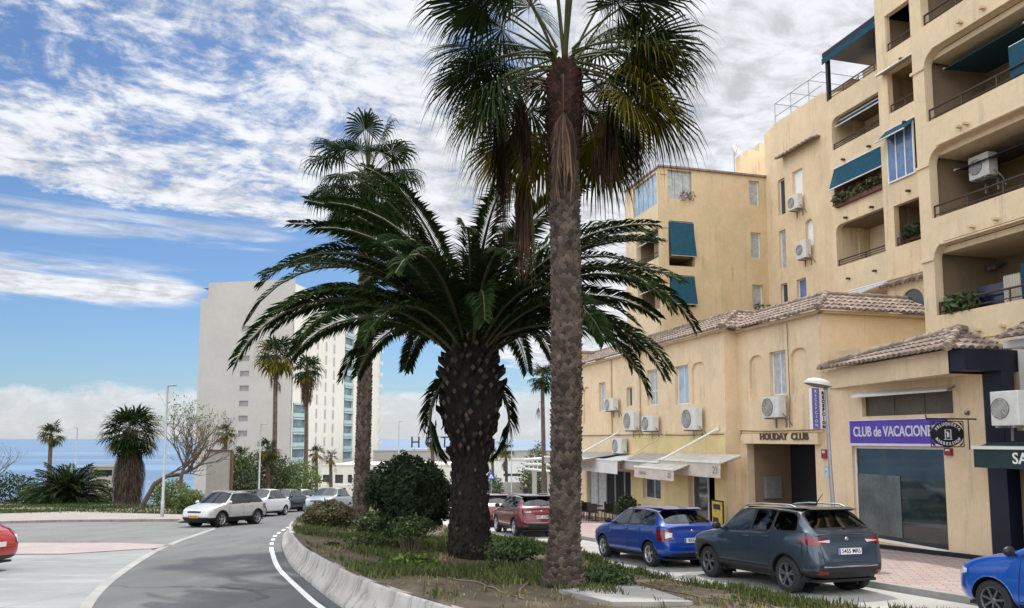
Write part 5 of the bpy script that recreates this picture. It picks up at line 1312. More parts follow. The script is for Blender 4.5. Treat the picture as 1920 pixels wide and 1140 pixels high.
zr = az2 - .8; floors = [zr - 2.2 - FH*k for k in range(14)]
holes = [rect(gz0, gz1, -8, zr-1.2), rect(lz0, lz1, -8, lztop)]
wall(mb, mr, rect(.01, bend, -11, zr), holes, .8)
wall(mb, ml, [(0, az2-.01), (aw_, az2-.01), (aw_, az2-.5), (0, az2-.5)], [], .3) if 0 else None
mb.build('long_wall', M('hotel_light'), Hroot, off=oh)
mb = MB()
for s0_, s1_ in slots:
    for z in floors: mb.quad(mr(s0_, z-1.0, -.03), mr(s1_, z-1.0, -.03), mr(s1_, z+1.1, -.03), mr(s0_, z+1.1, -.03))
mb.build('window_slot', M('hotel_slot'), Hroot, off=oh)
mb = MB(); P = [H(0.6, .5, 0), H(aw_-.3, .5, 0), H(aw_-.3, bend, 0), H(.6, bend, 0)]
vs = [Vector((p.x, p.y, -11)) for p in P] + [Vector((p.x, p.y, az1-.4)) for p in P]
mb.add(vs, [(0, 1, 2, 3), (7, 6, 5, 4), (0, 1, 5, 4), (1, 2, 6, 5), (2, 3, 7, 6), (3, 0, 4, 7)]); mb.build('core', M('hotel_slot'), Hroot, off=oh)
mb = MB(); Pq = [H(.02, .52, 0), H(aw_-.02, .52, 0), H(aw_-.02, bend, 0), H(.02, bend, 0)]
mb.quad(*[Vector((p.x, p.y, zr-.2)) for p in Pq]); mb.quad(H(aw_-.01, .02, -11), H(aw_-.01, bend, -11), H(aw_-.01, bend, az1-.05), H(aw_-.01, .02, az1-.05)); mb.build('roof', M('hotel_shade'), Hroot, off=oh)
for (g0, g1, zt_) in ((gz0, gz1, zr-1.2), (lz0, lz1, lztop)):
    z = zt_; n = 0
    while z > -6:
        mb = MB(); mb.quad(mr(g0, z-1.9, .5), mr(g1, z-1.9, .5), mr(g1, z-.35, .5), mr(g0, z-.35, .5)); mb.build('balcony_glass', M('hotel_glass'), Hroot, off=oh)
        mb = MB(); mb.add([mr(g0, z-.35, -.15), mr(g1, z-.35, -.15), mr(g1, z, -.15), mr(g0, z, -.15), mr(g0, z-.35, .75), mr(g1, z-.35, .75)], [(0, 1, 2, 3), (0, 1, 5, 4)]); 
        mb.quad(mr(g0, z-2.85, -.1), mr(g1, z-2.85, -.1), mr(g1, z-2.0, -.1), mr(g0, z-2.0, -.1)); mb.build('balcony_front', pmat('teal_pane', (.34, .47, .48), .25, var=.15) if 'teal_pane' not in MATS else M('teal_pane'), Hroot, off=oh)
        z -= FH
mb = MB()
for z in floors: mb.add([mr(bend-.4, z-.8, -.9), mr(bend+.2, z-.8, -.9), mr(bend+.2, z+.1, -.9), mr(bend-.4, z+.1, -.9), mr(bend-.4, z-.8, 0), mr(bend-.4, z+.1, 0), mr(bend-.4, z-.8, 0)], [(0, 1, 2, 3), (0, 3, 5, 4)])
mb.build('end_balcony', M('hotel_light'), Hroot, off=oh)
# podium, low buildings behind
def block(name, label, cat, u0, u1, v0, y, dep, mat, rz=0, zb=None, wins=(), wmat='window_glass', parapet=True):
    a, b = at(u0, v0, y), at(u1, v0, y); zt = at((u0+u1)/2, v0, y).z; zb = -SL*y-3 if zb is None else zb
    c = (a+b)/2; T = thing(name, label, cat, (c.x, y, zb)); o_ = T.location
    mp = lambda x, z, d: Vector((x, y + d, z))
    hl = []
    for (p, q, r, s) in wins:
        P_, Q_ = at(p, r, y), at(q, s, y); hl.append(rect(P_.x, Q_.x, Q_.z, P_.z))
    mb = MB(); wall(mb, mp, rect(a.x, b.x, zb, zt), hl, .4)
    mb.box(a.x+.01, a.x+.3, y+.41, y+dep, zb, zt-.01); mb.box(b.x-.3, b.x-.01, y+.41, y+dep, zb, zt-.01); mb.box(a.x, b.x, y+.402, y+dep, zt-.5, zt-.2); mb.build('wall', M(mat), T, off=o_)
    if parapet: mb = MB(); mb.box(a.x-.15, b.x+.15, y-.15, y+.3, zt+.002, zt+.25); mb.build('parapet', M(mat), T, off=o_)
    for h_ in hl:
        q = bb(h_); mb = MB(); mb.quad(mp(q[0], q[2], .25), mp(q[1], q[2], .25), mp(q[1], q[3], .25), mp(q[0], q[3], .25)); mb.build('window', M(wmat), T, off=o_)
    return T
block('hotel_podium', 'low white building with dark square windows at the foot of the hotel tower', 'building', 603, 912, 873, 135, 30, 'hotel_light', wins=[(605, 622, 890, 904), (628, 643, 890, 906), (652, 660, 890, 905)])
block('low_building', 'long low grey flat roofed building behind the dark clipped bush', 'building', 700, 1100, 846, 175, 20, 'dull_wall', wins=[(905, 910, 850, 858)])
block('low_building', 'pale low building with a long dark window slot beyond the crossing sign', 'building', 912, 1100, 862, 120, 14, 'white_wall', wins=[(944, 976, 888, 893), (944, 952, 845+20, 884)])
block('beach_kiosk', 'small dark roofed hut overlooking the sea behind the shaggy palm', 'hut', 170, 216, 876, 88, 5, 'dull_wall', wins=[(176, 210, 881, 892)], wmat='dark_inside', parapet=True)
T = block('garden_wall', 'beige garden wall pillar with a red brown edge behind the white crossover', 'wall', 388, 434, 846, 60, .5, 'dull_wall', parapet=False)
mb = MB(); a, b = at(432, 846, 60), at(442, 846, 60); mb.box(a.x+.002, a.x+.16, 59.98, 60.3, -6, a.z+.02); mb.box(at(386, 846, 60).x, a.x, 59.9, 60.6, a.z+.003, a.z+.12); mb.build('edge_post', M('red_brown'), T, off=T.location)
block('boundary_wall', 'long low pale boundary wall across the road end beyond the red cars', 'wall', 905, 1080, 904, 92, .5, 'dull_wall', parapet=False)
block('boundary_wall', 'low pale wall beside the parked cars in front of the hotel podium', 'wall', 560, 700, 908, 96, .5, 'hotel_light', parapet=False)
# white bridge-like pergola at right
T = thing('garden_pergola', 'white railed footbridge like pergola just left of the nearest palm trunk', 'pergola', at(1010, 900, 75)); o_ = T.location
mb = MB(); a, b = at(984, 862, 75), at(1048, 858, 75); c, d = at(984, 879, 75), at(1048, 886, 75)
for p, q in ((a, b), (c, d), (a.lerp(c, .5), b.lerp(d, .5))): mb.tube([p, q], .16, 5)
for k in range(9): f = k/8; mb.tube([a.lerp(b, f), c.lerp(d, f)], .07, 4)
mb.build('railing', M('white_wall'), T, off=o_)
mb = MB()
for u in (1002, 1030): p = at(u, 880, 75); mb.box(p.x-.22, p.x+.22, 74.9, 75.3, G(p.x, 75)-.2, p.z-.1)
mb.build('post', M('dull_wall'), T, off=o_)
# HOTEL sign letters on a frame above the low building
yS = 120; p0_ = at(771, 841, yS); hgt = at(771, 819, yS).z - p0_.z
T = thing('hotel_sign', 'large free standing grey letters with a rayed emblem above the clipped bush', 'sign', (p0_.x, yS, p0_.z)); 
mb = MB(); w_ = at(911, 830, yS).x - p0_.x
text_mesh(mb, "H O T E L", hgt*1.38, Matrix.Translation((0, 0, hgt*.5)) @ Matrix.Rotation(R(90), 4, 'X'), .12, align='LEFT')
mx = max(p.x for p in mb.v); mn = min(p.x for p in mb.v)
for p in mb.v: p.x = (p.x-mn)/(mx-mn)*w_*.80
mb.build('sign_letters', M('cloth_dark'), T)
mb = MB()
for (ua, va, ub, vb) in ((793, 804, 800, 814), (798, 792, 807, 806), (817, 787, 817, 803), (835, 792, 827, 806), (843, 804, 834, 814)):
    a, b = at(ua, va, yS) - p0_, at(ub, vb, yS) - p0_; a.y = b.y = 0; m_ = (a+b)/2; mb.tube([a, m_, b], [.06, .17, .08], 6)
mb.build('emblem', M('cloth_dark'), T)
mb = MB(); 
for k in range(5): x = w_*.8*k/4.4+.5; mb.tube([(x, .3, -6), (x, .3, .1)], .05, 4)
mb.tube([(0, .3, -.1), (w_*.8, .3, -.1)], .06, 4); mb.build('frame', M('galvanised'), T)

# ------------------------------------------------------------------ vegetation
def dome_dirs(n, seed, e0, e1):
    rr = random.Random(seed); out = []
    for i in range(n):
        f = (i+.5)/n; el_ = e0 + (e1-e0)*f + rr.uniform(-.08, .08); az_ = i*2.39996 + rr.uniform(-.25, .25); out.append((az_, el_, rr))
    return out
def fan_leaf(mb, base, az_, el_, plen, brad, rr, mi, seg=34, droop=.5, spread=R(128), stem=True, mi_stem=3, wk=1.0, stiff=1.0):
    d0 = Vector((math.cos(az_)*math.cos(el_), math.sin(az_)*math.cos(el_), math.sin(el_)))
    P = [base]; d = d0.copy(); n = 7
    for i in range(n):
        d = (d + Vector((0, 0, -1))*(droop*.9/n)).normalized(); P.append(P[-1] + d*plen/n)
    if stem: mb.tube(P, [.035]+[.022]*(n-2)+[.014, .010], 4, mi_stem, cap=False)
    D = d; S = D.cross(Vector((0, 0, 1))); S = S.normalized() if S.length > .05 else Vector((1, 0, 0)); S = (S + Vector((0, 0, rr.uniform(-.25, .25)))).normalized(); N = S.cross(D).normalized()
    hub = P[-1]
    for k in range(seg):
        ph = -spread + 2*spread*k/(seg-1); L = brad*(.70 + .30*math.cos(ph*.75))*rr.uniform(.88, 1.08)
        dr = (D*math.cos(ph) + S*math.sin(ph) + N*(.10*((k % 2)*2-1)) - N*.12*abs(math.sin(ph))).normalized()
        dphi = 2*spread/(seg-1)
        sd_ = dr.cross(N).normalized()
        g_ = Vector((0, 0, -1))
        a = hub; b = hub + dr*L*.45 + g_*L*.03; w1 = L*.45*dphi*.56*wk
        d2 = (dr + g_*(.45*droop+.12)*stiff).normalized(); c = b + d2*L*.25; w2 = w1*.62
        d3 = (d2 + g_*(.95*droop+.5)*stiff).normalized(); e = c + d3*L*.20; d4 = (d3 + g_*1.2*stiff + Vector((rr.uniform(-.15, .15), rr.uniform(-.15, .15), 0))).normalized(); t_ = e + d4*L*.20*rr.uniform(.6, 1.3)
        mb.add([a, b - sd_*w1, b + sd_*w1, c + sd_*w2, c - sd_*w2, e + sd_*w2*.35, e - sd_*w2*.35, t_], [(0, 1, 2), (1, 4, 3, 2), (4, 6, 5, 3), (6, 7, 5)], mi)
def hang_leaf(mb, base, az_, out, length, rr, mi, seg=26, w=.16):
    """dead leaf: folded, hanging along the trunk"""
    dirx = Vector((math.cos(az_), math.sin(az_), 0)); side = Vector((-dirx.y, dirx.x, 0))
    a = base; b = base + dirx*out*.8 + Vector((0, 0, .12)); c = base + dirx*out + Vector((0, 0, -length*.28))
    mb.tube([a, b, c], [.025, .018, .012], 4, mi, cap=False)
    for k in range(seg):
        f = rr.uniform(-1, 1); q = rr.uniform(-1, 1); L = length*rr.uniform(.30, .85)
        m1 = c + side*f*w*.9 + dirx*q*w*.6 + Vector((0, 0, -L*.35)); m2 = c + side*f*w*1.2 + dirx*q*w*.8 + Vector((rr.uniform(-.03, .03), 0, -L*.75)); t_ = c + side*f*w*1.25 + dirx*q*w*.9 + Vector((rr.uniform(-.06, .06), rr.uniform(-.06, .06), -L))
        ww = .016; mb.add([c, m1 - side*ww, m1 + side*ww, m2 + side*ww*.8, m2 - side*ww*.8, t_], [(0, 1, 2), (1, 4, 3, 2), (4, 5, 3)], mi)
def boot_trunk(name, mats, T, h, r0, r1, rb, plates=True, seed=1, lean=(0, 0), ring=.105, n=11, ps=1.0, ztop_fresh=.8, prot=.035, bulge=0):
    rr = random.Random(seed); mb = MB(); N = max(8, int(h/.25)); pts = []; rs = []
    def cen(z): f = z/h; return Vector((lean[0]*f + .04*math.sin(f*5), lean[1]*f + .03*math.sin(f*4+1), z))
    def rad(z):
        f = z/h; r = r0 + (r1-r0)*f
        if z < .9: r += (rb-r0)*(1-z/.9)**1.2
        if bulge and z > h-1.9: r += bulge*min(1, (z-h+1.9)/.9); r *= 1 if z < h-.35 else max(.35, 1-(z-h+.35)*1.5)
        return r
    for i in range(N+1): z = -.3 + (h+.3)*i/N; pts.append(cen(z)); rs.append(rad(max(z, 0))*.93)
    mb.tube(pts, rs, 16, 0)
    if plates:
        z = .05; k = 0
        while z < h:
            r = rad(z)
            for i in range(n):
                a = (i + .5*(k % 2) + rr.uniform(-.12, .12))*2*math.pi/n; zz2 = z + rr.uniform(-.02, .02)
                o = Vector((math.cos(a), math.sin(a), 0)); s_ = Vector((-o.y, o.x, 0)); c = cen(zz2)
                hw = r*math.pi/n*1.02; pr = prot*rr.uniform(.5, 1.3)*(1.5 if z > h*ztop_fresh else 1); hh = ring*1.35*ps
                lo = c + o*r*.90 + Vector((0, 0, -hh*.7)); up_ = c + o*(r*.94+pr) + Vector((0, 0, hh*.55)); ub = c + o*r*.86 + Vector((0, 0, hh*.75))
                m1 = c + o*(r*.96+pr*.3) - s_*hw + Vector((0, 0, 0)); m2 = c + o*(r*.96+pr*.3) + s_*hw
                tl = up_ - s_*hw*.45; tr = up_ + s_*hw*.45
                mb.add([lo, m2, tr, tl, m1, ub], [(0, 1, 2, 3, 4), (3, 2, 5), (2, 1, 5), (4, 3, 5)], 1 if z > h*ztop_fresh else 0)
            z += ring; k += 1
    return mb.build(name, mats, T), cen, rad
def fan_palm(label, loc, h, r0, r1, rb, nleaf, plen, brad, seed, dead=0, olive=.15, skirt=0, seg=34, lod=1, lean=(0, 0), e_lo=-.55, e_hi=1.35, group=None, ring=.105, name='fan_palm', low=0, avoid=0, bulge=0, wk=1.0, stiff=1.0, dr=.45):
    T = thing(name, label, 'palm tree', loc, 0, group); rr = random.Random(seed)
    tr_, cen, rad = boot_trunk('trunk', [M('fan_trunk'), M('fan_trunk_fresh')], T, h, r0, r1, rb, lod > 0, seed, lean, ring, n=14 if lod > 1 else 8, bulge=bulge, prot=.05)
    mb = MB(); topc = cen(h)
    for (az_, el_, r_) in dome_dirs(nleaf, seed, e_hi, e_lo):
        mi = 1 if rr.random() < olive*(2.6 if el_ < .3 else .4) else 0
        if avoid and el_ < .75 and math.sin(az_) < -math.cos(avoid) : az_ += (.95 if math.cos(az_) > 0 else -.95)
        b0 = topc + Vector((math.cos(az_)*r1*.6, math.sin(az_)*r1*.6, rr.uniform(-.35, .15) + .15*el_))
        fan_leaf(mb, b0, az_, el_, plen*rr.uniform(.85, 1.15), brad*rr.uniform(.85, 1.12), rr, mi, seg, droop=dr + .35*(1-el_), mi_stem=2, wk=wk, stiff=stiff)
    for k in range(low):
        a = (.55 if k % 2 else math.pi-.55)+rr.uniform(-.5, .5); fan_leaf(mb, cen(h-.35), a, -.35 + rr.uniform(-.2, .2), plen*.8, brad*1.0, rr, 1 if rr.random() < .6 else 0, seg, droop=1.15, mi_stem=2, wk=wk, spread=R(95))
    # new spears
    for k in range(5): a = rr.uniform(0, 6.28); mb.tube([topc, topc + Vector((math.cos(a)*.12, math.sin(a)*.12, plen*.9)), topc + Vector((math.cos(a)*.35, math.sin(a)*.35, plen*.9+brad*.8))], [.04, .03, .004], 5, 2)
    mb.build('crown', [M('palm_green'), M('palm_olive'), M('stem_green')], T)
    if dead or skirt:
        mb = MB()
        for k in range(dead):
            a = (2.7, 3.2, .15, -1.75, 2.3, 3.6, -.3, .6, 2.9, 1.6, 3.4, 0.0)[k % 12] + rr.uniform(-.15, .15); hang_leaf(mb, cen(h - rr.uniform(.2, .7)) + Vector((math.cos(a), math.sin(a), 0))*r1*.8, a, plen*rr.uniform(.3, .95)*(.35 if k % 12 == 3 else 1), (plen+brad)*rr.uniform(.5, 1.05), rr, 0, 110, w=rr.uniform(.12, .2))
        for k in range(skirt):
            f = (k+.5)/skirt; a = k*2.4; zz2 = h - f*(h*.92 if lod < 0 else 2.6); hang_leaf(mb, cen(max(.8, zz2)) + Vector((math.cos(a), math.sin(a), 0))*r1*.8, a, .30*(1-.5*f)+.1, 1.3, rr, 0, 22, w=.22)
        mb.build('dead_skirt', [M('palm_dead')], T)
    return T
# nearest palm on the island
pm = gnd(1056, 1104, .25); pm.z = zmed(pm.x, pm.y)
hm = at(1068, 118, pm.y).z - pm.z
fan_palm('tallest fan palm nearest the viewer, with brown hanging leaves and a scaly pale trunk', pm, hm, .262, .25, .36, 40, 1.42, 1.45, 11, dead=12, olive=.22, seg=58, lod=2, lean=(.12, 0), ring=.072, low=6, e_lo=-.35, e_hi=1.2, avoid=1.05, bulge=.05, wk=1.0, stiff=.7)
# second palm further down the island
ps_ = at(675, 980, 30); ps_.z = zmed(ps_.x, 30) - .05; hs = at(680, 335, 30).z - ps_.z
fan_palm('slender fan palm on the island, its crown above and behind the feather palm', ps_, hs, .30, .24, .42, 32, 1.5, 1.4, 23, dead=0, olive=.03, skirt=16, seg=44, lod=2, lean=(.10, 0), ring=.12, e_lo=-.5, wk=1.15, dr=.85, stiff=1.2)
# feather palm
def feather_palm(label, loc, h, prof_r, nfr, L, seed, nleaf=74, leaf_w=.018, stubs=True, e_hi=1.45, e_lo=-.45, name='feather_palm', cat='palm tree', hang=4, lf=.50, avoid=0, hero=()):
    T = thing(name, label, cat, loc); rr = random.Random(seed)
    if stubs:
        def rad(z):
            for (za, ra), (zb_, rb_) in zip(prof_r, prof_r[1:]):
                if za <= z <= zb_: f = (z-za)/(zb_-za); f = f*f*(3-2*f); return ra + (rb_-ra)*f
            return prof_r[-1][1]
        mb = MB(); N = 40
        mb.tube([(0, 0, -.3 + (h+.3)*i/N) for i in range(N+1)], [rad(max(0, -.3 + (h+.3)*i/N))*.95 for i in range(N+1)], 24, 0)
        z = .1; k = 0
        while z < h:
            r = rad(z); n = 15; big = z > h*.46; ring = .17 if big else .13
            for i in range(n):
                a = (i + .5*(k % 2) + rr.uniform(-.3, .3))*2*math.pi/n; o = Vector((math.cos(a), math.sin(a), 0)); s_ = Vector((-o.y, o.x, 0)); c = Vector((0, 0, z + rr.uniform(-.07, .07)))
                if rr.random() < .12: continue
                hw = r*math.pi/n*(.85 if big else .7)*rr.uniform(.65, 1.15); pr = (.12 if big else .035)*rr.uniform(.3, 1.7); hh = ring*.62
                base = [c + o*r*.9 - s_*hw*1.05, c + o*r*.9 + Vector((0, 0, -hh*1.5)), c + o*r*.9 + s_*hw*1.05, c + o*r*.88 + Vector((0, 0, hh))]
                q = c + o*(r+pr) + Vector((0, 0, pr*.9)); tipv = [q - s_*hw*.62, q + Vector((0, 0, -hh*.75)), q + s_*hw*.62, q + Vector((0, 0, hh*.7))]
                mb.add(base+tipv, [(0, 1, 5, 4), (1, 2, 6, 5), (2, 3, 7, 6), (3, 0, 4, 7)], 0); mb.add([v.copy() for v in tipv], [(0, 1, 2, 3)], 1 if big or rr.random() < .12 else 0)
            z += ring; k += 1
        mb.build('trunk', [M('phoenix_bark'), M('phoenix_stub')], T)
    mb = MB()
    tot = nfr + hang
    for i in range(tot):
        if i < len(hero):
            az_, el_, LL, dp = hero[i]; LL *= 1.05; el_ += .09; az_ += rr.uniform(-.08, .08)
        elif i < nfr:
            f = (i+.5)/nfr; el_ = e_hi + (e_lo-e_hi)*f**.85 + rr.uniform(-.07, .07); az_ = i*2.39996 + rr.uniform(-.2, .2); LL = L*rr.uniform(.88, 1.08)*(1 - .12*f)*(.86 + .14*min(1, f*2.5)); dp = .75 + 1.15*f
            if avoid and math.sin(az_) < -math.cos(avoid) and el_ < .75: el_ = .75 + rr.uniform(0, .4); LL *= .9
            if avoid and f > .5 and abs(math.cos(az_)) > .8: dp *= .92
        else: el_ = -.7; az_ = i*math.pi+.3; LL = L*.45; dp = 1.6
        p = Vector((math.cos(az_)*.22, math.sin(az_)*.22, h - .05 - .5*(i/tot) )); d = Vector((math.cos(az_)*math.cos(el_), math.sin(az_)*math.cos(el_), math.sin(el_)))
        n = 22; P = [p]; Ds = [d]
        tw = rr.uniform(-.18, .18)
        for k in range(n):
            fk = (k+1)/n; th = el_ - dp*fk**1.45; aa = az_ + tw*fk; d = Vector((math.cos(aa)*math.cos(th), math.sin(aa)*math.cos(th), math.sin(th))); P.append(P[-1] + d*LL/n); Ds.append(d)
        mb.tube(P[::2]+[P[-1]] if n % 2 else P[::2], [.05*(1-q/12.0)+.008 for q in range(len(P[::2]) + (1 if n % 2 else 0))], 4, 1, cap=False)
        roll = rr.uniform(-1.3, 1.3)
        for k in range(nleaf):
            fk = .10 + .90*(k+.5)/nleaf; x = fk*n; j = min(int(x), n-1); q = P[j].lerp(P[j+1], x-j); t_ = Ds[j].lerp(Ds[j+1], x-j).normalized()
            s_ = t_.cross(Vector((0, 0, 1))); s_ = s_.normalized() if s_.length > .08 else Vector((-math.sin(az_), math.cos(az_), 0)); s_ = Matrix.Rotation(roll*.5, 3, t_) @ s_; up_ = s_.cross(t_)
            ll = lf*(math.sin(math.pi*min(1, fk*.80+.12))**.6)*rr.uniform(.85, 1.1)
            if fk < .2: ll *= .45
            for sg in (-1, 1):
                d1 = (t_*(.55+.5*fk) + s_*sg*.85 + up_*rr.uniform(.0, .38)).normalized(); m_ = q + d1*ll*.55; d2 = (d1 + Vector((0, 0, -.55))).normalized(); e = m_ + d2*ll*.5
                wv = t_.cross(d1).cross(d1).normalized()*leaf_w if t_.cross(d1).length > .01 else up_*leaf_w
                mb.add([q, m_ - wv, e, m_ + wv], [(0, 1, 2, 3)], 0)
    mb.build('crown', [M('phoenix_green'), M('phoenix_rachis')], T)
    return T
PI_ = math.pi
HERO = [(PI_, .88, 6.3, 2.05), (PI_+.25, .52, 5.9, 1.75), (PI_-.2, 1.12, 5.6, 1.8), (PI_-.45, .70, 5.9, 1.9), (PI_+.5, .95, 5.6, 1.9), (PI_+.1, 1.28, 5.0, 1.3), (PI_-.7, .45, 5.0, 1.5),
        (0, .82, 6.1, 2.0), (.2, .45, 5.7, 1.55), (-.25, .34, 4.8, 1.7), (.1, 1.02, 5.6, 1.75), (-.2, 1.18, 5.5, 1.6), (.55, .66, 5.8, 1.9), (-.5, .85, 5.6, 1.95), (.8, .4, 5.0, 1.5), (1.5, .5, 5, 1.6), (2.1, .6, 5, 1.7)]
pp = at(880, 1035, 19); pp.z = zmed(pp.x, 19) - .1; hp_ = at(890, 640, 19).z - pp.z
PR = [(0, .54), (.6, .48), (2.1, .43), (2.9, .46), (3.6, .66), (4.2, .72), (hp_-.5, .62), (hp_+.1, .45)]
sc_ = hp_/5.35
PR = [(a*sc_ if a < hp_-1 else a, b) for a, b in PR]
feather_palm('broad feather palm with a thick dark trunk in the middle of the island', pp, hp_, PR, 70, 5.9, 5, nleaf=122, leaf_w=.033, lf=.64, e_lo=.72, e_hi=1.42, hang=2, avoid=1.15, hero=HERO)
# far fan palms
def far_palm(u, vc, y, crown_w, label, skirt=0, n=22, lowv=None, olive=.1, seed=1, rt=.22, ns=16, lean=0):
    c = at(u, vc, y); zg = G(c.x, y)-.05; h = c.z - zg; rad_ = crown_w/FPX*y/2
    return fan_palm(label, (c.x - lean, y, zg), h, rt, rt*.8, rt*1.4, n, rad_*.50, rad_*.62, seed, skirt=skirt, olive=olive, seg=ns, lod=0, lean=(lean, 0), e_lo=-.5)
far_palm(519, 668, 75, 92, 'fan palm with the taller crown before the blind end of the hotel', 14, 30, seed=3, rt=.26, olive=.3)
far_palm(577, 694, 78, 72, 'fan palm with a long brown skirt before the hotel balconies', 50, 26, seed=4, rt=.24, olive=.1)
far_palm(97, 815, 88, 52, 'small lone fan palm standing against the sea', 0, 20, seed=5, rt=.28)
far_palm(425, 812, 80, 48, 'small yellowish palm behind the bare tree before the hotel', 4, 18, seed=6, olive=.5)
far_palm(594, 848, 82, 36, 'small palm left of a thin bare trunk at the hotel podium', 4, 16, seed=7, olive=.4)
far_palm(621, 858, 84, 30, 'smallest palm beside the dark podium window', 2, 14, seed=8, olive=.4)
far_palm(503, 845, 70, 50, 'dense young palm behind the second street lamp', 8, 22, seed=9, olive=.3)
far_palm(452, 858, 68, 46, 'bushy palm between the beige wall and the street lamp', 6, 20, seed=10, olive=.4)
far_palm(924, 853, 95, 30, 'small palm above the blue crossing sign', 3, 16, seed=12, olive=.4)
far_palm(949, 843, 98, 40, 'taller thin palm right of the blue crossing sign', 3, 18, seed=13, olive=.4)
far_palm(812, 826, 70, 30, 'small green palm in front of the hotel letters', 0, 16, seed=15, olive=.3)
far_palm(1018, 708, 60, 60, 'fan palm half hidden behind the nearest trunk', 2, 26, seed=14, rt=.2)
# shaggy palm on the left, skirt to the ground
c = at(246, 806, 64); zg = G(c.x, 64)-.05
T = thing('fan_palm', 'stout shaggy fan palm whose dead leaves reach the ground, left of the grey lamp post', 'palm tree', (c.x, 64, zg)); rr = random.Random(77); hh = c.z - zg
boot_trunk('trunk', [M('fan_trunk'), M('fan_trunk_fresh')], T, hh, .9, .6, 1.2, False)
mb = MB()
for (az_, el_, _) in dome_dirs(64, 31, 1.35, -.7): fan_leaf(mb, Vector((0, 0, hh-.3)), az_, el_, 1.5*rr.uniform(.8, 1.15), 1.4*rr.uniform(.85, 1.1), rr, 1 if rr.random() < .1 else 0, 20, droop=.45, mi_stem=2, stiff=.6, spread=R(120))
mb.build('crown', [M('palm_green'), M('palm_olive'), M('stem_green')], T)
mb = MB()
for k in range(210):
    f = k/210; a = k*2.4; z = hh*(.80 - f*.62); ro = 1.0 + .25*math.sin(f*3) + rr.uniform(-.1, .1); hang_leaf(mb, Vector((math.cos(a)*.5, math.sin(a)*.5, z)), a, ro-.75, 1.6, rr, 0, 24, w=.3)
mb.build('dead_skirt', [M('skirt_dark')], T)
# feather palm bushes, left
c = at(128, 935, 70); feather_palm('low dark feather palm bush spreading before the sea', (c.x, 70, G(c.x, 70)), .7, None, 90, 4.1, 8, nleaf=40, leaf_w=.05, stubs=False, e_lo=.0, hang=0, lf=.75, name='feather_palm', cat='palm bush')
def bush(name, label, u, v, y, w_, h_, mat, n, size, seed, kind=None, cat='bush', grp=None, ydep=None, lump=.35):
    c = at(u, v, y); zg = G(c.x, y) if y > 50 else c.z
    T = thing(name, label, cat, (c.x, y, zg), 0, grp); mb = MB()
    leaf_cloud(mb, (0, 0, h_*.5), w_/2, (ydep or w_)/2, h_*.55, n, size, seed, lump, shell=.35); mb.build('foliage', M(mat), T)
    rr = random.Random(seed); mb = MB()
    for k in range(9): a = k*.7+.2; mb.tube([(math.cos(a)*.05*w_, math.sin(a)*.05*w_, -.2), (math.cos(a)*.12*w_, math.sin(a)*.12*w_, h_*.3), (math.cos(a)*.26*w_, math.sin(a)*.26*w_, h_*.62)], [.04, .03, .01], 4)
    mb.build('stems', M('twig'), T); return T
def px(n, y): return n*y/FPX
bush('shrub', 'grey green shrub at the left edge before the sea', 22, 925, 74, px(90, 74), px(52, 74)+.8, 'bush_dark', 2600, .13, 3)
bush('shrub', 'low green shrub right of the grey lamp post foot', 352, 962, 50, px(56, 50), px(42, 50), 'bush_bright', 2200, .09, 4)
bush('shrub', 'bright green shrubs between the shaggy palm and the bare tree', 320, 950, 60, px(80, 60), px(50, 60), 'bush_bright', 2200, .11, 5)
bush('shrub', 'small spiky shrub low on the verge left of the feather palm bush', 58, 935, 72, px(40, 72), px(24, 72)+.4, 'bush_mid', 900, .11, 6)
bush('shrub', 'green bush behind the beige wall pillar', 452, 912, 66, px(60, 66), px(70, 66)+1, 'bush_mid', 3000, .13, 7)
bush('shrub', 'dark green leafy tree mass beside the second street lamp', 500, 912, 72, px(90, 72), px(76, 72)+1, 'bush_mid', 3600, .14, 8)
bush('shrub', 'rounded street shrub above the parked white cars', 555, 915, 74, px(90, 74), px(50, 74)+1.2, 'bush_bright', 3600, .13, 9)
bush('shrub', 'green shrub under the white railed pergola', 1012, 908, 90, px(80, 90), px(46, 90)+1.2, 'bush_mid', 2600, .15, 10)
bush('shrub', 'light leafy tree top above the white railed pergola', 1008, 890, 96, px(50, 96), px(78, 96)+1.2, 'bush_mid', 2000, .15, 12)
bush('shrub', 'low bush at the foot of the blue crossing sign', 925, 916, 88, px(40, 88), px(26, 88)+1, 'bush_mid', 1200, .13, 13)
bush('shrub', 'low green shrubs behind the shaggy palm by the hut', 200, 935, 76, px(60, 76), px(50, 76), 'bush_dark', 1600, .14, 14)
bush('shrub', 'olive bush between the clipped bush and the hotel', 690, 925, 60, px(60, 60), px(60, 60)+.5, 'bush_mid', 1800, .11, 15)
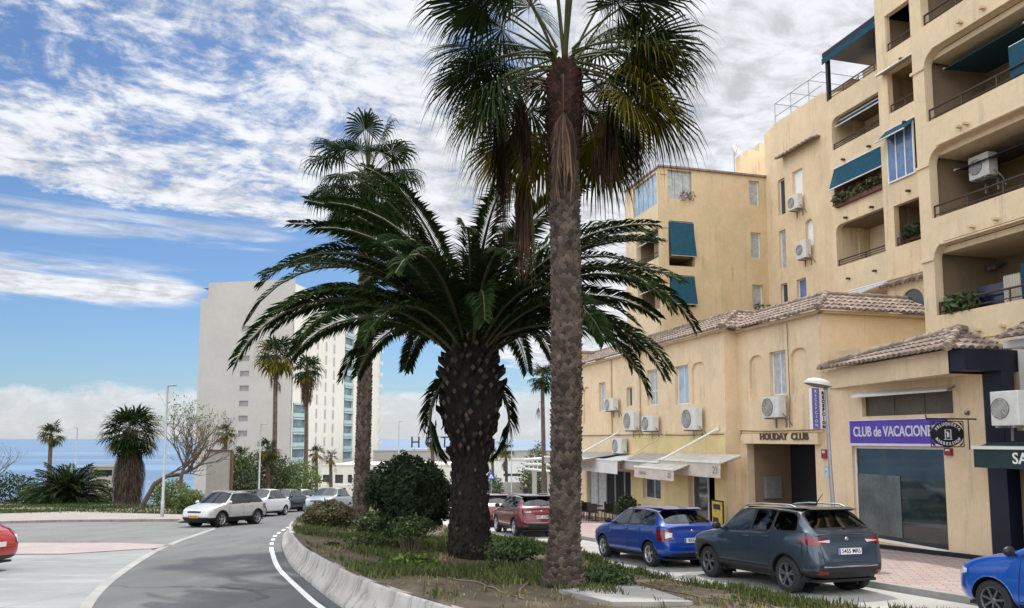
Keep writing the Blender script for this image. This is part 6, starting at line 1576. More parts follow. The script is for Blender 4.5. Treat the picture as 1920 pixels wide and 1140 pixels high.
# clipped dark bush on trunk, hedge, low growth on the island
def med_bush(name, label, u, vtop, vbot, wpx, y, mat, n, size, seed, trunk=False, cat='bush', shell=.45, lump=.3, stems=True, sink=.1):
    c = at(u, vbot, y); zb_ = zmed(c.x, y) - .05; zt_ = at(u, vtop, y).z; zl_ = at(u, vbot, y).z
    T = thing(name, label, cat, (c.x, y, zb_)); mb = MB(); lo = max(zl_, zb_-sink)
    leaf_cloud(mb, (0, 0, (lo+zt_)/2 - zb_), px(wpx, y)/2, px(wpx, y)/2*.9, (zt_-lo)/2, n, size, seed, lump, shell=shell)
    mb.build('foliage', M(mat), T)
    mb = MB()
    if trunk:
        mb.tube([(0, 0, -.2), (.04, 0, .5), (0, .05, lo-zb_+.5)], [.13, .10, .08], 8)
        for k in range(9): a = k*.9; mb.tube([(0, 0, .35+.04*k), (math.cos(a)*.3, math.sin(a)*.3, lo-zb_+.3), (math.cos(a)*.8, math.sin(a)*.8, lo-zb_+.9)], [.05, .035, .01], 5)
        mb.build('trunk', M('bark'), T)
    else:
        for k in range(12): a = k*.52; mb.tube([(math.cos(a)*.1, math.sin(a)*.1, -.1), (math.cos(a)*px(wpx, y)*.3, math.sin(a)*px(wpx, y)*.25, (zt_-zb_)*.6)], [.025, .006], 4)
        mb.build('stems', M('twig'), T)
    return T
med_bush('clipped_bush', 'dark rounded clipped bush on a short trunk left of the feather palm', 768, 862, 1000, 150, 21, 'bush_dark', 26000, .06, 21, True, lump=.42, shell=.5)
med_bush('hedge_shrub', 'olive brown hedge shrub at the island tip by the slender palm', 616, 938, 1008, 92, 28.5, 'hedge_mix', 7500, .055, 22, lump=.25)
med_bush('shrub', 'bright green shrub between the slender palm and the clipped bush', 700, 958, 1020, 70, 25, 'bush_mid', 2600, .06, 23)
med_bush('shrub', 'thin pale leaved shrub under the left side of the clipped bush', 770, 965, 1012, 100, 19.5, 'bush_mid', 1200, .05, 24, shell=.1)
med_bush('ground_shrub', 'small dark green ground shrub beside the concrete barrier', 622, 1018, 1046, 40, 20, 'bush_dark', 900, .04, 25)
med_bush('ground_shrub', 'bright grassy shrub in the middle of the island before the palms', 762, 1040, 1080, 110, 15.6, 'bush_bright', 2000, .055, 26, shell=.05, lump=.6)
med_bush('ground_shrub', 'low green growth between the thick trunk and the nearest palm', 960, 1010, 1052, 110, 17.5, 'bush_mid', 2400, .05, 27, shell=.05, lump=.6)
med_bush('ground_shrub', 'green growth on the street side right of the nearest palm trunk', 1140, 1062, 1104, 100, 14.2, 'bush_mid', 2000, .042, 28, shell=.05, lump=.6)
med_bush('ground_shrub', 'low green plants left of the bright grassy shrub', 690, 1000, 1040, 90, 20, 'bush_mid', 1500, .05, 29, shell=.05, lump=.6)
# bare trees, left
def bare_tree(label, base, pts0, seed, depth=5, L0=1.6, r0=.2, leaves=300, spreadx=1.2, up=.2, name='bare_tree'):
    T = thing(name, label, 'tree', base); rr = random.Random(seed); mb = MB(); lv = MB(); tips = []
    P = [Vector(p) for p in pts0]; mb.tube(P, [r0*(1-.35*i/(len(P)-1)) for i in range(len(P))], 8)
    tw = MB()
    def br(p, d, L, r, dp):
        n = 4; q = [p]
        for i in range(n): d = (d + Vector((rr.gauss(0, .16), rr.gauss(0, .16), rr.gauss(0, .12)+.03))).normalized(); q.append(q[-1] + d*L/n)
        (mb if dp > 1 else tw).tube(q, [r*(1-.12*i) for i in range(n+1)], 5 if dp > 2 else 3, 0, cap=False)
        if dp == 0: tips.append(q[-1]); return
        for k in range(3 if dp > 3 else 2):
            a = q[-1] if k < 2 else q[2]; dd = (d + Vector((rr.uniform(-1, 1)*spreadx, rr.uniform(-1, 1), rr.uniform(-.45, .9)+up))*.75).normalized(); br(a, dd, L*rr.uniform(.62, .85), r*.6, dp-1)
    for i in (-1, -1, -1, -2, -2): 
        dd = (P[-1]-P[-2]).normalized(); br(P[i], (dd + Vector((rr.uniform(-.9, 1.1), rr.uniform(-.8, .8), rr.uniform(0, .8)))).normalized(), L0, r0*.5, depth)
    mb.build('trunk', M('bark'), T); tw.build('twigs', M('twig'), T)
    for _ in range(leaves): p = rr.choice(tips); leaf_cloud(lv, p, .15, .15, .15, 2, .07, rr.randint(0, 999))
    lv.build('leaves', M('bush_bright'), T)
    return T
c = at(262, 948, 57); g0 = G(c.x, 57)-.1
bare_tree('bare spreading tree with a curved leaning trunk behind the grey lamp post', (c.x, 57, g0), [(0, 0, 0), (.5, 0, .9), (1.0, 0, 1.9), (1.9, 0, 2.5), (2.8, 0, 2.6)], 5, 5, 1.6, .21, 260)
c = at(333, 960, 54); g0 = G(c.x, 54)-.1
bare_tree('smaller bare tree with reddish twigs and a few green leaves before the hotel', (c.x, 54, g0), [(0, 0, 0), (.08, 0, 1.2), (.15, 0, 2.4), (.3, 0, 3.0)], 9, 5, 1.6, .17, 420)
c = at(-22, 940, 66); bare_tree('leafless tree reaching in from the left edge', (c.x, 66, G(c.x, 66)-.1), [(0, 0, 0), (.1, 0, 1.4), (.3, 0, 2.2)], 15, 4, 1.1, .10, 20)
c = at(940, 730, 24)
# street lamps, left
def lamp(label, u, vb, vt, y, arm, r=.075, grp=None):
    p = at(u, vb, y); zg = -SL*y + .1; zt_ = at(u, vt, y).z; T = thing('lamp_post', label, 'street lamp', (p.x, y, zg))
    mb = MB(); mb.tube([(0, 0, 0), (0, 0, .9), (0, 0, .92), (0, 0, zt_-zg)], [r*1.25, r*1.25, r, r*.65], 10); mb.build('pole', M('galvanised'), T)
    mb = MB(); mb.tube([(0, 0, zt_-zg-.06), (arm*.3, 0, zt_-zg)], .035, 6); mb.box(min(arm*.25, arm), max(arm*.25, arm), -.12, .12, zt_-zg-.03, zt_-zg+.06, bev=.03); mb.build('lamp_head', M('galvanised'), T); return T
lamp('tall grey lamp post with a flat arm on the pale pavement, left', 304, 968, 723, 42.5, .45)
lamp('grey lamp post behind the parked white cars before the hotel', 485, 930, 795, 60, .5)
lamp('distant lamp post against the sea left of the shaggy palm', 140, 900, 802, 95, -.4, .09)
lamp('distant mast lamp in the gap between slender palm and clipped bush', 747, 880, 790, 110, .5, .1)
lamp('thin far lamp post right of the crossing sign', 959, 900, 826, 90, .3, .08)
lamp('thin pole in front of the hut by the shaggy palm', 212, 930, 840, 72, .1, .05)
# crossing sign
T = thing('crossing_sign', 'blue square pedestrian crossing sign on a thin post beyond the red cars', 'sign', (at(921, 920, 62).x, 62, -SL*62)); p = at(921, 893, 62) - T.location; s_ = px(12, 62)/2
mb = MB(); mb.tube([(p.x, .05, 0), (p.x, .05, p.z+s_)], .04, 6); mb.build('post', M('galvanised'), T)
mb = MB(); mb.box(p.x-s_, p.x+s_, -.01, .01, p.z-s_, p.z+s_); mb.build('sign_plate', M('plate_blue'), T)
mb = MB(); mb.add([Vector((p.x-s_*.8, -.015, p.z-s_*.65)), Vector((p.x+s_*.8, -.015, p.z-s_*.65)), Vector((p.x, -.015, p.z+s_*.8))], [(0, 1, 2)]); mb.build('white_triangle', M('white_paint'), T)
mb = MB(); mb.tube([(p.x, -.02, p.z+.05), (p.x, -.02, p.z-.08), (p.x-.08, -.02, p.z-.16)], .02, 4); mb.tube([(p.x, -.02, p.z-.08), (p.x+.08, -.02, p.z-.16)], .02, 4); mb.build('walking_figure', M('plate_ink'), T)
# thin wires of the far background poles: small motorbike rider beyond the red cars
def person(label, loc, rz=0, h=1.7, sit=False):
    bm_v = []; me = bpy.data.meshes.new('person'); k = h/1.7
    J = {'pel': (0, 0, .95), 'ch': (0, .02, 1.25), 'nk': (0, 0, 1.46), 'hd': (0, -.01, 1.58), 'ht': (0, 0, 1.70), 'sl': (-.18, 0, 1.40), 'el': (-.24, .0, 1.13), 'hl': (-.22, -.15, .92), 'sr': (.18, 0, 1.40), 'er': (.24, 0, 1.13), 'hr': (.22, -.15, .92),
         'pl': (-.10, 0, .90), 'kl': (-.11, -.02, .50), 'al': (-.11, .02, .08), 'tl': (-.11, -.14, .03), 'pr': (.10, 0, .90), 'kr': (.11, -.06, .50), 'ar': (.11, .03, .08), 'tr': (.11, -.13, .03)}
    rad_ = {'pel': .15, 'ch': .16, 'nk': .06, 'hd': .10, 'ht': .07, 'sl': .07, 'el': .045, 'hl': .035, 'sr': .07, 'er': .045, 'hr': .035, 'pl': .10, 'kl': .065, 'al': .045, 'tl': .03, 'pr': .10, 'kr': .065, 'ar': .045, 'tr': .03}
    E = [('pel', 'ch'), ('ch', 'nk'), ('nk', 'hd'), ('hd', 'ht'), ('ch', 'sl'), ('sl', 'el'), ('el', 'hl'), ('ch', 'sr'), ('sr', 'er'), ('er', 'hr'), ('pel', 'pl'), ('pl', 'kl'), ('kl', 'al'), ('al', 'tl'), ('pel', 'pr'), ('pr', 'kr'), ('kr', 'ar'), ('ar', 'tr')]
    ks = list(J); me.from_pydata([tuple(c*k for c in J[q]) for q in ks], [(ks.index(a), ks.index(b)) for a, b in E], [])
    o = bpy.data.objects.new('tmp', me); COL.objects.link(o); sk = o.modifiers.new('s', 'SKIN'); o.modifiers.new('u', 'SUBSURF').levels = 1
    for i, q in enumerate(ks): me.skin_vertices[0].data[i].radius = (rad_[q]*k, rad_[q]*k)
    me.skin_vertices[0].data[0].use_root = True
    dg = bpy.context.evaluated_depsgraph_get(); m2_ = bpy.data.meshes.new_from_object(o.evaluated_get(dg)); bpy.data.objects.remove(o)
    m2_.materials.clear(); m2_.materials.append(M('cloth_dark')); m2_.materials.append(M('skin'))
    for p in m2_.polygons: p.material_index = 1 if p.center.z > 1.48*k or (abs(p.center.x) > .19 and p.center.z < .97*k) else 0; p.use_smooth = True
    ob = bpy.data.objects.new('person', m2_); COL.objects.link(ob); ob.location = loc; ob.rotation_euler.z = rz
    return tag(ob, label, 'person')
c = at(986, 934, 70); person('tiny distant person in dark clothes standing beyond the red crossovers', (c.x, 70, -SL*70+.0), 2.6, 1.72)
def see_through():
    m = bpy.data.materials.new('car_window'); m.use_nodes = True; t = NT(m.node_tree)
    out = t.n('ShaderNodeOutputMaterial'); gl_ = t.n('ShaderNodeBsdfGlossy'); gl_.inputs['Roughness'].default_value = .02; gl_.inputs['Color'].default_value = (.85, .9, .95, 1)
    tr = t.n('ShaderNodeBsdfTransparent'); tr.inputs[0].default_value = (.30, .36, .37, 1); lw_ = t.n('ShaderNodeFresnel'); lw_.inputs[0].default_value = 1.55
    f = t.math('ADD', t.math('MULTIPLY', lw_.outputs[0], .9), .03, clamp=True); mx = t.n('ShaderNodeMixShader'); t.set(mx.inputs[0], f); t.link(tr.outputs[0], mx.inputs[1]); t.link(gl_.outputs[0], mx.inputs[2]); t.link(mx.outputs[0], out.inputs[0]); MATS['car_window'] = m
see_through()
pmat('upholstery', (.035, .035, .038), .8, var=.2, vscale=6)
# ------------------------------------------------------------------ cars (x forward, y left, z up; origin on the ground between the axles)
def make_car(name, label, paint, L=4.0, Wd=1.73, Ht=1.47, wb=2.47, fo=.80, Rw=.30, zhf=.72, zcow=.95, zb=.93, zb2=1.0, xw=.95, xrf=.20, xrr=-1.25, xrb=-1.62, clad=False,
             rim='rim_silver', spokes=5, plate=None, pcol='plate_white', rails=False, lights='hatch', level=2, qglass=True, antenna=False, roofpaint=None, zbot=.20, cat='car', dark_pillar=True, spare=0, rearwiper=True, grille='wide'):
    T = thing(name, label, cat); w = Wd/2; xf = wb/2 + fo; xr = xf - L; fw, rw = wb/2, -wb/2; Ra = Rw*1.17
    zr = Ht
    def ring(xs, ys, zs): return [Vector((xs[i], ys[i], zs[i])) for i in range(9)]
    Y0 = [0, .80, .975, 1.0, .985, .93, .80, .42, 0]
    S = []
    def hood_z(x): f = max(0, min(1, (xf-.1 - x)/(xf-.1-xw))); return zhf + (zcow - zhf)*(1-(1-f)**1.7)
    def hood_st(x, ky, dx=0, lowz=None):
        h = hood_z(x); zz = [zbot, zbot, zbot+.11, .46, min(h-.10, zb-.12), h-.035, h+.0, h+.03, h+.035]
        if lowz: zz[:3] = [lowz, lowz, lowz+.08]
        return ring([x+dx*k for k in (-.5, -.5, 0, .35, 0, -.5, -.8, -.8, -.8)], [y*w*ky for y in (0, .80, .975, 1.0, .985, .94, .82, .42, 0)], zz)
    S.append(hood_st(xf, .60, .10)); S.append(hood_st(xf-.07, .80, .10)); S.append(hood_st(xf-.22, .93, .06)); S.append(hood_st(fw+Ra+.06, .985)); S.append(hood_st(fw, 1.0)); S.append(hood_st(max(fw-Ra-.06, xw+.08), 1.0))
    yc = [0, .80, .975, 1.0, .99, .955, .90, .5, 0]
    S.append(ring([xw-.10]*5 + [xw-.02, xw, xw+.10, xw+.13], [y*w for y in yc], [zbot, zbot, zbot+.11, .46, zb-.13, zb, zb+.03, zb+.06, zb+.065]))
    def cab(x, x5, x6, x8, zb_, yr=.70, zrr=None, kk=1.0, zd=0.0):
        zz = (zrr or zr)
        return ring([x]*5 + [x5, x6, (x6+x8)/2, x8], [0, .80*w*kk, .975*w*kk, w*kk, .99*w*kk, .955*w*kk, yr*w, .42*w, 0], [zbot, zbot, zbot+.11, .46, zb_-.13, zb_, zz-.085, zz-.02, zz])
    xB = (xw + xrb)/2 + .22
    bl = lambda f: zb + (zb2-zb)*f
    S.append(cab(xw-.30, xw-.20, xrf, xrf+.05, bl(.12), .71, zr-.03))
    S.append(cab(xB, xB, xB-.04, xB, bl(.4), .72, zr))
    xC = max(rw + Ra + .05, xrb+.62)
    S.append(cab(rw+Ra+.05, xC, xC-.05, xC, bl(.72), .71, zr-.01))
    S.append(cab(rw, xrb+.20 if qglass else xrb+.28, xrr+.06, xrr, bl(.95), .69, zr-.055, 1.0))
    S.append(ring([rw-Ra-.05]*5 + [xrb+.02, xrb, xrb-.05, xrb-.07], [0, .78*w, .95*w, .985*w, .98*w, .94*w, .80*w, .42*w, 0], [zbot+.03, zbot+.03, zbot+.13, .50, zb2-.13, zb2, zb2+.03, zb2+.045, zb2+.05]))
    S.append(ring([xr+.10, xr+.10, xr+.08, xr+.06, xr+.10, xrb-.10, xrb-.14, xrb-.17, xrb-.18], [0, .72*w, .88*w, .92*w, .90*w, .86*w, .74*w, .40*w, 0], [zbot+.05, zbot+.05, zbot+.15, .50, zb2-.16, zb2-.05, zb2-.03, zb2-.02, zb2-.02]))
    S.append(ring([xr+.04, xr+.04, xr, xr-.02, xr+.05, xr+.10, xr+.12, xr+.12, xr+.12], [0, .60*w, .72*w, .76*w, .76*w, .72*w, .62*w, .32*w, 0], [zbot+.08, zbot+.08, zbot+.18, .52, zb2-.22, zb2-.12, zb2-.08, zb2-.07, zb2-.07]))
    bm = bmesh.new(); ml_ = bm.faces.layers.int.new('m'); cl = bm.edges.layers.float.new('crease_edge'); cv = bm.verts.layers.float.new('crease_vert'); V = []
    for st in S:
        row = [bm.verts.new(p) for p in st]; mir = [row[0]] + [bm.verts.new(Vector((p.x, -p.y, p.z))) for p in st[1:8]] + [row[8]]; V.append((row, mir))
    n = len(S); side = {}
    nC = [6, 7, 8, 9, 10]
    for i in range(n-1):
        for sd_ in (0, 1):
            for j in range(8):
                q = [V[i][sd_][j], V[i][sd_][j+1], V[i+1][sd_][j+1], V[i+1][sd_][j]]
                if sd_: q.reverse()
                f = bm.faces.new(q); m_ = 0
                if i == 6 and j in (6, 7): m_ = 1
                if i == 10 and j in (6, 7): m_ = 4
                if j == 5 and i in ((7, 8, 9) if qglass else (7, 8)): m_ = 2 + sd_
                f[ml_] = m_; side[(i, j, sd_)] = f
    for e, flip in ((0, False), (n-1, True)):
        r0, r1 = V[e]
        fs = [[r0[1], r0[0], r1[1], r1[2], r0[2]]] + [[r0[j], r1[j], r1[j+1], r0[j+1]] if 0 else [r0[j], r1[j], r1[j+1], r0[j+1]] for j in range(2, 7)] + [[r0[7], r1[7], r0[8]]]
        for q in fs:
            f = bm.faces.new(q[::-1] if flip else q); f[ml_] = 0
    # insets for glass
    for m_, th in ((1, .035), (4, .04)):
        fs = [f for f in bm.faces if f[ml_] == m_]
        r = bmesh.ops.inset_region(bm, faces=fs, thickness=th, depth=-.004, use_boundary=True, use_even_offset=True)
        for f in r['faces']: f[ml_] = 5 if m_ == 1 else 5
    fs = [f for f in bm.faces if f[ml_] in (2, 3)]
    r = bmesh.ops.inset_individual(bm, faces=fs, thickness=.022, depth=-.003, use_even_offset=True)
    for f in r['faces']: f[ml_] = 5 if dark_pillar else 0
    bmesh.ops.recalc_face_normals(bm, faces=bm.faces[:])
    for e in bm.edges:
        ms = {f[ml_] for f in e.link_faces}
        if len(ms) > 1: e[cl] = .97
    for v in bm.verts:
        ms = [f[ml_] for f in v.link_faces]
        if len(ms) == 3 and sum(1 for q in ms if q == 5) == 2 and any(1 <= q <= 4 for q in ms): v[cv] = .8
    for i in range(6, 12):
        for sd_ in (0, 1):
            a, b = V[i][sd_][5], V[i+1][sd_][5] if i+1 < n else None
            if b:
                e = bm.edges.get((a, b))
                if e: e[cl] = .5
    for i in range(3, 6):
        for sd_ in (0, 1):
            e = bm.edges.get((V[i][sd_][5], V[i+1][sd_][5]))
            if e: e[cl] = .45
    me = bpy.data.meshes.new('tmp'); 
    for f in bm.faces: f.material_index = f[ml_]; f.smooth = True
    bm.to_mesh(me); bm.free()
    for k in range(6): me.materials.append(None)
    o = bpy.data.objects.new('tmp', me); COL.objects.link(o); sb = o.modifiers.new('s', 'SUBSURF'); sb.levels = level+1; sb.render_levels = level+1
    dg = bpy.context.evaluated_depsgraph_get(); em = bpy.data.meshes.new_from_object(o.evaluated_get(dg)); bpy.data.objects.remove(o)
    vs = [v.co.copy() for v in em.vertices]; polys = [(tuple(p.vertices), p.material_index) for p in em.polygons]
    bvh = BVHTree.FromPolygons(vs, [p[0] for p in polys])
    # wheel arch cut
    inside = [False]*len(vs)
    for k, p in enumerate(vs):
        if abs(p.y) > w*.55 or p.z < zbot+.06:
            for cx_ in (fw, rw):
                dx, dz = p.x - cx_, p.z - Rw
                if abs(p.y) > w*.50 and (dx*dx + dz*dz)**.5 < Ra: inside[k] = cx_ or 1e-9
    keep = []; moved = {}
    for f, m_ in polys:
        if all(inside[k] is not False for k in f): continue
        keep.append((f, m_))
        for k in f:
            if inside[k] is not False and k not in moved:
                cx_ = inside[k]; d = Vector((vs[k].x - cx_, 0, vs[k].z - Rw)); d = d.normalized()*Ra if d.length > 1e-6 else Vector((0, 0, Ra)); moved[k] = Vector((cx_ + d.x, vs[k].y, Rw + d.z))
    for k, p in moved.items(): vs[k] = p
    me_parts = {}
    for f, m_ in keep:
        zc_ = sum(vs[k].z for k in f)/len(f)
        key = {0: 'body', 1: 'windshield', 2: 'window_l', 3: 'window_r', 4: 'rear_window', 5: 'body_frame'}[m_]
        if key == 'body' and zc_ < (zbot + (.20 if clad else .045)): key = 'lower_body'
        if key == 'body_frame': pass
        me_parts.setdefault(key, []).append(f)
    def emit(fs, nm, mat, parent=T):
        idx = {}; mb = MB()
        for f in fs:
            for k in f:
                if k not in idx: idx[k] = len(mb.v); mb.v.append(vs[k])
            mb.f.append([idx[k] for k in f]); mb.m.append(0); mb.sm.append(True)
        return mb.build(nm, M(mat), parent)
    body = emit(me_parts['body'], 'body', paint)
    if 'lower_body' in me_parts: emit(me_parts['lower_body'], 'lower_body', 'car_black')
    if 'body_frame' in me_parts: emit(me_parts['body_frame'], 'window_trim', 'car_black' if dark_pillar else paint)
    GLS = 'car_window' if level > 1 else 'car_glass'; emit(me_parts['windshield'], 'windshield', GLS); emit(me_parts['rear_window'], 'rear_window', GLS)
    if level > 1:
        mb = MB(); mb.box(xrb+.18, xw-.02, -w*.86, w*.86, zbot+.06, zb-.10); mb.box(xrr+.1, xrf-.05, -w*.60, w*.60, zr-.075, zr-.060)
        mb.box(xw-.12, xw+.02, -w*.84, w*.84, zb-.12, zb-.01, bev=.03); mb.build('cabin', M('upholstery'), T)
        for sx_0, ys0 in ((.10, (-.38, .38)), (-.82, (-.42, 0, .42))):
            for y0 in ys0:
                mb = MB(); rot = Matrix.Translation((sx_0, y0, zb-.15)) @ Matrix.Rotation(R(-14), 4, 'Y'); wd_ = .25 if len(ys0) == 2 else .2
                mb.box(-.06, .06, -wd_, wd_, -.1, .34, mat=rot, bev=.05); mb.box(-.04, .04, -.12, .12, .37, .53, mat=rot, bev=.04); mb.tube([rot @ Vector((0, .05, .3)), rot @ Vector((0, .05, .4))], .01, 4); mb.build('seat', M('upholstery'), T)
        mb = MB(); mb.lathe([(.17, -.012), (.185, 0), (.17, .012), (.155, 0), (.17, -.012)], 20, mat=Matrix.Translation((xw-.42, .38, zb-.02)) @ Matrix.Rotation(R(-65), 4, 'Y')); mb.build('steering_wheel', M('car_black'), T)
    for key in ('window_l', 'window_r'):
        fs = me_parts[key]; par = {}
        def find(a):
            while par.get(a, a) != a: a = par[a]
            return a
        for f in fs:
            for k in f[1:]: par[find(k)] = find(f[0])
        gr_ = {}
        for f in fs: gr_.setdefault(find(f[0]), []).append(f)
        for g_ in gr_.values(): emit(g_, 'side_window', GLS)
    # surface helpers
    def hit(a, z, ang, off=.006, flip=1):
        dx, dy = math.cos(ang), math.sin(ang)*flip; e = Vector((-math.sin(ang), math.cos(ang)*flip, 0)) if True else None
        o_ = Vector((dx, dy, 0))*4 + e*a + Vector((0, 0, z)); loc, nr, _, _ = bvh.ray_cast(o_, Vector((-dx, -dy, 0)))
        return (loc + (nr if nr.dot(Vector((dx, dy, 0))) > 0 else -nr)*off) if loc else None
    def decal(nm, mat, ang, prof, off=.006, flip=1, nx=10, nz=3, parent=T, mb=None, thick=True):
        own = mb is None; mb = mb or MB(); g_ = []
        m = len(prof)-1; xs_ = [m*q/nx for q in range(nx+1)]
        for q in xs_:
            i = min(int(q), m-1); f = q-i; a = prof[i][0]+(prof[i+1][0]-prof[i][0])*f; z0_ = prof[i][1]+(prof[i+1][1]-prof[i][1])*f; z1_ = prof[i][2]+(prof[i+1][2]-prof[i][2])*f
            g_.append([hit(a, z0_+(z1_-z0_)*k/nz, ang, off, flip) for k in range(nz+1)])
        for i in range(nx):
            for k in range(nz):
                q = [g_[i][k], g_[i+1][k], g_[i+1][k+1], g_[i][k+1]]
                if all(x is not None for x in q): mb.add(q, [(0, 1, 2, 3)], 0, False)
        # weld for smooth look
        if own: return mb.build(nm, M(mat), parent)
    PI = math.pi
    # seams, handles, mirrors
    sm = MB()
    for fl in (1, -1):
        a90 = PI/2
        def seam(pts, wd=.006):
            for (x0, z0_), (x1, z1_) in zip(pts, pts[1:]):
                nn = max(2, int(math.hypot(x1-x0, z1_-z0_)/.06)); pr = None
                for k in range(nn+1):
                    x, z = x0+(x1-x0)*k/nn, z0_+(z1_-z0_)*k/nn; h_ = hit(-x, z, a90, .003, fl)
                    if h_ is None: pr = None; continue
                    d = Vector((wd, 0, 0)) if abs(z1_-z0_) > abs(x1-x0) else Vector((0, 0, wd))
                    if pr: sm.quad(pr-d, h_-d, h_+d, pr+d)
                    pr = h_
        seam([(xw-.28, bl(.1)-.03), (xw-.22, zbot+.28), (xw-.20, zbot+.14)]); seam([(xB, bl(.4)-.02), (xB+.01, zbot+.13)]); seam([(xC+.02, bl(.7)-.02), (xC-.02, .72), (rw+Ra+.07, .5), (rw+Ra+.06, zbot+.14)]); seam([(xw-.20, zbot+.14), (rw+Ra+.06, zbot+.14)])
        seam([(xr+.42, zb2-.20), (xr+.30, zb2-.20), (rw-Ra-.02, .55)])
    # hatch outline
    def seam_r(pts, wd=.006):
        for (y0, z0_), (y1, z1_) in zip(pts, pts[1:]):
            nn = 10; pr = None
            for k in range(nn+1):
                y, z = y0+(y1-y0)*k/nn, z0_+(z1_-z0_)*k/nn; h_ = hit(-y, z, PI, .003)
                if h_ is None: pr = None; continue
                d = Vector((0, wd, 0)) if abs(z1_-z0_) > abs(y1-y0) else Vector((0, 0, wd))
                if pr: sm.quad(pr-d, h_-d, h_+d, pr+d)
                pr = h_
    seam_r([(-w*.80, zb2-.03), (-w*.70, zb2-.35), (-w*.66, .60), (w*.66, .60), (w*.70, zb2-.35), (w*.80, zb2-.03)])
    if level > 1: sm.build('panel_gap', M('car_black'), T)
    for fl in (1, -1):
        for (x, f) in ((xB+.10, .42), (xC+.12, .72)):
            h_ = hit(-x, bl(f)-.10, PI/2, .0, fl)
            if h_ and level > 1:
                mb = MB(); mb.box(h_.x-.09, h_.x+.09, h_.y-.01, h_.y+.028, h_.z-.016, h_.z+.016, bev=.012) if fl > 0 else mb.box(h_.x-.09, h_.x+.09, h_.y-.028, h_.y+.01, h_.z-.016, h_.z+.016, bev=.012)
                mb.build('door_handle', M(paint), T)
        mb = MB(); h_ = hit(-(xw-.24), bl(.12)+.06, PI/2, 0, fl) or Vector((xw-.24, fl*w*.93, zb+.06))
        bm2 = bmesh.new(); bmesh.ops.create_uvsphere(bm2, u_segments=14, v_segments=9, radius=1)
        for v in bm2.verts: v.co = Vector((h_.x + .05 + v.co.x*(.085 if v.co.x > 0 else .035), h_.y + fl*.13 + v.co.y*.105, h_.z + .03 + v.co.z*.075))
        mb.bm(bm2, 0, sm=True); mb.tube([(h_.x+.04, h_.y-fl*.03, h_.z-.03), (h_.x+.05, h_.y+fl*.1, h_.z)], .022, 6); mb.build('mirror', M('car_black' if lights != 'old' else paint), T)
    # wheels
    def wheel(x, y, fl):
        wr = thing_part('wheel', T); wr.location = (x, y, Rw)
        mb = MB(); wd = .10
        mb.lathe([(Rw*.66, -wd), (Rw*.80, -wd*1.02), (Rw*.93, -wd*.95), (Rw*.985, -wd*.7), (Rw, -wd*.3), (Rw, wd*.3), (Rw*.985, wd*.7), (Rw*.93, wd*.95), (Rw*.80, wd*1.02), (Rw*.66, wd)], 36, axis='y'); mb.build('tyre', M('tyre'), wr)
        mb = MB(); o1 = fl*wd
        mb.lathe([(Rw*.67, o1*.95), (Rw*.64, o1*1.0), (Rw*.60, o1*.85), (Rw*.58, o1*.2), (Rw*.58, -o1*.9)], 36, axis='y')
        mb.lathe([(Rw*.16, o1*.80), (Rw*.13, o1*.88), (0, o1*.90)], 16, axis='y')
        for k in range(spokes):
            a = 2*PI*k/spokes + .3
            for da in ((-.13, .13) if spokes <= 6 else (0,)):
                c, s_ = math.cos(a+da*.6), math.sin(a+da*.6); c2, s2 = math.cos(a+da*1.25), math.sin(a+da*1.25); t1 = Vector((-s_, 0, c))*Rw*.055; t2 = Vector((-s2, 0, c2))*Rw*.05
                p1 = Vector((c*Rw*.12, o1*.84, s_*Rw*.12)); p2 = Vector((c2*Rw*.62, o1*.90, s2*Rw*.62)); bk = Vector((0, -o1*.25, 0))
                mb.add([p1-t1, p1+t1, p2+t2, p2-t2, p1-t1+bk, p1+t1+bk, p2+t2+bk, p2-t2+bk], [(0, 1, 2, 3), (0, 3, 7, 4), (1, 5, 6, 2)], 0)
        mb.build('rim', M(rim), wr)
        mb = MB(); mb.lathe([(0, o1*.15), (Rw*.57, o1*.15)], 24, axis='y', sm=False); mb.lathe([(Rw*.2, o1*.3), (Rw*.42, o1*.32), (Rw*.42, o1*.2)], 20, axis='y'); mb.build('brake_disc', M('car_black'), wr)
    for x in (fw, rw):
        for fl in (1, -1): wheel(x, fl*(w-.115), fl)
    # arch lips and inner wells, floor
    well = MB(); lw = .055 if clad else .012
    for x in (fw, rw):
        for fl in (1, -1):
            prev = None; lip = MB()
            for k in range(25):
                a = PI*(-.08) + PI*1.16*k/24; c, s_ = math.cos(a), math.sin(a)
                pts = []
                for r_, of_ in ((Ra+lw, .005), (Ra+lw*.5, .012), (Ra-.004, .010)):
                    z = Rw + s_*r_; h_ = hit(-(x + c*(Ra+lw)), max(z, zbot+.05) if r_ > Ra else Rw+s_*(Ra+lw), PI/2, 0, fl)
                    yy = (h_.y if h_ else fl*w*.97); pts.append(Vector((x + c*r_, yy + fl*of_, z)))
                pts.append(pts[-1] - Vector((0, fl*.34, 0)))
                if prev:
                    for j in range(2): lip.quad(prev[j], pts[j], pts[j+1], prev[j+1])
                    well.quad(prev[2], pts[2], pts[3], prev[3])
                prev = pts
            lip.build('wheel_arch_trim', M('car_black' if clad else paint), T)
            well.box(x-Ra, x+Ra, fl*(w-.44) - .01, fl*(w-.44)+.01, .14, Rw+Ra)
    well.box(xr+.15, xf-.2, -w*.78, w*.78, zbot-.02, zbot+.03)
    well.build('underbody', M('car_black'), T)
    # side sill strip
    mb = MB()
    for fl in (1, -1): decal('', '', PI/2, [(-(fw-Ra-.03), zbot+.05, zbot+(.17 if clad else .09)), (-(rw+Ra+.03), zbot+.06, zbot+(.18 if clad else .10))], .008, fl, 14, 1, mb=mb)
    mb.build('side_sill', M('car_black'), T)
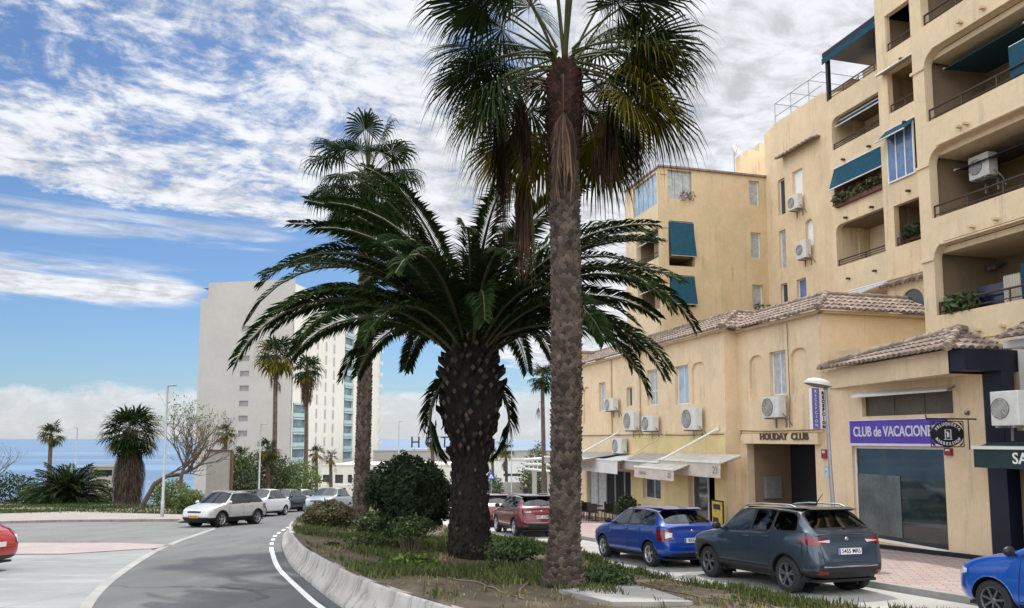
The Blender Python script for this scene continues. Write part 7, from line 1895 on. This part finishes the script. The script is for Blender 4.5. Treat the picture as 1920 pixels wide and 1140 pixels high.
    # lights
    if lights in ('hatch',):
        tl = [(-.22, zb2-.34, zb2-.10), (-.08, zb2-.36, zb2-.085), (.08, zb2-.34, zb2-.09), (.16, zb2-.30, zb2-.12)]
    elif lights == 'suv':
        tl = [(-.24, zb2-.15, zb2-.09), (-.1, zb2-.22, zb2-.07), (.05, zb2-.235, zb2-.08), (.18, zb2-.21, zb2-.11), (.28, zb2-.18, zb2-.14)]
    elif lights == 'tall':
        tl = [(-.10, zb2-.20, zb2+.1), (.02, zb2-.42, zb2+.02), (.12, zb2-.40, zb2-.12)]
    else:
        tl = [(-.28, zb2-.26, zb2-.10), (-.1, zb2-.33, zb2-.06), (.10, zb2-.30, zb2-.09), (.18, zb2-.26, zb2-.12)]
    for fl in (1, -1):
        # tail lamp on the rear corner; angle 135 degrees, `a` grows toward the rear centre
        ang = PI*.75; base = w*.707 - abs(xr)*0
        # offset so the patch is centred on the rear corner
        e = Vector((-math.sin(ang), math.cos(ang))); corner = Vector((xr+.12, w*.86)); a0 = corner.dot(e)
        pr = [(a0 + a, z0_, z1_) for a, z0_, z1_ in tl]
        t_l = decal('tail_light', 'lens_red', ang, pr, .010, fl, 14, 4)
        cl_ = [(a0 + tl[-2][0]*.2 + (tl[-1][0]-tl[-2][0]*.2)*f, tl[-2][1] + (tl[-1][1]-tl[-2][1])*f + .045, tl[-2][2] + (tl[-1][2]-tl[-2][2])*f - .05) for f in (0, .5, .96)]
        decal('reverse_lens', 'lens_clear', ang, cl_, .014, fl, 6, 2, parent=t_l)
        ang = PI*.25; e = Vector((-math.sin(ang), math.cos(ang))); corner = Vector((xf-.14, w*.84)); a0 = corner.dot(e); zt_ = zhf-.03
        hl = [(a0-.30, zt_-.02, zt_+.055), (a0-.12, zt_-.10, zt_+.035), (a0+.05, zt_-.13, zt_+.0), (a0+.20, zt_-.10, zt_-.04)]
        decal('headlight', 'lens_clear', ang, hl, .010, fl, 12, 4)
    mb = MB(); zg_ = zhf-.20
    decal('', '', 0, [(-w*.42, zg_+.03, zg_+.11), (0, zg_+.03, zg_+.12), (w*.42, zg_+.03, zg_+.11)], .008, 1, 12, 2, mb=mb)
    mb.build('grille', M('car_black'), T); mb = MB()
    decal('', '', 0, [(-w*.62, zbot+.06, zbot+.15), (-w*.4, zbot+.05, zbot+.22), (w*.4, zbot+.05, zbot+.22), (w*.62, zbot+.06, zbot+.15)], .008, 1, 14, 2, mb=mb)
    mb.build('lower_intake', M('car_black'), T)
    mb = MB(); decal('', '', PI, [(-w*.80, zbot+.08, zbot+(.30 if clad else .15)), (0, zbot+.08, zbot+(.26 if clad else .17)), (w*.80, zbot+.08, zbot+(.30 if clad else .15))], .008, 1, 16, 2, mb=mb); mb.build('rear_diffuser', M('car_black'), T)
    if clad:
        for fl in (1, -1): decal('reflector', 'lens_red', PI, [(fl*w*.60, .40, .45), (fl*w*.82, .40, .46)], .016, 1, 4, 1)
        mb = MB(); decal('', '', PI, [(-w*.70, .52, .545), (w*.70, .52, .545)], .007, 1, 12, 1, mb=mb); mb.build('chrome_strip', M('galvanised'), T)
    # plates
    def plate_at(ang, z, x_sign):
        h_ = hit(0, z, ang, .0)
        if not h_: return
        mb = MB(); x = h_.x + x_sign*.012; mb.box(x-.006, x+.006, -.26, .26, z-.055, z+.055); p_ = mb.build('number_plate', M(pcol), T)
        mb = MB(); mb.box(x+x_sign*.0065-.001, x+x_sign*.0065+.001, *((.225, .258) if x_sign < 0 else (-.258, -.225)), z-.053, z+.053); mb.build('blue_band', M('plate_blue'), p_)
        if plate and level > 1:
            mb = MB()
            Rm = Matrix(((0, 0, x_sign, 0), (x_sign, 0, 0, 0), (0, 1, 0, 0), (0, 0, 0, 1)))
            text_mesh(mb, plate, .105, Matrix.Translation((x+x_sign*.008, (-.02 if x_sign < 0 else .02), z)) @ Rm, .001, bold=.002); mb.build('plate_characters', M('plate_ink'), p_)
    plate_at(PI, zb2-.34 if lights != 'tall' else .62, -1); plate_at(0, zhf-.33 if zhf-.33 > .4 else .42, 1)
    hb = hit(0, zb2-.12, PI, .0)
    if hb: mb = MB(); mb.lathe([(0, 0), (.035, 0), (.045, .008), (.035, .014), (0, .014)], 18, mat=Matrix.Translation(hb) @ Matrix.Rotation(-PI/2, 4, 'Y')); mb.build('badge', M('chrome'), T)
    # spoiler, wiper, rails, antenna
    mb = MB(); z = zr-.055; mb.add([Vector((xrr+.10, -w*.66, z+.015)), Vector((xrr+.10, w*.66, z+.015)), Vector((xrr-.16, w*.60, z-.02)), Vector((xrr-.16, -w*.60, z-.02)), Vector((xrr-.0, w*.62, z-.06)), Vector((xrr-.0, -w*.62, z-.06))], [(0, 1, 2, 3), (3, 2, 4, 5)]); mb.build('roof_spoiler', M(paint if not clad else 'car_black'), T)
    if rearwiper and level > 1:
        hw_ = hit(0, zb2+.06, PI, .01)
        if hw_: h2 = hit(.30, zb2+.10, PI, .012) or hw_; mb = MB(); mb.tube([hw_, h2], .010, 5); mb.tube([hw_+Vector((.02, 0, 0)), hw_-Vector((.02, 0, 0))], .025, 8); mb.build('wiper', M('car_black'), T)
    if rails:
        for fl in (1, -1): mb = MB(); mb.tube([(xrf-.10, fl*w*.68, zr-.05), (xrf-.22, fl*w*.69, zr-.02), (xrf-.6, fl*w*.69, zr+.005), (xrr+.35, fl*w*.68, zr-.005), (xrr+.2, fl*w*.67, zr-.05)], .018, 6); mb.build('roof_rail', M('galvanised' if rails == 'grey' else 'car_black'), T)
    if antenna: mb = MB(); mb.tube([(xrr+.35, 0, zr-.01), (xrr+.12, 0, zr+.22)], [.012, .004], 5); mb.build('antenna', M('car_black'), T)
    # cabin interior dark mass is the glass itself; inside floor
    return T
def thing_part(name, parent):
    o = bpy.data.objects.new(name, None); COL.objects.link(o); o.parent = parent; return o
SLP = math.atan(SL)
def put(T, wheel_xy, head, wb, Wd, which='rl'):
    """place by a wheel contact point; head = compass heading of the nose, degrees right of straight ahead"""
    h = R(head); F = Vector((math.sin(h), math.cos(h), 0)); Lf = Vector((-F.y, F.x, 0))
    c = Vector((wheel_xy[0], wheel_xy[1], 0)) + F*(wb/2 if which[0] == 'r' else -wb/2) + Lf*(-(Wd/2-.1) if which[1] == 'l' else (Wd/2-.1))
    c.z = -SL*c.y + .006; T.location = c
    N = Vector((0, SL, 1)).normalized(); Fx = (F - N*F.dot(N)).normalized(); Ly = N.cross(Fx)
    T.rotation_euler = Matrix((Fx, Ly, N)).transposed().to_euler()
EC = dict(L=4.10, Wd=1.77, Ht=1.62, wb=2.52, fo=.83, Rw=.335, zhf=.88, zcow=1.06, zb=1.03, zb2=1.14, xw=.98, xrf=.32, xrr=-1.50, xrb=-1.80, clad=True, zbot=.26)
T = make_car('parked_car', 'slate blue crossover with roof rails parked nearest before the tall shop window', 'paint_steel', **EC, rim='rim_dark', spokes=5, plate='5455 MRS', rails='grey', lights='suv', level=2, antenna=True)
T['group'] = 'cars parked along the street kerb'; put(T, (5.23, 14.75), -20, 2.52, 1.77, 'rl')
T = make_car('parked_car', 'bright blue hatchback with silver wheels parked in front of the slate blue crossover', 'paint_blue', L=3.99, Wd=1.73, Ht=1.46, wb=2.47, fo=.80, Rw=.305, zhf=.76, zcow=.96, zb=.93, zb2=1.00, xw=.95, xrf=.22, xrr=-1.36, xrb=-1.74, rim='rim_silver', plate='8323 LBJ', lights='hatch', level=2)
T['group'] = 'cars parked along the street kerb'; put(T, (3.42, 19.15), -20, 2.47, 1.73, 'rl')
T = make_car('parked_car', 'dark red crossover with a pale roof just left of the nearest palm trunk', 'paint_red', L=4.3, Wd=1.78, Ht=1.57, wb=2.6, fo=.88, Rw=.335, zhf=.86, zcow=1.02, zb=1.0, zb2=1.08, xw=1.0, xrf=.30, xrr=-1.45, xrb=-1.88, clad=True, zbot=.24, plate='4471 KZM', rails='grey', lights='suv', level=2)
T['group'] = 'cars parked along the street kerb'; put(T, (.14, 29.3), -16, 2.6, 1.78, 'rl')
T = make_car('parked_car', 'darker red hatchback mostly hidden behind the thick palm trunk and the red crossover', 'paint_red', L=4.1, Wd=1.75, Ht=1.48, wb=2.5, plate='2210 JHK', level=1)
T['group'] = 'cars parked along the street kerb'; put(T, (-1.45, 35.4), -18, 2.5, 1.75, 'rl')
T = make_car('parked_car', 'white car at the far end of the kerb row beyond the red ones', 'paint_white', L=4.1, Wd=1.75, Ht=1.48, wb=2.5, level=1)
T['group'] = 'cars parked along the street kerb'; put(T, (-3.5, 42.0), -20, 2.5, 1.75, 'rl')
T = make_car('parked_car', 'blue compact car entering at the bottom right corner, only its nose in view', 'paint_blue_b', L=3.9, Wd=1.68, Ht=1.50, wb=2.45, fo=.72, Rw=.30, zhf=.80, zcow=1.0, zb=.96, xw=1.0, xrf=.15, rim='rim_dark', lights='hatch', level=2, spokes=7)
T['group'] = 'cars parked along the street kerb'; put(T, (7.30, 11.85), -20, 2.45, 1.68, 'fl')
# left side
SX = dict(L=4.15, Wd=1.75, Ht=1.58, wb=2.50, fo=.85, Rw=.325, zhf=.80, zcow=1.02, zb=.98, zb2=1.05, xw=1.05, xrf=.38, xrr=-1.42, xrb=-1.85)
T = make_car('white_crossover', 'silvery white crossover with a yellow front plate at the mouth of the side road', 'paint_silver', **SX, clad=True, zbot=.23, rim='rim_silver', plate='51-SX-JT', pcol='plate_yellow', rails='grey', lights='old', level=2)
T['category'] = 'car'; put(T, (-13.2, 35.3), 180+19.5, 2.5, 1.75, 'fl')
T = make_car('parked_car', 'white car parked directly behind the silvery crossover', 'paint_white', L=4.2, Wd=1.78, Ht=1.60, wb=2.55, zhf=.85, zcow=1.05, zb=1.0, level=1); T['group'] = 'cars parked along the far kerb'; put(T, (-14.25, 44.4), 180+12, 2.55, 1.78, 'fl')
T = make_car('parked_car', 'dark navy car parked between two white cars', 'paint_navy', L=4.1, Wd=1.75, Ht=1.52, wb=2.5, level=1); T['group'] = 'cars parked along the far kerb'; put(T, (-14.75, 50.5), 180+12, 2.5, 1.75, 'fl')
T = make_car('parked_car', 'low white car with a dark windscreen, fourth in the far row', 'paint_white', L=4.1, Wd=1.78, Ht=1.45, wb=2.55, level=1); T['group'] = 'cars parked along the far kerb'; put(T, (-15.6, 56.0), 180+18, 2.55, 1.78, 'fl')
T = make_car('parked_car', 'pale grey car half hidden behind the slender palm and hedge', 'paint_grey', L=4.3, Wd=1.85, Ht=1.62, wb=2.6, zhf=.9, zcow=1.08, zb=1.02, level=1); T['group'] = 'cars parked along the far kerb'; put(T, (-11.5, 50.0), 180+10, 2.6, 1.85, 'fl')
T = make_car('red_hatchback', 'red car cut off at the left edge, only its rear end in view', 'paint_bright_red', L=4.1, Wd=1.75, Ht=1.50, wb=2.5, lights='tall', level=2); T['category'] = 'car'
put(T, (-12.65, 17.2), -86, 2.5, 1.75, 'rl')
